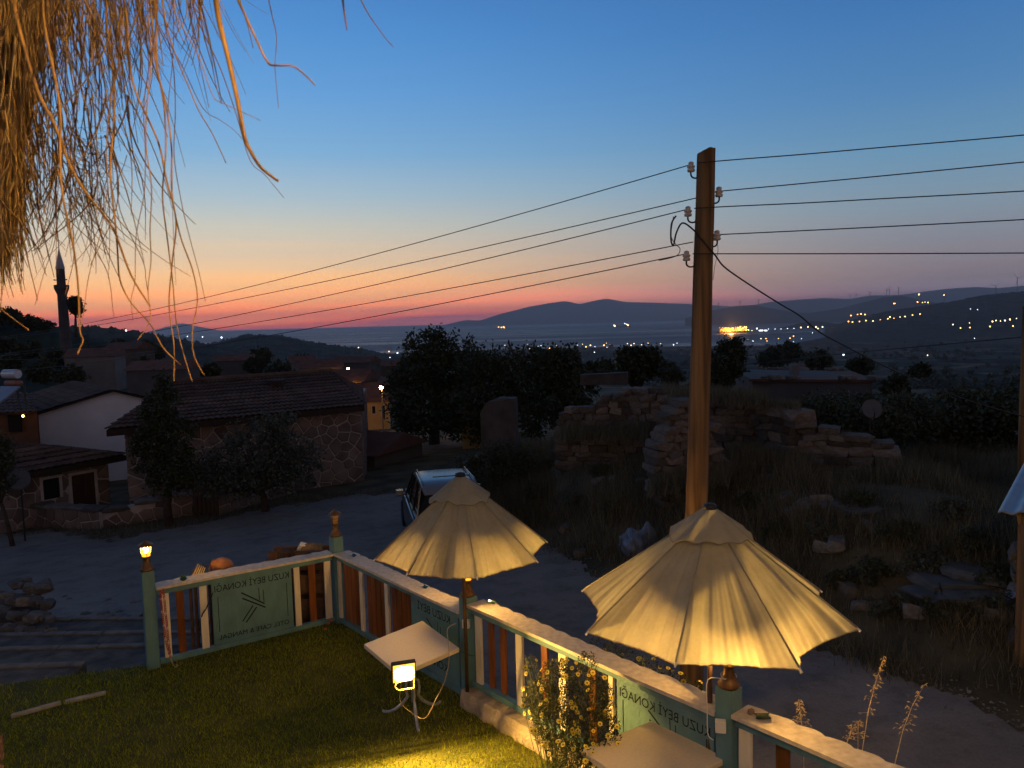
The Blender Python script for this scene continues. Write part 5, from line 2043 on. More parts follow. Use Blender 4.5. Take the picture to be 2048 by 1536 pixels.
for s in (-1, 1):
    for (x0, z0_, x1, z1_) in ((0.08, 0.98, 0.30, 1.68), (1.0, 0.99, 1.02, 1.71), (1.95, 0.99, 1.9, 1.70), (2.98, 1.0, 2.18, 1.68)):
        w0, w1 = 0.795, 0.66
        MB().bar(CV(x0, s * w0, z0_), CV(x1, s * w1, z1_), 0.05, 0.035, up=sd_).build('pillar', m_car, car)
    MB().tube([CV(0.35, s * 0.60, 1.74), CV(0.5, s * 0.60, 1.79), CV(1.9, s * 0.59, 1.79), CV(2.05, s * 0.59, 1.735)], 0.018, 8).build('roof_rail', m_carroof, car, smooth=True)
    MB().bar(CV(0.15, s * 0.865, 1.015), CV(3.0, s * 0.865, 1.0), 0.03, 0.025).build('window_sill_trim', m_carroof, car)
    mr_ = MB().box(CV(2.55, s * 0.99, 1.12), (0.10, 0.20, 0.16), Matrix((hd, sd_, Vector((0, 0, 1)))).transposed()).build('mirror', m_chrome, car, bevel=0.025)
    MB().bar(CV(2.55, s * 0.82, 1.05), CV(2.55, s * 0.92, 1.08), 0.05, 0.04).build('mirror_arm', m_car, car)
    for xw in (0.78, 3.45):
        WM = Matrix((hd, Vector((0, 0, 1)), sd_)).transposed()
        wh = MB().lathe([(0.20, -0.10), (0.33, -0.10), (0.36, -0.07), (0.36, 0.07), (0.33, 0.10), (0.20, 0.10)], CV(xw, s * 0.80, 0.36), 22, M=WM).build('wheel', m_tyre, car, smooth=False)
        r_ = MB().lathe([(0.20, -0.085), (0.17, -0.04), (0.17, 0.04), (0.20, 0.085)], CV(xw, s * 0.80, 0.36), 14, M=WM).build('rim', m_chrome, wh)
    MB().box(CV(0.0, s * 0.66, 0.82), (0.05, 0.12, 0.26), Matrix((hd, sd_, Vector((0, 0, 1)))).transposed()).build('tail_light', mat('tail_light_red', (0.25, 0.01, 0.01), 0.2, 0.1), car, bevel=0.01)
    MB().box(CV(4.28, s * 0.58, 0.68), (0.06, 0.2, 0.14), Matrix((hd, sd_, Vector((0, 0, 1)))).transposed()).build('headlight', m_porc, car, bevel=0.02)
MB().box(CV(-0.03, 0, 0.46), (0.12, 1.6, 0.18), Matrix((hd, sd_, Vector((0, 0, 1)))).transposed()).build('rear_bumper', m_tyre, car, bevel=0.03)
MB().box(CV(4.33, 0, 0.46), (0.12, 1.55, 0.2), Matrix((hd, sd_, Vector((0, 0, 1)))).transposed()).build('front_bumper', m_tyre, car, bevel=0.03)
MB().box(CV(1.05, 0.15, 1.768), (0.05, 0.9, 0.012), Matrix((hd, sd_, Vector((0, 0, 1)))).transposed()).build('roof_bar', m_car, car)

# ------------------------------------------------------------------ stones
def rock_meshes(n, m_, seed, ch=0.22, jit=0.10):
    g = np.random.default_rng(seed)
    out = []
    for _ in range(n):
        bm = bmesh.new()
        for sx in (-1, 1):
            for sy in (-1, 1):
                for sz in (-1, 1):
                    c = np.array([sx, sy, sz]) * 0.5 + g.normal(0, jit, 3) * 0.55
                    for k in range(3):
                        p = c.copy()
                        p[k] -= np.sign([sx, sy, sz][k]) * ch * g.uniform(0.6, 1.3)
                        bm.verts.new(p)
        r = bmesh.ops.convex_hull(bm, input=list(bm.verts))
        kill = list({v for v in r['geom_interior'] + r['geom_unused'] if isinstance(v, bmesh.types.BMVert)})
        if kill:
            bmesh.ops.delete(bm, geom=kill, context='VERTS')
        me = bpy.data.meshes.new('stone')
        bm.to_mesh(me)
        bm.free()
        setmat(me, m_)
        out.append(me)
    return out


m_ruin = mat('ruin_stone', (0.155, 0.13, 0.112), 0.95, 0.0, 5.0, c2=(0.08, 0.068, 0.06), bump=1.0, bscale=14, per_obj=0.5)
m_rcore = mat('ruin_mortar_earth', (0.10, 0.075, 0.055), 0.95, 0.4, 4, bump=0.9, bscale=14)
m_rubble = mat('rubble_stone', (0.125, 0.115, 0.105), 0.95, 0.3, 3.0, bump=0.8, bscale=12, per_obj=0.4)
ROCKS = rock_meshes(16, m_ruin, 4, 0.13, 0.13)
ROCKS2 = rock_meshes(10, m_rubble, 5, 0.28, 0.14)


def stone_wall(label, a, b, prof, thick, seed, sw=0.40, sh=0.19, zbase=None, rocks=ROCKS, name='ruin_wall', cat='wall', group='ruined stone walls'):
    """dry stone wall from a to b; prof = [(s, top z)], every stone a piece of its own"""
    g = np.random.default_rng(seed)
    a, b = Vector((a[0], a[1], 0)), Vector((b[0], b[1], 0))
    L = (b - a).length
    e = (b - a).normalized()
    nrm = Vector((-e.y, e.x, 0))
    ang = math.atan2(e.y, e.x)
    zb0 = min(zt1(a.x, a.y), zt1(b.x, b.y)) - 0.25 if zbase is None else zbase
    t = thing(name, label, cat, ((a.x + b.x) / 2, (a.y + b.y) / 2, zb0), group)
    ss, zz = [p[0] for p in prof], [p[1] for p in prof]
    # earth core
    n_ = 24
    vs, fs = [], []
    for i in range(n_ + 1):
        f = i / n_
        ztop = np.interp(f, ss, zz) - 0.12
        p = a + e * (0.06 + (L - 0.12) * f)
        for off, z in ((thick / 2 - 0.07, zb0), (thick / 2 - 0.07, ztop), (-thick / 2 + 0.07, ztop), (-thick / 2 + 0.07, zb0)):
            vs.append(p + nrm * off + Vector((0, 0, z)))
    for i in range(n_):
        for k in range(3):
            q = i * 4 + k
            fs.append((q, q + 4, q + 5, q + 1))
    fs += [(0, 1, 2, 3), (n_ * 4, n_ * 4 + 3, n_ * 4 + 2, n_ * 4 + 1)]
    MB().add(vs, fs).build('earth_core', m_rcore, t)
    z = zb0
    cnt = 0
    while z < max(zz):
        h = sh * g.uniform(0.75, 1.3)
        x = -g.uniform(0, sw * 0.5)
        while x < L:
            w = sw * g.uniform(0.5, 1.5)
            xc = x + w / 2
            top = np.interp(np.clip(xc / L, 0, 1), ss, zz)
            if z + h * 0.55 < top + g.normal(0, 0.05) and -0.02 < xc < L + 0.02:
                me = rocks[g.integers(len(rocks))]
                p = a + e * xc + nrm * g.normal(0, 0.018) + Vector((0, 0, z + h / 2))
                M = (Matrix.Translation(p) @ Matrix.Rotation(ang + g.normal(0, 0.05), 4, 'Z') @ Matrix.Rotation(g.normal(0, 0.05), 4, 'Y')
                     @ Matrix.Diagonal((w * 0.97 * (1 if g.uniform() < 0.5 else -1), thick * g.uniform(0.9, 1.1), h * 0.98, 1)))
                shared('stone', me, t, M)
                cnt += 1
            x += w
        z += h * 0.99
    return t, cnt


def PT(u, v, Y):
    return P(u, v, Y)


def wz(pts, Y):
    return [P(u, v, Y).z for u, v in pts]


cnts = []
# back wall, left of the pole
a, b = P(1118, 870, 21.0), P(1345, 870, 20.0)
t1_, c = stone_wall('long broken ruin wall behind, left of the utility pole', a, b, [(0, P(1120, 822, 21).z), (0.3, P(1190, 806, 20.7).z), (0.45, P(1228, 786, 20.5).z), (0.75, P(1290, 776, 20.2).z), (1, P(1345, 770, 20).z)], 0.5, 11, 0.33, 0.155, zbase=-0.1)
cnts.append(c)
# the broken wall end that comes forward beside the pole
a, b = P(1372, 970, 16.2), P(1345, 850, 20.2)
t2_, c = stone_wall('broken wall end coming forward just left of the utility pole', P(1306, 970, 16.4), P(1440, 880, 16.8), [(0, P(1300, 880, 16.4).z), (0.12, P(1310, 862, 16.4).z), (0.2, P(1325, 815, 16.5).z), (0.3, P(1338, 796, 16.5).z), (0.55, P(1380, 790, 16.6).z), (0.75, P(1410, 830, 16.7).z), (0.9, P(1425, 880, 16.8).z), (1, P(1440, 905, 16.8).z)], 0.6, 12, 0.30, 0.15, zbase=-0.05)
cnts.append(c)
# back wall, right of the pole
t3_, c = stone_wall('back ruin wall right of the utility pole with a long lintel slot', P(1400, 880, 19.5), P(1535, 880, 18.8), [(0, P(1400, 792, 19.5).z), (0.3, P(1450, 800, 19.3).z), (0.7, P(1500, 800, 19).z), (1, P(1535, 806, 18.8).z)], 0.5, 13, 0.36, 0.155, zbase=0.0)
cnts.append(c)
# right corner pier
t4_, c = stone_wall('tall square corner of the ruin, the highest piece at its right', P(1532, 900, 18.6), P(1604, 900, 17.2), [(0, P(1532, 806, 18.6).z), (0.5, P(1570, 808, 17.9).z), (1, P(1604, 812, 17.2).z)], 0.55, 14, 0.42, 0.2, zbase=-0.1)
cnts.append(c)
# lower wall stepping down to the right
t5_, c = stone_wall('low ruin wall stepping down to the right of the ruin corner', P(1606, 900, 17.3), P(1778, 960, 16.6), [(0, P(1606, 846, 17.3).z), (0.3, P(1660, 858, 17.1).z), (0.6, P(1710, 870, 16.9).z), (0.85, P(1752, 880, 16.7).z), (1, P(1778, 888, 16.6).z)], 0.5, 15, 0.40, 0.16, zbase=-0.35)
cnts.append(c)
# a pale plastered stub left of the ruin
m_plaster = mat('grey_plaster', (0.065, 0.056, 0.052), 0.95, 0.3, 2.5, bump=0.6, bscale=12)
a, b = P(962, 880, 24.0), P(1031, 885, 23.6)
tag(MB().prism([Vector((a.x, a.y, -2.2)), Vector((b.x, b.y, -2.2)), Vector((b.x, b.y, P(1030, 797, 23.6).z)), Vector((a.x + 0.55, a.y, P(1000, 797, 23.8).z)), Vector((a.x + 0.2, a.y, P(975, 805, 24).z)), Vector((a.x, a.y, P(962, 825, 24).z))], (0.1, 0.45, 0)).build('plastered_wall', m_plaster),
    'grey plastered wall stub standing alone at the edge of the big dark trees', 'wall')
# low walls and roofless remains further back
tag(MB().prism([P(1160, 770, 30), P(1255, 770, 30), P(1255, 745, 30), P(1160, 750, 30)], (0.1, 0.5, 0)).build('far_wall', m_plaster), 'low grey wall far behind the ruin at the left', 'wall')

# loose stones on the bank and rubble by the road
m_loose = ROCKS2
g = np.random.default_rng(31)
FALLEN, SMALL, BOARDS, FLATS = [], [], [], []
LOOSE = [(1292, 968, 0.30), (1312, 965, 0.26), (1298, 948, 0.34), (1610, 1020, 0.42), (1590, 1035, 0.3), (1640, 1010, 0.34), (1655, 1100, 0.3), (1200, 965, 0.26), (1225, 962, 0.22), (1195, 1090, 0.24), (1215, 1100, 0.2), (1160, 1110, 0.22),
         (1675, 1090, 0.3), (1745, 1060, 0.3), (1480, 940, 0.3), (1455, 950, 0.28), (1500, 905, 0.25), (1530, 960, 0.22), (1575, 1000, 0.3), (1690, 1180, 0.3), (1720, 1215, 0.26), (1830, 1235, 0.3), (1900, 1260, 0.24), (1990, 1300, 0.3),
         (980, 1000, 0.2), (1130, 1060, 0.22), (1340, 985, 0.3), (1380, 990, 0.28), (1350, 955, 0.34), (1420, 930, 0.34), (1445, 925, 0.3)]
for i, (u, v, s) in enumerate(LOOSE):
    p = GT(u, v)
    M = Matrix.Translation(p + Vector((0, 0, s * 0.1))) @ Matrix.Rotation(g.uniform(0, 6.28), 4, 'Z') @ Matrix.Rotation(g.normal(0, 0.3), 4, 'X') @ Matrix.Diagonal((s * g.uniform(0.9, 1.5), s * g.uniform(0.7, 1.1), s * g.uniform(0.5, 0.8), 1))
    o = shared('fallen_stone', m_loose[i % len(m_loose)], None, M)
    tag(o, 'fallen stone', 'stone', 'fallen stones below the ruin')
    FALLEN.append(o)
in_order(FALLEN, 'fallen stone in the dry weeds below the ruin, %s')
# heap of stones at the left edge, above the steps
hp = thing('stone_heap', 'heap of grey stones at the left edge above the steps', 'stone heap', G(40, 1270, -0.6))
k = 0
for lay in range(5):
    for i in range(17 - lay * 2):
        u = -40 + 8.5 * i + lay * 8 + g.normal(0, 4)
        p = G(u, 1285 - lay * 22 + i * 1.0 + g.normal(0, 3), -0.62 + lay * 0.11)
        s = g.uniform(0.09, 0.19)
        shared('stone', m_loose[k % len(m_loose)], hp, Matrix.Translation(p + Vector((0, lay * 0.12, 0.05))) @ Matrix.Rotation(g.uniform(0, 6.28), 4, 'Z') @ Matrix.Rotation(g.normal(0, 0.3), 4, 'X') @ Matrix.Diagonal((s * 1.3, s, s * 0.75, 1)))
        k += 1
MB().prism([G(-60, 1288, -0.9), G(62, 1290, -0.9), G(48, 1240, -0.5), G(20, 1215, -0.35), G(-60, 1200, -0.25)], (0.05, 0.5, 0)).build('earth_bank', m_rcore, hp)
for i in range(26):
    u, v = g.uniform(0, 300), g.uniform(1195, 1262)
    p = GT(u, v, lo=6)
    s = g.uniform(0.06, 0.16)
    SMALL.append(shared('fallen_stone', m_loose[i % len(m_loose)], None, Matrix.Translation(p) @ Matrix.Rotation(g.uniform(0, 6.28), 4, 'Z') @ Matrix.Diagonal((s * 1.3, s, s * 0.7, 1))))
    tag(SMALL[-1], 'small stone', 'stone', 'small stones by the steps')
in_order(SMALL, 'small stone strewn over the ground by the steps, %s')

# tarpaulin bag dumped on the bank
bag_p = GT(1278, 1100)
g = np.random.default_rng(8)
bm = unit_ico(4)
ph = g.uniform(0, 6.28, 8)
for v in bm.verts:
    p = v.co.copy()
    k = 1 + 0.16 * math.sin(3.1 * p.x + ph[0] + 2 * p.z) + 0.12 * math.sin(5 * p.y + ph[1] + 2 * p.x) + 0.07 * math.sin(11 * p.z + ph[2] + 5 * p.x) + 0.05 * math.sin(17 * p.x + 9 * p.y + ph[3])
    zz = p.z if p.z > -0.35 else -0.35 + (p.z + 0.35) * 0.15
    tall = 1.0 + 0.75 * math.exp(-((p.x - 0.15) ** 2 + p.y ** 2) / 0.10)
    v.co = bag_p + Vector((p.x * 0.38 * k - 0.05 + 0.18 * max(0, zz), p.y * 0.42 * k, (zz + 0.32) * 0.27 * k * tall))
me = bpy.data.meshes.new('tarpaulin_sack')
bm.to_mesh(me)
bm.free()
me.polygons.foreach_set('use_smooth', [True] * len(me.polygons))
setmat(me, mat('pale_tarpaulin', (0.15, 0.165, 0.21), 0.45, 0.45, 5, bump=0.9, bscale=9))
o = bpy.data.objects.new('tarpaulin_sack', me)
col.objects.link(o)
tag(o, 'crumpled pale blue plastic sack dumped on the bank left of the nearer parasol', 'sack')

# ------------------------------------------------------------------ metal roof at the right edge
m_zinc = mat('zinc_sheet', (0.30, 0.32, 0.35), 0.38, 0.15, 3, metallic=0.6, bump=0.1)
A0, B0 = P(1996, 1027, 9.0), P(2260, 1030, 8.2)
C0 = P(2074, 880, 11.6)
D0 = B0 + (C0 - A0)
sh_ = thing('shed', 'shed corner with a corrugated zinc roof at the right edge', 'shed', (A0.x + 0.8, A0.y + 0.6, zt1(A0.x + 0.8, A0.y + 0.6)))
nw = 90
vs, fs = [], []
upn = (B0 - A0).cross(C0 - A0).normalized()
if upn.z < 0:
    upn = -upn
for i in range(nw + 1):
    f = i / nw
    off = 0.018 * math.sin(f * nw * 0.45)
    for q in (0, 1):
        p = A0.lerp(B0, f) if q == 0 else C0.lerp(D0, f)
        vs += [p + upn * (0.02 + off), p + upn * (off)]
for i in range(nw):
    q = i * 4
    fs += [(q, q + 4, q + 6, q + 2), (q + 1, q + 3, q + 7, q + 5), (q, q + 1, q + 5, q + 4), (q + 2, q + 6, q + 7, q + 3)]
fs += [(0, 2, 3, 1)]
MB().add(vs, fs).build('zinc_roof', m_zinc, sh_)
MB().bar(A0 + Vector((0.33, 0.12, -0.10)), B0 + Vector((0, 0.12, -0.10)), 0.10, 0.12).build('beam', m_wood, sh_)
c0 = P(2052, 1150, 9.25)
MB().bar((c0.x, c0.y, zt1(c0.x, c0.y) - 0.2), (c0.x, c0.y, A0.z - 0.16), 0.14, 0.14, up=(1, 0, 0)).build('post', m_wood, sh_)
w0 = P(2046, 1200, 9.5)
stone_wall('stone base wall below the zinc roof at the right edge', (w0.x, w0.y), (w0.x + 2.4, w0.y - 1.0), [(0, 1.0), (1, 1.1)], 0.35, 44, 0.3, 0.16, zbase=zt1(w0.x, w0.y) - 0.2, name='shed_wall', group='walls at the right edge')
pq = P(2047, 612, 15.0)
tag(MB().tube([(pq.x + 0.06, pq.y, zt1(pq.x, pq.y) - 0.3), (pq.x + 0.06, pq.y, pq.z)], [0.085, 0.07], 12).build('wooden_post', m_wood, smooth=True), 'wooden post cut by the right edge of the picture, below the wires', 'post')
# boards lying by the shed
for k, (u, v, du, dv) in enumerate([(2010, 1215, 18, -30), (2020, 1222, 26, -26), (2005, 1228, 30, -10)]):
    p, q = GT(u, v), GT(u + du, v + dv)
    tag(MB().bar(p + Vector((0, 0, 0.06 + 0.04 * k)), q + Vector((0, 0, 0.14 + 0.04 * k)), 0.10, 0.03).build('board', mat('grey_board', (0.22, 0.22, 0.24), 0.8, 0.2, 12)), ['weathered board by the shed, lowest of the pile', 'weathered board by the shed, middle of the pile', 'weathered board by the shed, topmost of the pile'][k], 'board', 'boards by the shed')
# flat stones in the gully
FLAGS = rock_meshes(7, mat('gully_stone', (0.085, 0.09, 0.095), 0.9, 0.3, 3), 6, 0.28, 0.14)
for k, (u, v, s) in enumerate([(1905, 1165, 0.8), (1935, 1185, 0.7), (1955, 1150, 0.6), (1890, 1190, 0.6), (1925, 1140, 0.5), (1695, 1015, 0.55), (1715, 1020, 0.5)]):
    p = GT(u, v)
    FLATS.append(shared('flagstone', FLAGS[k], None, Matrix.Translation(p + Vector((0, 0, 0.02))) @ Matrix.Rotation(k * 1.1, 4, 'Z') @ Matrix.Diagonal((s * 1.3, s, 0.12, 1))))
    tag(FLATS[-1], 'flat stone', 'stone', 'flat stones in the gully')
in_order(FLATS, 'flat grey stone in the weedy gully at the right, %s')
print('STONES', cnts)
# ------------------------------------------------------------------ houses
m_stoneA = mat('house_stone', (0.17, 0.125, 0.105), 0.9, 0.3, 2.0, bump=0.6, bscale=9, per_obj=0.35)
m_mortarW = mat('pale_pointing', (0.46, 0.40, 0.36), 0.95, 0.15, 4, bump=0.4)
m_white = mat('whitewash', (0.72, 0.71, 0.76), 0.9, 0.06, 1.5, bump=0.2)
m_tile = mat('clay_roof_tile', (0.105, 0.07, 0.056), 0.9, 0.35, 2.2, bump=0.5, bscale=14, per_obj=0.25)
m_fascia = mat('dark_eave_wood', (0.035, 0.022, 0.016), 0.9, 0.3, 8)
m_door = mat('brown_door', (0.055, 0.025, 0.015), 0.6, 0.3, 10, stretch=(1, 1, 0.1))
m_void = mat('dark_opening', (0.01, 0.009, 0.009), 0.95, 0.1)
m_dish = mat('grey_dish', (0.085, 0.09, 0.10), 0.5, 0.1, 10)


def clip_poly(poly, nx, ny, d):
    out = []
    n = len(poly)
    for i in range(n):
        p, q = poly[i], poly[(i + 1) % n]
        dp, dq = nx * p[0] + ny * p[1] - d, nx * q[0] + ny * q[1] - d
        if dp <= 0:
            out.append(p)
        if dp * dq < 0:
            t = dp / (dp - dq)
            out.append((p[0] + (q[0] - p[0]) * t, p[1] + (q[1] - p[1]) * t))
    return out


def voronoi_stones(parent, O, ex, W, H, cell, seed, holes=(), top=None, gap=0.022, depth=0.045, maxn=290, offset=0.0):
    """irregular masonry on a wall face: O = lower left corner, ex = unit vector along; stones proud of pale pointing"""
    g = np.random.default_rng(seed)
    ez = Vector((0, 0, 1))
    nr = ex.cross(ez)
    nx_, ny_ = max(2, int(W / cell)), max(2, int(H / (cell * 0.72)))
    pts = []
    for j in range(ny_):
        for i in range(nx_):
            pts.append(((i + 0.5 + (0.5 if j % 2 else 0) * 0.8 + g.uniform(-0.36, 0.36)) * W / nx_ - 0.2 * cell, (j + 0.5 + g.uniform(-0.36, 0.36)) * H / ny_))
    pts = np.array(pts)
    made = 0
    for i, c in enumerate(pts):
        poly = [(0, 0), (W, 0), (W, H), (0, H)]
        d2 = ((pts - c) ** 2).sum(1)
        for k in np.argsort(d2)[1:22]:
            v = pts[k] - c
            L = np.linalg.norm(v)
            nx2, ny2 = v / L
            m_ = (pts[k] + c) / 2
            poly = clip_poly(poly, nx2, ny2, nx2 * m_[0] + ny2 * m_[1] - gap * g.uniform(0.5, 1.3))
            if len(poly) < 3:
                break
        if len(poly) < 3:
            continue
        pc = np.mean(poly, axis=0)
        if any(h[0] < pc[0] < h[2] and h[1] < pc[1] < h[3] for h in holes):
            continue
        for h in holes:
            # keep stones out of openings
            if pc[0] <= h[0] and h[1] - 0.3 < pc[1] < h[3] + 0.3:
                poly = clip_poly(poly, 1, 0, h[0] - 0.03) if pc[1] > h[1] and pc[1] < h[3] else poly
            elif pc[0] >= h[2] and h[1] < pc[1] < h[3]:
                poly = clip_poly(poly, -1, 0, -(h[2] + 0.03))
            elif pc[1] >= h[3] and h[0] < pc[0] < h[2]:
                poly = clip_poly(poly, 0, -1, -(h[3] + 0.03))
            if len(poly) < 3:
                break
        if len(poly) < 3 or made >= maxn:
            continue
        if top is not None and pc[1] > top(pc[0]):
            continue
        pc = np.mean(poly, axis=0)
        d = depth * g.uniform(0.6, 1.2)
        n = len(poly)
        vs, fs = [], []
        for sc_, off in ((1.0, 0.0), (1.0, d * 0.55), (0.84, d)):
            for p in poly:
                q = pc + (np.array(p) - pc) * sc_
                vs.append(O + ex * q[0] + ez * q[1] + nr * (offset + off))
        for l in range(2):
            for k in range(n):
                a_, b_ = l * n + k, l * n + (k + 1) % n
                fs.append((a_, b_, b_ + n, a_ + n))
        fs.append(tuple(range(2 * n, 3 * n)))
        MB().add(vs, fs).build('stone', m_stoneA, parent)
        made += 1
    return made


def tile_roof(parent, e0, e1, r1, r0, courses, waves, name='roof', lip=0.05, m_=None):
    """one roof slope from eave e0-e1 up to ridge r0-r1: each tile course is its own wavy strip"""
    base = MB().add([e0, e1, r1, r0] + [p - Vector((0, 0, 0.08)) for p in (e0, e1, r1, r0)], [(0, 1, 2, 3), (7, 6, 5, 4), (0, 4, 5, 1), (1, 5, 6, 2), (2, 6, 7, 3), (3, 7, 4, 0)]).build(name, m_fascia, parent)
    nrm = (e1 - e0).cross(r0 - e0).normalized()
    if nrm.z < 0:
        nrm = -nrm
    for i in range(courses):
        f0, f1 = i / courses, min(1.0, (i + 1.25) / courses)
        A, B = e0.lerp(r0, f0), e1.lerp(r1, f0)
        C, D = e0.lerp(r0, f1), e1.lerp(r1, f1)
        nn = waves * 4
        vs, fs = [], []
        jit = random.uniform(-0.008, 0.008)
        for k in range(nn + 1):
            s = k / nn
            w = 0.022 * math.cos(2 * math.pi * s * waves) + 0.006 * math.sin(s * 37 + i)
            lo = A.lerp(B, s) + nrm * (lip + w + jit)
            hi = C.lerp(D, s) + nrm * (0.012 + w)
            vs += [lo - nrm * 0.03, lo, hi]
        for k in range(nn):
            q = k * 3
            fs += [(q, q + 3, q + 4, q + 1), (q + 1, q + 4, q + 5, q + 2)]
        c_ = MB().add(vs, fs).build('tile_course', m_ or m_tile, base)
    return base


def wall_box(parent, corners, z0, z1, m_, name='wall'):
    o = MB().prism([Vector((c[0], c[1], z0)) for c in corners], (0, 0, z1 - z0)).build(name, m_, parent)
    return o


Zv = Vector((0, 0, 1))
# ---- the long stone house across the road
hz0 = -2.6
h_r = P(726, 945, 30.0)
h_l = P(257, 960, 25.4)
h_r.z = h_l.z = 0
exh = (h_r - h_l).normalized()
nrh = Vector((exh.y, -exh.x, 0))
Wd = (h_r - h_l).length
zeave = P(722, 806, 30.0).z - 0.05
house = thing('stone_house', 'long stone house with a low tiled roof across the road', 'house', ((h_l.x + h_r.x) / 2, (h_l.y + h_r.y) / 2, hz0))
bk = -nrh * 7.0 + exh * 3.2
wall_box(house, [h_l, h_r, h_r + bk, h_l + bk], hz0, zeave, m_mortarW)
nst = voronoi_stones(house, Vector((h_l.x, h_l.y, hz0)), exh, Wd, zeave - hz0, 0.47, 71)
voronoi_stones(house, Vector((h_l.x + bk.x, h_l.y + bk.y, hz0)), (-bk).normalized(), bk.length, zeave - hz0, 0.55, 75)
voronoi_stones(house, Vector((h_r.x, h_r.y, hz0)), bk.normalized(), bk.length, zeave - hz0, 0.55, 76)
ov = 0.45
e0, e1 = h_l - exh * 0.6 + nrh * ov, h_r - exh * 0.02 + nrh * ov
e0.z, e1.z = zeave - 0.08, zeave - 0.02
mid_b = -nrh * 3.6 + exh * 1.0
r0, r1 = h_l - exh * (-1.2) + mid_b, h_r - exh * 0.8 + mid_b
zrid = P(600, 752, 32.0).z
r0.z, r1.z = zrid, zrid + 0.05
rf = tile_roof(house, e0, e1, r1, r0, 12, 42, lip=0.085)
eb0, eb1 = h_l + bk - nrh * ov - exh * 0.6, h_r + bk - nrh * ov - exh * 0.02
eb0.z = eb1.z = zeave - 0.08
tile_roof(house, eb1, eb0, r0, r1, 6, 20, 'rear_roof')
tile_roof(house, eb0, e0, r0 - Zv * 0.02, r0, 12, 30, 'left_hip', lip=0.085)
tile_roof(house, e1, eb1, r1, r1 - Zv * 0.02, 12, 30, 'right_hip', lip=0.085)
MB().tube([r0 + Vector((0, 0, 0.06)), r1 + Vector((0, 0, 0.06))], 0.11, 8).build('ridge_tiles', m_tile, house)
MB().bar(e0 - Vector((0, 0, 0.14)), e1 - Vector((0, 0, 0.14)), 0.06, 0.13).build('eave_board', m_fascia, house)
ck = P(556, 790, 30.6)
chm = MB().box((ck.x, ck.y, ck.z + 0.1), (0.5, 0.5, 1.0)).build('chimney', m_fascia, house)
MB().box((ck.x, ck.y, ck.z - 0.05), (0.62, 0.62, 0.08)).build('chimney_flashing', m_mortarW, house)
# stub wall, gate and garden wall in front of it
gate = P(412, 1005, 24.9)
# ---- garden wall beside the road
gw_a, gw_b = GT(440, 1030), GT(590, 985)
gz_ = zt1(gw_a.x, gw_a.y)


def garden_wall(label, a, b, h0, h1, seed, cell=0.42):
    a, b = Vector((a.x, a.y, 0)), Vector((b.x, b.y, 0))
    e_ = (b - a).normalized()
    n_ = Vector((e_.y, -e_.x, 0))
    L = (b - a).length
    z0 = min(zt1(a.x, a.y), zt1(b.x, b.y)) - 0.25
    t = thing('garden_wall', label, 'wall', ((a.x + b.x) / 2, (a.y + b.y) / 2, z0), 'stone garden walls across the road')
    za, zb2 = zt1(a.x, a.y) + h0, zt1(b.x, b.y) + h1
    MB().prism([a + Vector((0, 0, z0)), b + Vector((0, 0, z0)), b + Vector((0, 0, zb2)), a + Vector((0, 0, za))], -n_ * 0.4).build('wall_core', m_mortarW, t)
    voronoi_stones(t, a + Vector((0, 0, z0)), e_, L, max(za, zb2) - z0, cell, seed, top=lambda x: (za + (zb2 - za) * x / L) - z0 - 0.05, gap=0.02)
    n2 = max(3, int(L / 0.7))
    for k in range(n2):
        f = (k + 0.5) / n2
        p = a.lerp(b, f) - n_ * 0.2 + Vector((0, 0, za + (zb2 - za) * f + 0.03))
        shared('coping_stone', ROCKS2[k % len(ROCKS2)], t, Matrix.Translation(p) @ Matrix.Rotation(math.atan2(e_.y, e_.x) + random.uniform(-.1, .1), 4, 'Z') @ Matrix.Diagonal((0.75, 0.5, 0.14, 1)))
    return t


garden_wall('stone garden wall right of the dark gateway', gw_a, gw_b, 0.72, 0.55, 81)
garden_wall('stone garden wall between the small outhouse and the dark gateway', GT(205, 1056), GT(386, 1030), 0.45, 0.75, 82)
garden_wall('low mossy stone wall along the road in front of the outhouse', GT(-60, 1052), GT(200, 1058), 0.75, 0.55, 83)
gt_ = thing('gate', 'dark wooden gate in the stone garden wall', 'gate', GT(412, 1032))
ga, gb = GT(388, 1031), GT(438, 1031)
for k in range(6):
    f0, f1 = k / 6 + 0.008, (k + 1) / 6 - 0.008
    a_, b_ = ga.lerp(gb, f0), ga.lerp(gb, f1)
    MB().prism([a_ - Vector((0, 0, 0.1)), b_ - Vector((0, 0, 0.1)), b_ + Vector((0, 0, 0.86)), a_ + Vector((0, 0, 0.86))], (0.0, 0.04, 0)).build('plank', m_door, gt_)
MB().bar(ga + Vector((0, 0.06, 0.7)), gb + Vector((0, 0.06, 0.7)), 0.03, 0.08).build('brace', m_door, gt_)

# ---- small stone outhouse at the left
sz0 = -3.0
s_r = P(221, 1010, 26.5)
s_l = P(-60, 1010, 23.0)
s_r.z = s_l.z = 0
exs = (s_r - s_l).normalized()
nrs = Vector((exs.y, -exs.x, 0))
Ws = (s_r - s_l).length
zes = P(222, 918, 26.3).z
oh = thing('outhouse', 'small stone outhouse with a tiled roof at the left', 'house', ((s_l.x + s_r.x) / 2, (s_l.y + s_r.y) / 2, sz0))
bks = -nrs * 4.2
wall_box(oh, [s_l, s_r, s_r + bks, s_l + bks], sz0, zes, m_mortarW)


def along(u, v=980):
    """distance along the outhouse front for a picture column"""
    lo, hi = 0.0, 1.0
    for _ in range(40):
        m_ = (lo + hi) / 2
        q = s_l.lerp(s_r, m_)
        if proj((q.x, q.y, -1.6))[0] < u:
            lo = m_
        else:
            hi = m_
    return lo * Ws


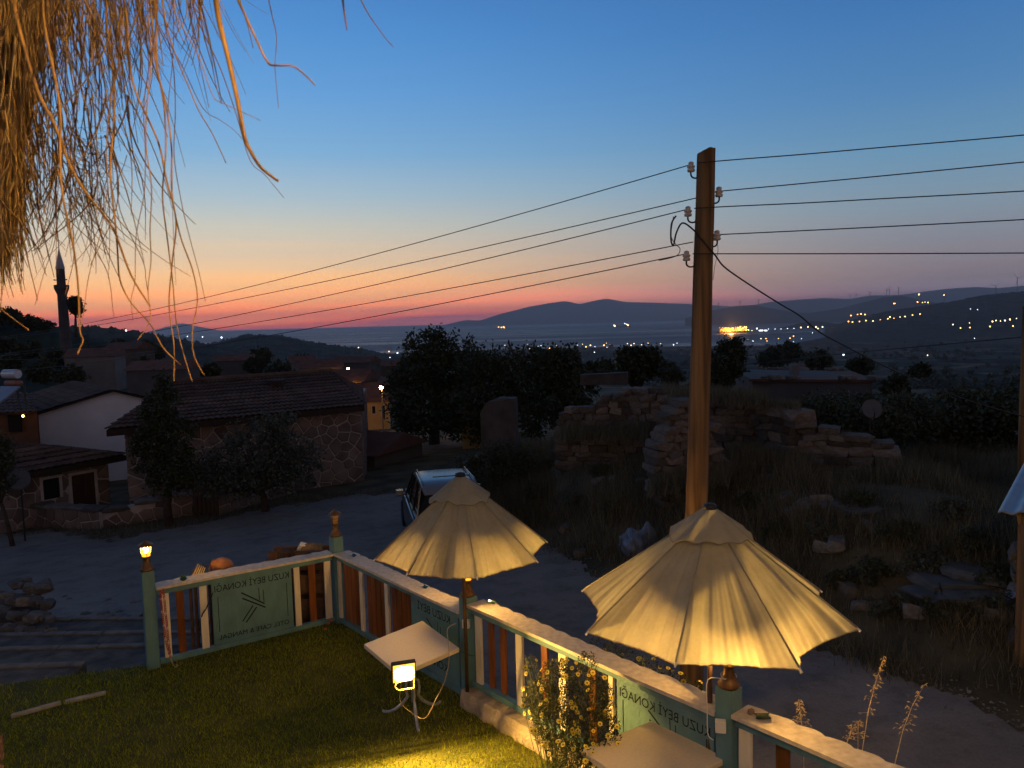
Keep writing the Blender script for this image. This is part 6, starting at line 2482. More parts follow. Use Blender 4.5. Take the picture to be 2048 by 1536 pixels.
def zfront(u, v):
    f = along(u) / Ws
    q = s_l.lerp(s_r, f)
    return P(u, v, q.y).z - sz0


hw = (along(88), zfront(88, 1000), along(120), zfront(100, 958))
hd_ = (along(145), 0.0, along(190), zfront(165, 948))
voronoi_stones(oh, Vector((s_l.x, s_l.y, sz0)), exs, Ws, zes - sz0, 0.46, 72, holes=(hw, hd_))
Zv = Vector((0, 0, 1))
for nm, hh, m_ in (('window', hw, m_void), ('door', hd_, m_door)):
    O = s_l + Zv * sz0
    c_ = O + exs * ((hh[0] + hh[2]) / 2) + Zv * ((hh[1] + hh[3]) / 2)
    ob = MB().box(c_ + nrs * 0.008, (hh[2] - hh[0], 0.05, hh[3] - hh[1]), Matrix((exs, nrs, Zv)).transposed()).build(nm, m_, oh)
    for sx in (0, 2):
        q = MB().box(O + exs * (hh[sx] + (-0.05 if sx == 0 else 0.05)) + Zv * ((hh[1] + hh[3]) / 2) + nrs * 0.02, (0.09, 0.07, hh[3] - hh[1]), Matrix((exs, nrs, Zv)).transposed()).build('frame', m_mortarW, ob)
    q = MB().box(O + exs * ((hh[0] + hh[2]) / 2) + Zv * (hh[3] + 0.05) + nrs * 0.02, (hh[2] - hh[0] + 0.2, 0.07, 0.09), Matrix((exs, nrs, Zv)).transposed()).build('lintel', m_mortarW, ob)
e0 = s_l - exs * 0.5 + nrs * 0.4
e1 = s_r + exs * 0.45 + nrs * 0.4
e0.z, e1.z = zes - 0.02, zes + 0.06
rm = -nrs * 2.6
r0, r1 = s_l + rm, s_r + rm - exs * 2.9
r0.z = r1.z = P(70, 862, 28).z
tile_roof(oh, e0, e1, r1, r0, 8, 22, lip=0.08)
eb0, eb1 = s_l + bks - nrs * 0.4, s_r + bks - nrs * 0.4 + exs * 0.4
eb0.z = eb1.z = zes
tile_roof(oh, eb1, eb0, r0, r1, 4, 10, 'rear_roof')
tile_roof(oh, e1, eb1, r1, r1 - Zv * 0.02, 8, 20, 'right_hip', lip=0.08)
MB().bar(e0 - Zv * 0.12, e1 - Zv * 0.12, 0.05, 0.12).build('eave_board', m_fascia, oh)


def dish(p, r, face, label, zg):
    t = thing('satellite_dish', label, 'satellite dish', (p.x, p.y, zg), 'satellite dishes')
    M = Vector((0, 0, 1)).rotation_difference(Vector(face).normalized()).to_matrix()
    MB().lathe([(0.02 * r, -0.16 * r), (0.4 * r, -0.13 * r), (0.75 * r, -0.06 * r), (r, 0.03 * r), (r, 0.055 * r), (0.75 * r, -0.03 * r), (0.4 * r, -0.10 * r), (0.02 * r, -0.13 * r)], p, 24, M=M).build('reflector', m_dish, t, smooth=True)
    MB().tube([p + M @ Vector((0, -r * 0.95, 0)), p + M @ Vector((0, -r * 0.3, r * 0.8))], 0.012, 6).build('arm', m_black, t)
    MB().box(p + M @ Vector((0, -r * 0.28, r * 0.84)), (0.07, 0.07, 0.1)).build('feed', m_dish, t)
    MB().tube([(p.x, p.y + 0.1, zg - 0.1), (p.x, p.y + 0.1, p.z)], 0.025, 8).build('mast', m_black, t)


dp = P(36, 958, 22.0)
dish(dp, 0.33, (0.6, -0.5, 0.35), 'grey satellite dish in front of the outhouse at the left', zt1(dp.x, dp.y))
dp = P(1744, 818, 18.6)
dish(dp, 0.24, (-0.1, -0.9, 0.3), 'blue-grey satellite dish among the dark shrubs right of the ruin', zt1(dp.x, dp.y))

# ---- white gabled house between them
wz0 = -4.0
w_l, w_r = P(78, 850, 34.0), P(300, 850, 36.0)
w_l.z = w_r.z = 0
exw = (w_r - w_l).normalized()
nrw = Vector((exw.y, -exw.x, 0))
wh_ = thing('white_house', 'whitewashed house with a plain gable wall behind the outhouse', 'house', ((w_l.x + w_r.x) / 2, (w_l.y + w_r.y) / 2, wz0))
gx_, gz2 = P(226, 784, 35.3), 0
zl, zr2, zg = P(78, 826, 34).z, P(300, 796, 36).z, P(228, 782, 35.3).z
gpk = Vector((gx_.x, gx_.y, 0))
fgx = (gpk - w_l).dot(exw)
gpk = w_l + exw * fgx
back = -nrw * 9 - exw * 2.0
MB().prism([w_l + Zv * wz0, w_r + Zv * wz0, w_r + Zv * zr2, gpk + Zv * zg, w_l + Zv * zl], back).build('wall', m_white, wh_)
ovv = nrw * 0.25
lo = w_l - exw * 0.5 + ovv + Zv * (zl - 0.12)
tile_roof(wh_, lo + back, lo, gpk + ovv + Zv * (zg + 0.06), gpk + ovv + back + Zv * (zg + 0.06), 9, 24, 'roof')
ro = w_r + exw * 0.5 + ovv + Zv * (zr2 - 0.16)
tile_roof(wh_, ro, ro + back, gpk + ovv + back + Zv * (zg + 0.06), gpk + ovv + Zv * (zg + 0.06), 6, 24, 'right_roof')
# low tiled lean-to roof beside the stone house wall
# ---- brown house at the far left with a lit wall and a solar heater
bh = thing('brown_house', 'dim brown house with a lamp-lit corner at the far left', 'house', P(30, 850, 31.0))
b_l, b_r = P(-120, 850, 30.5), P(76, 850, 31.5)
m_ochre = mat('ochre_plaster', (0.13, 0.07, 0.042), 0.9, 0.25, 2.5, bump=0.4)
wall_box(bh, [b_l, b_r, b_r + Vector((-3.6, 5, 0)), b_l + Vector((-3.6, 5, 0))], -3.2, P(60, 822, 31.3).z, m_ochre)
ea, eb = b_l + Vector((0, -0.4, 0)), b_r + Vector((0.2, -0.4, 0))
ea.z = eb.z = P(60, 824, 31.0).z
ra, rb = P(-160, 776, 34), P(64, 786, 34)
tile_roof(bh, ea, eb, rb, ra, 7, 18)
MB().box(P(30, 845, 31.1), (0.5, 0.1, 0.75)).build('window', m_void, bh)
lb = P(46, 832, 30.6)
t = thing('wall_lamp', 'small warm wall lamp glowing on the brown house', 'lamp', lb)
MB().lathe([(0.02, -0.05), (0.05, 0.0), (0.02, 0.05)], lb, 8).build('bulb', glow('village_bulb', (1.0, 0.40, 0.08), 18.0, True), t, smooth=True)
MB().box(lb + Vector((0, 0.12, 0.08)), (0.12, 0.16, 0.03)).build('hood', m_black, t)
# solar water heater
sp = P(22, 748, 29.0)
so = thing('solar_heater', 'solar water heater with a white tank above the brown house', 'solar heater', P(20, 800, 29.0))
m_tank = mat('tank_white', (0.62, 0.62, 0.66), 0.35, 0.1, 5, metallic=0.3)
MB().tube([P(9, 748, 29.2), P(36, 748, 29.0)], 0.17, 16).build('tank', m_tank, so, smooth=False)
MB().tube([P(12, 766, 29.0), P(42, 766, 28.8)], 0.10, 12).build('header', mat('copper_pipe', (0.28, 0.13, 0.09), 0.5, 0.2, 8), so, smooth=True)
a_, b_, c_, d_ = P(2, 772, 28.8), P(40, 772, 28.6), P(-10, 812, 27.6), P(-52, 812, 27.8)
MB().prism([a_, b_, c_, d_], (0, 0.03, -0.06)).build('collector_panel', mat('solar_glass', (0.22, 0.26, 0.34), 0.15, 0.1, 3, spec=0.8), so)
for u in (36, 50):
    MB().tube([P(u, 770, 29.0), P(u + 3, 815, 29.2)], 0.02, 6).build('leg', m_dish, so)
    MB().tube([P(u + 10 - 14, 772, 29.2), P(u + 5, 815, 29.4)], 0.02, 6).build('leg', m_dish, so)
MB().bar(P(34, 790, 29.0), P(56, 790, 29.0), 0.02, 0.02).build('brace', m_dish, so)

# ---- village houses further down the slope
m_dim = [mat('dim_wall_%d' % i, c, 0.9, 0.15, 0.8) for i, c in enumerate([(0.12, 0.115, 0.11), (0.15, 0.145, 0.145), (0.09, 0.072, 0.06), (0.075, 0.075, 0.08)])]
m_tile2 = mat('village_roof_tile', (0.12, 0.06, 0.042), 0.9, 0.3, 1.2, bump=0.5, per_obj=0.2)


def cottage(u, v, Y, w, d, h, ang, wall, label, name='village_house', windows=(), roofh=1.2, group='houses down the slope'):
    """v is the picture row of its foot"""
    c = P(u, v, Y)
    t = thing(name, label, 'house', c, group)
    M = Matrix.Rotation(ang, 3, 'Z')
    MB().box(c + Vector((0, 0, h / 2 - 0.6)), (w, d, h + 1.2), M).build('wall', wall, t)
    o_ = 0.3
    pts = [Vector((x, y, z)) for x, y, z in ((-w / 2 - o_, -d / 2 - o_, h - 0.05), (w / 2 + o_, -d / 2 - o_, h - 0.05), (w / 2 + o_, d / 2 + o_, h - 0.05), (-w / 2 - o_, d / 2 + o_, h - 0.05), (-w / 2 - o_, 0, h + roofh), (w / 2 + o_, 0, h + roofh))]
    pts = [c + M @ p for p in pts]
    MB().add(pts, [(0, 1, 5, 4), (2, 3, 4, 5), (0, 4, 3), (1, 2, 5), (3, 2, 1, 0)]).build('roof', m_tile2, t)
    for x, z, ww, hh, mm in windows:
        p = c + M @ Vector((x, -d / 2 - 0.02, z))
        wd = MB().box(p, (ww + 0.16, 0.06, hh + 0.16), M).build('window', mm[0], t)
        q = MB().box(p + M @ Vector((0, -0.03, 0)), (ww, 0.04, hh), M).build('pane', mm[1], wd)
    return t, c, M


m_yellow = mat('yellow_house_wall', (0.45, 0.30, 0.11), 0.9, 0.15, 1.0)
wm = (m_mortarW, m_void)
t, yc, yM = cottage(747, 836, 75, 3.2, 4.5, 1.9, R(8), m_yellow, 'small yellow house lit orange by a street lamp', windows=[(-0.95, 1.05, 0.3, 0.8, wm), (0.15, 1.05, 0.3, 0.7, wm), (1.05, 1.0, 0.3, 0.9, wm)], roofh=1.6)


def lamp_post(u, v, Y, E, label, h=None, r=0.12, colr=(1.0, 0.42, 0.07), arm=True):
    p = P(u, v, Y)
    zg = zt1(p.x, p.y)
    if zg > p.z - 1:
        zg = p.z - 4
    t = thing('street_lamp', label, 'street lamp', (p.x, p.y + 0.3, zg), 'street lamps in the village')
    MB().tube([(p.x, p.y + 0.3, zg - 0.2), (p.x, p.y + 0.3, p.z + 0.12)], 0.05, 7).build('pole', m_dish, t)
    MB().bar((p.x, p.y + 0.3, p.z + 0.12), (p.x, p.y - 0.12, p.z + 0.16), 0.1, 0.05).build('hood', m_dish, t)
    MB().lathe([(0.2 * r, -0.9 * r), (0.8 * r, -0.5 * r), (r, 0), (0.7 * r, 0.6 * r)], p, 8).build('bulb', glow('sodium_lamp_%d' % int(E), colr, E, True), t, smooth=True)
    return t, p


lamp_post(762, 775, 66, 420, 'sodium street lamp above the yellow house', r=0.15)
lamp_post(693, 766, 82, 160, 'sodium street lamp behind the stone house chimney, over a lit doorway', r=0.16)
lamp_post(696, 738, 125, 160, 'higher sodium street lamp beyond the village roofs', r=0.22)
lamp_post(845, 777, 70, 90, 'small street lamp against the big dark trees', r=0.1)
lamp_post(947, 806, 48, 260, 'sodium lamp glowing through the big dark trees', r=0.09)
lamp_post(1932, 925, 24, 60, 'small amber lamp under the dark trees at the right', r=0.035)
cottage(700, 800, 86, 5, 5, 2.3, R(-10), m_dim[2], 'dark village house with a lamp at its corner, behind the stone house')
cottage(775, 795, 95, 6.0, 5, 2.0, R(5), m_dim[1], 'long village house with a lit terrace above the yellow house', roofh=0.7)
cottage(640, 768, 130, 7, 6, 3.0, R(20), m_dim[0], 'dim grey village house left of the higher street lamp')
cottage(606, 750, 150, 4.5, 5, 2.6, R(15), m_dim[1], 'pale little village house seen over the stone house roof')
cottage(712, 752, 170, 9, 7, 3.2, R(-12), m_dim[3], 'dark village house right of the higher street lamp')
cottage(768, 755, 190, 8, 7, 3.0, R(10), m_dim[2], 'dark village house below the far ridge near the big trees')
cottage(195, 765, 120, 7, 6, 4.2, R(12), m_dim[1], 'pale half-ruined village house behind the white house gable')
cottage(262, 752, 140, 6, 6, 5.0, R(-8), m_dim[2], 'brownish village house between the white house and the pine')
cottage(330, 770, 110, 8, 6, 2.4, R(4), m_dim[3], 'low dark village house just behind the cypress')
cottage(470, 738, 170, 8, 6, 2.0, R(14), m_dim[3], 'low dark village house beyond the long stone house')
cottage(945, 856, 40, 1.1, 2, 1.0, R(4), m_yellow, 'yellow-lit wall glimpsed through the big dark trees', windows=[(0.2, 0.45, 0.25, 0.6, wm)], roofh=0.15)
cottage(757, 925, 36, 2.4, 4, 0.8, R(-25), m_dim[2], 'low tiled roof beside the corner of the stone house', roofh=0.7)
# flat-roofed old house behind the ruin at the right
fh = thing('flat_roofed_house', 'low flat-roofed stone house beyond the ruin at the right', 'house', P(1630, 770, 46))
a_, b_ = P(1505, 768, 46), P(1745, 768, 44)
MB().prism([a_ - Zv * 2.0, b_ - Zv * 2.0, b_ + Zv * 0.15, a_ + Zv * 0.3], (1.0, 9, 0)).build('wall', m_dim[3], fh)
MB().prism([P(1498, 758, 45.8), P(1752, 760, 43.8), P(1700, 741, 54), P(1530, 741, 56)], (0, 0, -0.15)).build('roof', m_tile2, fh)
g = np.random.default_rng(77)
for i in range(26):
    f = g.uniform(0, 1)
    p = P(1500, 757, 45.9).lerp(P(1750, 759, 43.9), f) if i % 2 else P(1530, 741, 55.8).lerp(P(1700, 741, 54), f)
    s = g.uniform(0.25, 0.6)
    shared('roof_stone', ROCKS2[i % 10], fh, Matrix.Translation(p + Zv * 0.08) @ Matrix.Rotation(g.uniform(0, 6), 4, 'Z') @ Matrix.Diagonal((s * 1.4, s, s * 0.5, 1)))
MB().box(P(1588, 745, 50), (0.5, 0.5, 1.0)).build('chimney', m_dim[1], fh)

# ------------------------------------------------------------------ minaret
mY = 205.0
m_min = mat('minaret_stone', (0.07, 0.065, 0.068), 0.9, 0.2, 0.6)
mb_ = P(129, 700, mY)
mn = thing('minaret', 'slender stone minaret with a pointed metal cap on the left hill', 'minaret', mb_ - Zv * 6)
axm = Vector((0, 0, 1))
px = mY / 1540.0


def mz(v):
    return P(124, v, mY).z


cx_, cy_ = P(125, 600, mY).x, mY
zS = mb_.z - 6
MB().lathe([(11.5 * px, zS), (9.3 * px, mz(640)), (8.6 * px, mz(590))], (cx_, cy_, 0), 14).build('shaft', m_min, mn)
MB().lathe([(8.6 * px, mz(590)), (11 * px, mz(583)), (13.5 * px, mz(577)), (13.5 * px, mz(570)), (13.0 * px, mz(570))], (cx_, cy_, 0), 14).build('balcony', m_min, mn)
MB().lathe([(8.0 * px, mz(570)), (7.6 * px, mz(538))], (cx_, cy_, 0), 12).build('upper_shaft', m_min, mn)
MB().lathe([(8.6 * px, mz(538)), (8.2 * px, mz(535)), (1.2 * px, mz(500)), (0.4 * px, mz(497))], (cx_, cy_, 0), 12).build('spire', mat('lead_cap', (0.30, 0.31, 0.33), 0.4, 0.2, 0.5, metallic=0.5), mn)
MB().tube([(cx_, cy_, mz(498)), (cx_, cy_, mz(486))], 0.3 * px, 5).build('finial', m_black, mn)
for s in (-1, 1):
    MB().tube([(cx_ + s * 7.5 * px, cy_, mz(560)), (cx_ + s * 13 * px, cy_ - 0.4, mz(559.5))], [0.5 * px, 1.6 * px], 8).build('loudspeaker', m_black, mn)
# ------------------------------------------------------------------ trees and shrubs
def crown(parent, blobs, n, size, m_, seed, name='crown', hang=0.0):
    g = np.random.default_rng(seed)
    w = np.array([b[1][0] * b[1][1] * b[1][2] for b in blobs]) ** 0.75
    k = g.choice(len(blobs), n, p=w / w.sum())
    C = np.array([tuple(b[0]) for b in blobs])[k]
    Rr = np.array([tuple(b[1]) for b in blobs])[k]
    d = g.normal(size=(n, 3))
    d /= np.linalg.norm(d, axis=1)[:, None]
    # leaf sprays: pull leaves to a set of twig ends
    nt_ = max(12, n // 45)
    tk = g.choice(len(blobs), nt_, p=w / w.sum())
    td = g.normal(size=(nt_, 3))
    td /= np.linalg.norm(td, axis=1)[:, None]
    tp = np.array([tuple(b[0]) for b in blobs])[tk] + td * np.array([tuple(b[1]) for b in blobs])[tk] * (g.uniform(0.35, 1.08, nt_) ** 0.6)[:, None]
    own = g.integers(nt_, size=n)
    spread = np.mean([b[1][0] for b in blobs]) * 0.17
    pos = tp[own] + g.normal(size=(n, 3)) * spread * g.uniform(0.4, 1.3, nt_)[own][:, None]
    a_ = g.normal(size=(n, 3))
    a_[:, 2] -= hang
    a_ /= np.linalg.norm(a_, axis=1)[:, None]
    b_ = np.cross(a_, g.normal(size=(n, 3)))
    b_ /= np.linalg.norm(b_, axis=1)[:, None]
    L = size * g.uniform(0.6, 1.5, n)[:, None]
    V = np.stack([pos, pos + a_ * L * 0.5 + b_ * L * 0.3, pos + a_ * L, pos + a_ * L * 0.5 - b_ * L * 0.3], 1)
    return fast_mesh(name, V, 4, m_, parent), tp


m_oak = leaf_mat('oak_leaf', (0.022, 0.030, 0.012), (0.060, 0.070, 0.030), 0.2)
m_cyp = leaf_mat('cypress_leaf', (0.022, 0.030, 0.014), (0.050, 0.060, 0.026), 0.1)
m_olive = leaf_mat('olive_leaf', (0.04, 0.05, 0.035), (0.10, 0.11, 0.08), 0.15)
m_shr = leaf_mat('shrub_leaf', (0.028, 0.036, 0.018), (0.075, 0.082, 0.04), 0.2)
m_bark = mat('bark', (0.06, 0.042, 0.03), 0.95, 0.3, 8, bump=0.8)


def tree(name, label, base, blobs, n, size, m_, seed, trunk_r=0.15, group='dark trees of the village', cat='tree', limbs=9):
    t = thing(name, label, cat, base, group)
    cr, tp = crown(t, blobs, n, size, m_, seed)
    g = np.random.default_rng(seed + 1)
    base = Vector(base)
    mainc = sum((Vector(b[0]) for b in blobs), Vector()) / len(blobs)
    fork = base.lerp(Vector((mainc.x, mainc.y, max(mainc.z - 0.2, base.z + 0.4))), 0.55)
    tr = MB().tube([base - Zv * 0.3, base.lerp(fork, 0.5) + Vector((g.normal() * 0.05, 0, 0)), fork], [trunk_r * 1.25, trunk_r, trunk_r * 0.75], 9).build('trunk', m_bark, t, smooth=True)
    for i in range(min(limbs, len(blobs) * 3)):
        b = Vector(blobs[i % len(blobs)][0]) + Vector(tuple(g.normal(size=3) * 0.35 * np.array(blobs[i % len(blobs)][1])))
        mid_ = fork.lerp(b, 0.5) + Vector(tuple(g.normal(size=3) * 0.15))
        MB().tube([fork, mid_, b], [trunk_r * 0.5, trunk_r * 0.3, trunk_r * 0.08], 6).build('limb', m_bark, t, smooth=True)
    return t


def blob(u, v, Y, ru, rv, depth=None):
    """an ellipsoid of foliage centred on a picture point at distance Y, radii in picture units"""
    k = Y / 1540.0
    return (P(u, v, Y), (ru * k, (depth or ru * k * 0.8), rv * k))


def foot(u, Y):
    p = P(u, 800, Y)
    return Vector((p.x, p.y, zt1(p.x, p.y)))


tree('oak_tree', 'tall dark oak with the highest crown, left of the ruin', foot(865, 43), [blob(865, 710, 43, 58, 50), blob(835, 770, 42, 66, 60), blob(900, 745, 43.5, 62, 52), blob(860, 690, 43.2, 30, 30), blob(930, 705, 44, 30, 26), blob(815, 825, 41, 42, 46), blob(880, 830, 41, 80, 50)], 15000, 0.19, m_oak, 1, 0.28)
tree('oak_tree', 'broad dark tree filling the middle between the oak and the ruin', foot(1010, 40), [blob(990, 755, 40, 70, 55), blob(1060, 760, 39.5, 70, 60), blob(960, 740, 41, 48, 45), blob(1020, 830, 38.5, 90, 55), blob(950, 830, 39.5, 60, 50)], 14000, 0.18, m_oak, 2, 0.26)
tree('oak_tree', 'round dark tree right beside the left end of the ruin', foot(1130, 38), [blob(1115, 755, 38, 50, 55), blob(1150, 785, 37.5, 45, 45), blob(1095, 725, 38.5, 40, 30), blob(1120, 815, 37, 55, 45), blob(1140, 720, 38.5, 18, 20)], 11000, 0.17, m_oak, 3, 0.22)
tree('bramble', 'dark bramble thicket hiding the foot of the grey plastered stub', foot(990, 22.6), [blob(972, 925, 22.8, 34, 34), blob(1010, 920, 22.6, 36, 34), blob(1045, 930, 22.4, 32, 30), blob(940, 935, 22.6, 30, 28), blob(990, 950, 22.2, 50, 26)], 9000, 0.07, m_shr, 41, 0.03, cat='bush', group='dark thickets by the ruin', limbs=6)
# bare dead branches over the middle tree
db = thing('dead_branch', 'bare dead branch sticking out over the middle tree crown', 'branch', P(1030, 760, 39.8))
for px in ([(1034, 770), (1030, 730), (1026, 705), (1019, 690), (1017, 680)], [(1032, 725), (1040, 712), (1046, 700), (1049, 688)], [(1030, 735), (1016, 722), (1003, 712), (999, 706)], [(1044, 735), (1056, 715), (1062, 705)]):
    pts = catmull([P(u, v, 39.8) for u, v in px], 4)
    MB().tube(pts, [0.10 * (1 - 0.6 * i / len(pts)) for i in range(len(pts))], 6).build('twig', m_bark, db, smooth=True)
tree('cypress_tree', 'dark cypress in front of the long stone house', foot(322, 23.2), [blob(325, 810, 23, 34, 40), blob(318, 870, 23, 50, 60), blob(345, 880, 22.8, 46, 55), blob(300, 910, 22.8, 36, 45), blob(350, 930, 22.6, 42, 40), blob(332, 780, 23.1, 20, 30), blob(335, 968, 22.5, 44, 26), blob(368, 955, 22.5, 36, 34)], 15000, 0.085, m_cyp, 4, 0.12)
tree('olive_tree', 'grey-green olive bush in front of the stone house wall', foot(520, 24.5), [blob(520, 890, 24.5, 60, 55), blob(560, 870, 24.7, 46, 44), blob(470, 920, 24.2, 56, 44), blob(590, 915, 24.6, 50, 45), blob(430, 935, 23.8, 42, 36), blob(530, 935, 24.0, 80, 34), blob(490, 965, 23.6, 80, 22), blob(580, 958, 24.0, 60, 24), blob(420, 970, 23.2, 40, 22)], 13000, 0.10, m_olive, 5, 0.12)
tree('fig_tree', 'leafy dark tree just right of the utility pole above the ruin', foot(1455, 46), [blob(1455, 715, 46, 38, 34), blob(1440, 745, 45.5, 45, 34), blob(1478, 700, 46.5, 22, 20), blob(1425, 760, 45, 42, 26)], 7000, 0.2, m_oak, 6, 0.16)
tree('round_tree', 'round dark tree left of the pole beyond the ruin', foot(1275, 50), [blob(1275, 730, 50, 40, 32), blob(1255, 715, 50, 22, 20), blob(1298, 718, 50.5, 22, 20)], 6000, 0.22, m_oak, 7, 0.18)
tree('ivy_thicket', 'dark thicket behind the stepped low wall of the ruin', foot(1670, 22), [blob(1640, 835, 21.5, 50, 34), blob(1700, 852, 21, 60, 32), blob(1760, 850, 21.5, 60, 36), blob(1690, 818, 23, 70, 24), blob(1820, 832, 23, 60, 38)], 15000, 0.11, m_shr, 8, 0.10)
tree('walnut_tree', 'wide dark tree with a visible trunk at the right', foot(1893, 25), [blob(1880, 848, 25, 76, 46), blob(1960, 842, 25, 80, 56), blob(2040, 860, 24.5, 80, 66), blob(1850, 880, 24.6, 50, 36), blob(1930, 812, 26, 60, 30), blob(2060, 800, 26, 50, 44), blob(1980, 910, 24, 70, 36)], 20000, 0.15, m_shr, 9, 0.16)
tree('shrub_tree', 'low dark shrubs left edge in front of the outhouse', foot(5, 21.5), [blob(0, 920, 21.5, 34, 40), blob(-20, 960, 21.2, 40, 30), blob(-40, 880, 22, 40, 40)], 5000, 0.09, m_shr, 10, 0.06)
tree('pine_tree', 'umbrella-shaped pine standing beside the minaret', P(152, 672, 200), [blob(150, 606, 200, 13, 14), blob(154, 618, 200, 12, 12), blob(146, 597, 200, 7, 6)], 2500, 0.55, m_cyp, 11, 0.35)
for i, (u, v, ru, rv) in enumerate([(12, 632, 26, 12), (44, 640, 22, 10), (68, 646, 16, 8), (-30, 625, 30, 14), (95, 652, 12, 6)]):
    tree('hill_tree', ['bushy tree on the left hill crest behind the straw fringe', 'second bushy tree from the left on the hill crest', 'third bushy tree from the left on the hill crest', 'bushy tree on the hill crest at the very left edge', 'small bush on the hill crest just left of the minaret'][i], P(u, v + rv + 4, 225),
         [blob(u, v, 225, ru, rv), blob(u - ru * 0.4, v + 3, 225, ru * 0.6, rv * 0.8)], 2200, 0.7, m_cyp, 20 + i, 0.3, group='trees on the left hill')

# shrubs on the near-left hillside and behind the white house
g = np.random.default_rng(90)
GARD = []
SH = [(60, 700, 150), (110, 715, 140), (170, 712, 150), (230, 720, 145), (290, 735, 130), (20, 725, 120), (80, 745, 110), (140, 748, 105), (360, 745, 125), (420, 742, 130), (510, 730, 160), (560, 745, 140), (300, 700, 190), (240, 700, 200), (10, 690, 170), (520, 715, 230), (600, 730, 210), (820, 730, 170), (1180, 745, 120), (1210, 735, 150), (1330, 740, 140), (1345, 755, 90), (1540, 715, 260), (1580, 705, 320), (1720, 730, 150), (1790, 770, 70), (1840, 740, 110), (1640, 720, 230)]
for i, (u, v, Y) in enumerate(SH):
    k = Y / 1540.0
    p = P(u, v, Y)
    r = g.uniform(16, 26)
    GARD += [tree('village_tree', 'dim round tree', Vector((p.x, p.y, p.z - r * 0.8 * k)), [blob(u, v, Y, r, r * 0.8), blob(u + r * 0.5, v + 3, Y, r * 0.7, r * 0.6), blob(u - r * 0.5, v + 4, Y, r * 0.7, r * 0.6)], 1800, 0.0042 * Y, m_shr if i % 2 else m_oak, 100 + i, 0.0012 * Y, group='trees among the village gardens', limbs=3)]
in_order(GARD, 'dim round tree among the village gardens and fields, %s')

# far groves on the plain: a wooded mass of small crowns
g = np.random.default_rng(91)
pts = []
tri = 0
Vs = []
while tri < 900:
    u, v = g.uniform(780, 2060), g.uniform(694, 778)
    if u > 1650 and g.uniform() < 0.5:
        v = g.uniform(655, 720)
    p = GT(u, v, lo=150)
    Y = p.y
    if not (180 < Y < 4300):
        continue
    if zt1(p.x, p.y) < SEA_Z + 1.2:
        continue
    if math.sin(p.x * 0.012 + 1) * math.sin(p.y * 0.007) + 0.3 * math.sin(p.x * 0.05) < g.uniform(-0.9, 0.55):
        continue
    h = g.uniform(2.5, 6.5)
    w = h * g.uniform(0.5, 0.9)
    if g.uniform() < 0.12:
        h, w = g.uniform(8, 13), g.uniform(1.4, 2.4)
    n = 70
    d = g.normal(size=(n, 3))
    d /= np.linalg.norm(d, axis=1)[:, None]
    c = np.array([p.x, p.y, p.z + h * 0.5]) + d * np.array([w, w, h * 0.52]) * (g.uniform(0.5, 1.05, n) ** 0.5)[:, None]
    a_ = g.normal(size=(n, 3))
    b_ = g.normal(size=(n, 3))
    s = w * 0.34
    Vs.append(np.stack([c, c + a_ * s, c + b_ * s], 1))
    tri += 1
gv = fast_mesh('far_groves', np.concatenate(Vs), 3, m_cyp)
tag(gv, 'far olive groves and cypresses scattered over the coastal plain', 'woods', kind='stuff')

# ------------------------------------------------------------------ dry grass and weeds on the bank
g = np.random.default_rng(92)
n = 240000
x = g.uniform(-4.5, 15, n)
y = 7 + 20 * g.uniform(0, 1, n) ** 1.1
ye = np.interp(x, EDGE_X, EDGE_Y)
d = y - ye
dens = smooth01(-0.4, 1.6, d + 0.7 * np.sin(x * 3.1) + 0.5 * np.sin(y * 2.3 + x))
cl = np.sin(x * 1.3 + 2 * np.sin(y * 0.6)) * np.sin(y * 1.1 + 1.5 * np.sin(x * 0.8)) + 0.5 * np.sin(x * 3.7 + y * 2.9)
ok = g.uniform(0, 1, n) < dens * np.clip(0.55 + 0.55 * cl, 0.06, 1)
x, y, cl = x[ok], y[ok], cl[ok]
h = np.clip(0.16 + 0.22 * (cl + 0.8), 0.06, 0.75) * g.uniform(0.5, 1.35, len(x))
V = blades(x, y, zt(x, y), h, 0.006 * g.uniform(0.6, 1.6, len(x)), 0.6, g)
wd = fast_mesh('dry_grass', V, 3, leaf_mat('dry_weed', (0.038, 0.038, 0.022), (0.20, 0.175, 0.105), 0.25))
tag(wd, 'tall dry grass and weeds covering the bank below the ruin', 'grass', kind='stuff')
# grass on the ruin's tops and by the left side of the road
xs, ys, zs, hs = [], [], [], []


def patch_on(a, b, za, zb_, depth, n, hmax):
    f = g.uniform(0, 1, n)
    o = g.normal(0, depth, n)
    xs.append(a.x + (b.x - a.x) * f + o * 0.3)
    ys.append(a.y + (b.y - a.y) * f + o)
    zs.append(za + (zb_ - za) * f - 0.05)
    hs.append(g.uniform(0.3, 1, n) * hmax)


patch_on(P(1340, 795, 18), P(1530, 795, 18.8), P(1340, 793, 18).z, P(1530, 800, 18.8).z, 0.5, 5200, 0.42)
patch_on(P(1530, 800, 18.2), P(1600, 800, 17.4), P(1530, 806, 18.2).z, P(1600, 812, 17.4).z, 0.25, 1500, 0.22)
patch_on(P(1200, 790, 20.6), P(1345, 775, 20.2), P(1200, 800, 20.6).z, P(1345, 772, 20.2).z, 0.25, 1200, 0.22)
patch_on(P(1120, 850, 20.2), P(1300, 850, 19.4), P(1120, 872, 20.2).z, P(1300, 868, 19.4).z, 0.35, 5000, 0.5)
patch_on(P(1300, 960, 15.8), P(1460, 930, 16.0), P(1300, 975, 15.8).z, P(1460, 950, 16.0).z, 0.35, 4000, 0.45)
patch_on(P(1460, 900, 17.6), P(1620, 900, 16.4), P(1460, 915, 17.6).z, P(1620, 935, 16.4).z, 0.4, 5000, 0.5)
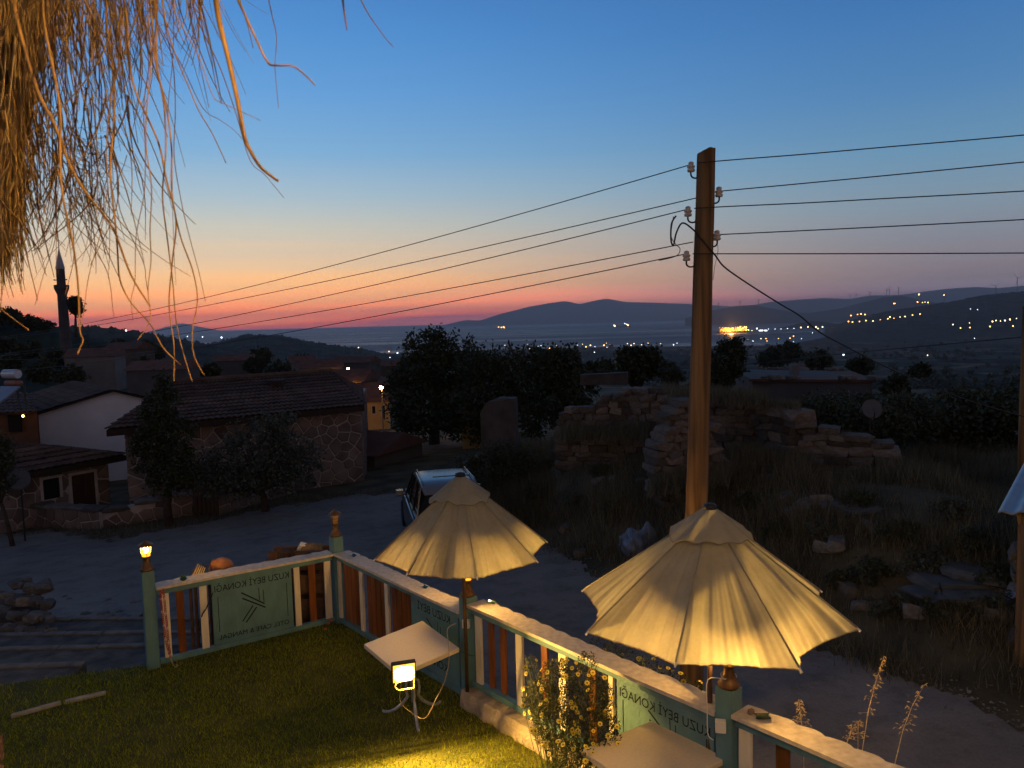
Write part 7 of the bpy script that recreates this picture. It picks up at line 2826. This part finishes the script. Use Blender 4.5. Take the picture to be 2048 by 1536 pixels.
patch_on(P(1606, 850, 17.3), P(1778, 888, 16.6), P(1606, 846, 17.3).z, P(1778, 888, 16.6).z, 0.18, 900, 0.12)
V = blades(np.concatenate(xs), np.concatenate(ys), np.concatenate(zs), np.concatenate(hs), 0.006, 0.7, g)
o = fast_mesh('wall_top_grass', V, 3, MATS['dry_weed'])
tag(o, 'tufts of dry grass growing along the tops of the ruin walls', 'grass', kind='stuff')
n = 60000
x = g.uniform(-24, -4.5, n)
y = g.uniform(8.5, 27, n)
fe = np.interp(x, [-34, -20, -13.4, -11.2, -9.0, -6.4, -3.0], [29, 26.0, 23.0, 21.8, 24.2, 26.6, 26.5])
near = (x < -5.9 + 0.4 * np.sin(y * 3)) & (y < 13.2 + 0.6 * np.sin(x * 2)) & (y > 11.2)
mid_ = (y > fe - 0.3 + 0.5 * np.sin(x * 2.2)) & (y < fe + 2.2)
ok = near & (g.uniform(0, 1, n) < 0.5) | mid_ & (g.uniform(0, 1, n) < 0.9)
x, y = x[ok], y[ok]
nt2 = 9000
x2, y2 = g.uniform(-5.0, 1.0, nt2), g.uniform(20.2, 23.2, nt2)
ok2 = y2 > np.interp(x2, EDGE_X, EDGE_Y) + 0.4 * np.sin(x2 * 4)
x2, y2 = x2[ok2], y2[ok2]
h2_ = g.uniform(0.35, 1.0, len(x2)) * (0.75 + 0.35 * np.sin(x2 * 2.3 + y2))
V = np.concatenate([blades(x, y, zt(x, y), g.uniform(0.05, 0.28, len(x)), 0.007, 0.7, g), blades(x2, y2, zt(x2, y2), h2_, 0.009, 0.45, g)])
o = fast_mesh('verge_grass', V, 3, MATS['dry_weed'])
tag(o, 'dry grass on the far verge of the road and beside the steps', 'grass', kind='stuff')
# low scrub bushes on the bank
BS = [(985, 905, 30), (1030, 915, 30), (1075, 985, 28), (1150, 1000, 24), (1230, 1010, 26), (1020, 960, 30), (960, 975, 22), (1500, 1000, 30), (1560, 1060, 34), (1640, 1060, 30), (1720, 1000, 34), (1800, 1060, 40), (1850, 1120, 44), (1740, 1140, 40), (1950, 1080, 44), (1900, 1020, 36), (1990, 1150, 40), (1680, 1160, 30), (1780, 1210, 34), (1880, 1220, 36), (1960, 1240, 40), (2020, 1250, 40), (1090, 930, 22), (1200, 940, 22), (1420, 980, 24)]
SCR = []
for i, (u, v, r) in enumerate(BS):
    p = GT(u, v + r * 0.5)
    k = p.y / 1540.0
    c = p + Zv * (r * k * 0.45)
    SCR += [tree('scrub_bush', 'low dark scrub bush', p, [(c, (r * k, r * k * 0.8, r * k * 0.6)), (c + Vector((r * k * 0.6, 0, -r * k * 0.1)), (r * k * 0.7, r * k * 0.6, r * k * 0.45))], 1500, 0.05, m_shr if i % 3 else m_olive, 300 + i, 0.02, group='scrub bushes on the bank', cat='bush', limbs=4)]
in_order(SCR, 'low dark scrub bush in the dry grass of the bank, %s')
# ------------------------------------------------------------------ ships
m_hull = mat('ship_hull', (0.10, 0.05, 0.03), 0.6, 0.2, 0.05)
m_sup = mat('ship_superstructure', (0.55, 0.45, 0.35), 0.6, 0.1, 0.05)
GL_O = glow('orange_deck_light', (1.0, 0.34, 0.03), 4.5)
GL_Y = glow('yellow_deck_light', (1.0, 0.55, 0.12), 7.0)
GL_W = glow('white_mast_light', (1.0, 0.88, 0.65), 7.0)
GL_C = glow('cool_lamp', (0.75, 0.85, 1.0), 4.5)
GL_S = glow('sodium_far_lamp', (1.0, 0.46, 0.11), 7.0)
GL_WARM = glow('warm_far_lamp', (1.0, 0.70, 0.36), 6.0)
ico_bm = unit_ico(1)


def ico_mesh(m_):
    me = bpy.data.meshes.new('lamp_globe')
    ico_bm.to_mesh(me)
    setmat(me, m_)
    return me


ICO = {id(m_): ico_mesh(m_) for m_ in (GL_O, GL_Y, GL_W, GL_C, GL_S, GL_WARM)}


def sea_at(u, v):
    r = ray(u, v)
    t = (SEA_Z - HC) / r.z
    return Vector((r.x * t, r.y * t, SEA_Z))


def globe(name, m_, p, r, parent=None):
    o = shared(name, ICO[id(m_)], parent, Matrix.Translation(p) @ Matrix.Diagonal((r, r, r, 1)))
    return o


sp0, sp1 = sea_at(1435, 667), sea_at(1492, 665)
ship = thing('lit_ship', 'big ship ablaze with orange deck lights at anchor behind the utility pole', 'ship', (sp0 + sp1) / 2)
Yk = ((sp0 + sp1) / 2).y / 1540.0
ex_ = (sp1 - sp0)
ex_.z = 0
L = ex_.length
ex_.normalize()
ey_ = Vector((-ex_.y, ex_.x, 0))


def SV(x, y, z):
    return sp0 + ex_ * (x * L) + ey_ * y + Zv * z


B = 14.0
hull = []
for x, w, zt_ in ((-0.02, 1.0, 13), (0.04, 0.9 * B, 13), (0.3, B, 12), (0.8, B, 12), (0.95, 0.8 * B, 13), (1.0, 0.45 * B, 15)):
    hull.append([SV(x, -w, -2), SV(x, w, -2), SV(x, w, zt_), SV(x, -w, zt_)])
loft(hull, 'hull', m_hull, smooth=False, parent=ship)
for nm, x0, x1, w, z0, z1 in (('aft_house', 0.62, 0.96, 11, 12, 26), ('bridge', 0.70, 0.90, 10, 26, 36), ('cargo_deck', 0.06, 0.60, 11, 12, 16), ('funnel', 0.80, 0.86, 3, 36, 44)):
    MB().prism([SV(x0, -w, z0), SV(x1, -w, z0), SV(x1, w, z0), SV(x0, w, z0)], (0, 0, z1 - z0)).build(nm, m_sup, ship)
for k in range(4):
    x = 0.13 + 0.125 * k
    MB().lathe([(9, 14), (12, 18), (12.5, 24), (11, 30), (6, 34), (1, 36)], SV(x, 0, 0), 12).build('tank_dome', mat('glow_tinted_tank', (0.75, 0.32, 0.07), 0.7, 0.1, 0.05), ship, smooth=True)  # orange of the deck lights put into the dome colour
for x in (0.05, 0.32, 0.6, 0.88):
    MB().tube([SV(x, -4, 12), SV(x, -4, 44)], 0.5, 5).build('mast', m_sup, ship)
g = np.random.default_rng(66)
for i in range(90):
    x = g.uniform(0.02, 0.99)
    if x < 0.6:
        z = g.uniform(15, 38)
        m_ = GL_O if g.uniform() < 0.85 else GL_Y
    else:
        z = 14 + 6 * g.integers(0, 5) + g.uniform(-1, 1)
        m_ = GL_Y if g.uniform() < 0.5 else GL_O
    globe('deck_lamp', m_, SV(x, -B - 0.5, z), g.uniform(2.0, 4.3), ship)
pl_ = None
# unseen point light off the ship's side, standing in for the deck lamps' glow
ld = bpy.data.lights.new('deck_glow_light', 'POINT')
ld.energy = 3.0e6
ld.color = (1.0, 0.42, 0.08)
ld.shadow_soft_size = 8
lo_ = bpy.data.objects.new('deck_glow_light', ld)
col.objects.link(lo_)
lo_.location = SV(0.35, -40, 42)
for k, (u0, u1, v, lab, lights) in enumerate([(996, 1012, 657, 'small lit ship far out, the leftmost one', [(0.2, 22, GL_Y), (0.55, 16, GL_Y), (0.8, 24, GL_Y), (0.9, 14, GL_Y)]),
                                              (1192, 1213, 643, 'farthest small ship under the island', [(0.1, 26, GL_W), (0.95, 20, GL_C)]),
                                              (1229, 1260, 654, 'long dark ship with lights at bow and stern under the island', [(0.05, 24, GL_WARM), (0.1, 14, GL_W), (0.88, 34, GL_WARM), (0.95, 24, GL_WARM), (0.75, 44, GL_C)])]):
    a_, b_ = sea_at(u0, v), sea_at(u1, v)
    t = thing('ship', lab, 'ship', (a_ + b_) / 2, 'ships at anchor')
    e_ = (b_ - a_)
    e_.z = 0
    Ls = e_.length
    e_.normalize()
    n_ = Vector((-e_.y, e_.x, 0))
    sc_ = a_.y / 1540.0
    secs = []
    for x, w, z in ((-0.03, 2, 14), (0.05, 12, 13), (0.5, 14, 11), (0.9, 12, 13), (1.03, 2, 17)):
        q = a_ + e_ * (x * Ls)
        secs.append([q - n_ * w - Zv * 3, q + n_ * w - Zv * 3, q + n_ * w + Zv * z, q - n_ * w + Zv * z])
    loft(secs, 'hull', m_hull, smooth=False, parent=t)
    q = a_ + e_ * (Ls * 0.9)
    MB().box(q + Zv * 20, (Ls * 0.1, 16, 26), Matrix((e_, n_, Zv)).transposed()).build('bridge_house', m_sup, t)
    for x, z, m_ in lights:
        globe('deck_lamp', m_, a_ + e_ * (x * Ls) - n_ * 16 + Zv * z, 1.25 * sc_, t)

# ------------------------------------------------------------------ pier
pa, pb = sea_at(1494, 668), sea_at(1662, 661)
pier = thing('pier', 'long low pier with lamps running out to the big ship', 'pier', (pa + pb) / 2)
MB().bar(pa + Zv * 4, pb + Zv * 4, 8, 1.2).build('deck', m_dim[0], pier)
for k in range(12):
    p = pa.lerp(pb, (k + 0.5) / 12)
    MB().tube([p - Zv * 3, p + Zv * 3.4], 1.0, 6).build('pile', m_dim[0], pier)
for u, v, m_, s in [(1497, 660, GL_Y, 1.0), (1504, 661, GL_WARM, .6), (1514, 657, GL_WARM, 1.2), (1537, 658, GL_C, .6), (1550, 658, GL_C, .6), (1562, 658, GL_C, .6), (1575, 657, GL_C, .6), (1588, 657, GL_C, .6), (1602, 655, GL_WARM, 1.1), (1616, 654, GL_WARM, 1.0), (1632, 654, GL_WARM, 1.1), (1636, 657, GL_WARM, .9), (1645, 654, GL_WARM, 1.1)]:
    p = P(u, v, pa.lerp(pb, (u - 1494) / 168).y)
    globe('pier_lamp', m_, p, p.y / 1540 * 1.25 * s, pier)
for u0, u1 in ((1518, 1526), (1529, 1534)):
    MB().bar(P(u0, 661, pa.y), P(u1, 661, pa.y), 6, 7).build('glowing_jetty_boat', GL_C, pier)  # whole boat emits, standing in for lamplight on it

# ------------------------------------------------------------------ lights of the coast and the valley
TOWN = [(1055, 692, 'c'), (1060, 701, 'w'), (1076, 696, 'c'), (1082, 695, 'c'), (1086, 702, 'w'), (1099, 700, 's'), (1113, 695, 'w'), (1149, 698, 'w'), (1155, 694, 'c'), (1172, 697, 's'), (1181, 694, 'w'), (1190, 697, 'c'), (1208, 694, 's'), (1213, 690, 's'), (1220, 693, 's'), (1214, 698, 'c'),
        (1236, 706, 'c'), (1189, 708, 'c'), (1255, 691, 'w'), (1262, 694, 'w'), (1268, 691, 's'), (1296, 690, 's'), (1321, 691, 's'), (1347, 693, 'c'), (1354, 690, 'c'), (1193, 726, 's'), (1010, 694, 'w'), (1165, 692, 'w'), (1283, 693, 'w'),
        (1506, 686, 'C'), (1532, 681, 's'), (1534, 686, 's'), (1557, 681, 's'), (1580, 680, 'S'), (1587, 676, 's'), (1587, 687, 'c'), (1603, 681, 'c'), (1625, 669, 'c'), (1496, 683, 'w'), (1522, 681, 'w'),
        (1687, 713, 'C'), (1631, 714, 'c'), (1855, 714, 'w'), (1949, 680, 'c'), (1689, 657, 'w'), (1863, 658, 'w'), (2014, 741, 'c')]
HILLS = [(1697, 643, 's'), (1705, 644, 's'), (1719, 643, 's'), (1732, 641, 's'), (1746, 642, 'w'), (1761, 640, 's'), (1776, 638, 'S'), (1780, 634, 'W'), (1788, 637, 's'), (1800, 634, 'w'), (1810, 633, 'w'), (1825, 630, 's'), (1840, 628, 's'), (1843, 637, 's'), (1852, 632, 'S'),
         (1715, 629, 's'), (1722, 628, 's'), (1730, 629, 's'), (1702, 631, 's'), (1788, 607, 's'), (1790, 607, 'w'), (1835, 604, 's'), (1845, 605, 's'), (1850, 604, 'w'), (1856, 605, 's'), (1838, 589, 'S'), (1888, 590, 'w'), (1941, 618, 'c'), (1955, 619, 'c'),
         (1906, 649, 'w'), (1921, 656, 's'), (1939, 646, 'w'), (1940, 655, 's'), (1985, 643, 'W'), (1992, 641, 'w'), (2001, 642, 'w'), (2010, 641, 'W'), (2020, 639, 'W'), (2033, 637, 'w'), (1980, 653, 's'), (2026, 652, 's'), (1950, 685, 'c')]
LEFT = [(252, 661, 'W'), (375, 673, 'c'), (405, 674, 'c'), (443, 675, 'C'), (717, 695, 'w'), (778, 703, 's'), (795, 706, 'C'), (780, 715, 'c'), (610, 748, 'w'), (645, 749, 'w')]
LM = {'c': (GL_C, 1.15), 'w': (GL_WARM, 1.25), 's': (GL_S, 1.45), 'C': (GL_C, 2.0), 'W': (GL_WARM, 1.9), 'S': (GL_S, 2.1)}
HLAB = {'c': 'cool white', 'w': 'warm white', 's': 'orange'}
for lst, where, grp, Yf in ((TOWN, 'in the town along the shore', 'lights of the shore town', None), (HILLS, 'on the slopes right of the bay', 'lights on the slopes', 4150), (LEFT, 'on the dark ridges at the left', 'lights on the left ridges', None)):
    by_kind = {}
    for (u, v, kind) in lst:
        if Yf:
            p = P(u, v, Yf if v > 612 else 4550)
            if u > 1880 and v > 630:
                p = P(u, v, 3080)
            elif u > 1880 and v > 612:
                p = P(u, v, 3500)
            if v < 600:
                p = P(u, v, 4600)
        elif lst is TOWN:
            p = GT(u, v, lo=200)
            p = p + Zv * (0.0022 * p.y)
        else:
            p = P(u, v, 1020 if u < 500 else 1300)
            if v > 740:
                p = P(u, v, 150)
        m_, s = LM[kind]
        o = globe('distant_lamp', m_, p, p.y / 1540.0 * s * (0.62 + 0.34 * ((u * 7 + v * 13) % 10) / 10))
        tag(o, 'tiny lamp', 'lamp', grp)
        by_kind.setdefault(kind.lower(), []).append(o)
    for kd, ol in by_kind.items():
        in_order(ol, 'tiny ' + HLAB[kd] + ' lamp ' + where + ', %s')

# ------------------------------------------------------------------ wind turbines
m_turb = mat('turbine_white', (0.30, 0.30, 0.32), 0.6, 0.05, 0.05)
for i, (u, v0, v1, Y, rot, br) in enumerate([(2034, 588, 556, 4750, 15, 15), (1991, 589, 572, 4750, 40, 13), (1888, 604, 588, 4800, 70, 8), (1740, 600, 585, 10900, 20, 7), (1773, 594, 579, 10900, 55, 7), (1779, 594, 578, 10900, 95, 8), (1797, 592, 577, 10900, 10, 7),
                                             (1700, 598, 590, 20300, 30, 5), (1712, 597, 588, 20300, 80, 5), (1480, 612, 603, 11000, 60, 5), (1517, 611, 600, 11000, 25, 5), (1437, 618, 607, 11000, 100, 5)]):
    k = Y / 1540.0
    b_, tp_ = P(u, v0 + 3, Y), P(u, v1, Y)
    tp_ = Vector((b_.x, b_.y, tp_.z))
    t = thing('wind_turbine', ['wind turbine at the far right above the nearest hill', 'wind turbine second from the right above the nearest hill', 'small wind turbine on the notch of the right hill', 'wind turbine left of the group on the second hill crest',
                               'leftmost of three close wind turbines on the second hill', 'middle of three close wind turbines on the second hill', 'rightmost of three close wind turbines on the second hill', 'faint wind turbine on the farthest ridge, its left one',
                               'faint wind turbine on the farthest ridge, its right one', 'faint wind turbine just right of the pole, middle one', 'faint wind turbine right of the pole on the low hill', 'faint wind turbine nearest the utility pole'][i], 'wind turbine', b_, 'wind turbines')
    wd_ = 0.45 * k
    MB().tube([b_ - Zv * 10, tp_], [wd_ * 1.5, wd_], 8).build('tower', m_turb, t)
    MB().box(tp_, (wd_ * 2, wd_ * 4, wd_ * 2)).build('nacelle', m_turb, t)
    for q in range(3):
        an = R(rot + 120 * q)
        tip = tp_ + Vector((math.cos(an) * br * k, -wd_ * 2, math.sin(an) * br * k))
        MB().tube([tp_ - Vector((0, wd_ * 2, 0)), (tp_ - Vector((0, wd_ * 2, 0))).lerp(tip, 0.3), tip], [wd_ * 0.7, wd_ * 0.8, wd_ * 0.2], 5).build('blade', m_turb, t)
# lattice mast with a lamp on the right hill
mp_ = P(1838, 606, 4600)
mt = P(1838, 590, 4600)
tag(MB().tube([mp_, mt], 1.6, 4).build('radio_mast', m_turb), 'thin radio mast with an orange lamp on the right hill', 'mast')

# ------------------------------------------------------------------ small far houses
g = np.random.default_rng(67)
hm_ = []
for wall in (m_dim[0], m_dim[1], m_dim[2]):
    mb = MB()
    mb.add([(-1, -.7, -0.3), (1, -.7, -0.3), (1, .7, -0.3), (-1, .7, -0.3), (-1, -.7, 0.8), (1, -.7, 0.8), (1, .7, 0.8), (-1, .7, 0.8)], [(0, 1, 5, 4), (1, 2, 6, 5), (2, 3, 7, 6), (3, 0, 4, 7)])
    mb.add([(-1.1, -.85, 0.75), (1.1, -.85, 0.75), (1.1, .85, 0.75), (-1.1, .85, 0.75), (-1.1, 0, 1.25), (1.1, 0, 1.25)], [(0, 1, 5, 4), (2, 3, 4, 5), (0, 4, 3), (1, 2, 5), (3, 2, 1, 0)])
    me = bpy.data.meshes.new('far_house')
    me.from_pydata(mb.v, [], mb.f)
    setmat(me, wall)
    setmat(me, m_tile2)
    me.polygons.foreach_set('material_index', [0] * 4 + [1] * 5)
    hm_.append(me)
k = 0
for i in range(400):
    if k >= 60:
        break
    u, v = g.uniform(1040, 1700), g.uniform(690, 712)
    if g.uniform() < 0.3:
        v = g.uniform(700, 760)
    p = GT(u, v, lo=200)
    if p.y > 3300 or zt1(p.x, p.y) < SEA_Z + 1.0:
        continue
    s = g.uniform(5, 9)
    o = shared('far_house', hm_[k % 3], None, Matrix.Translation(p) @ Matrix.Rotation(g.uniform(0, 3.1), 4, 'Z') @ Matrix.Diagonal((s, s, s * g.uniform(0.6, 1.1), 1)))
    tag(o, 'tiny dim house on the coastal plain', 'house', 'houses on the coastal plain')
    k += 1
# ------------------------------------------------------------------ evening haze
hz = MB().box((0, 20500, (HAZE_TOP + HC - 135) / 2), (92000, 45000, HAZE_TOP + HC + 135)).build('haze', bpy.data.materials.new('evening_haze'))
hm = hz.data.materials[0]
hm.use_nodes = True
hn = hm.node_tree
hn.nodes.clear()
pv = hn.nodes.new('ShaderNodeVolumePrincipled')
pv.inputs['Color'].default_value = (0.86, 0.90, 1.0, 1)
pv.inputs['Density'].default_value = HAZE_DENS
pv.inputs['Anisotropy'].default_value = 0.35
ho = hn.nodes.new('ShaderNodeOutputMaterial')
hn.links.new(pv.outputs[0], ho.inputs['Volume'])
tag(hz, None, None, kind='stuff')
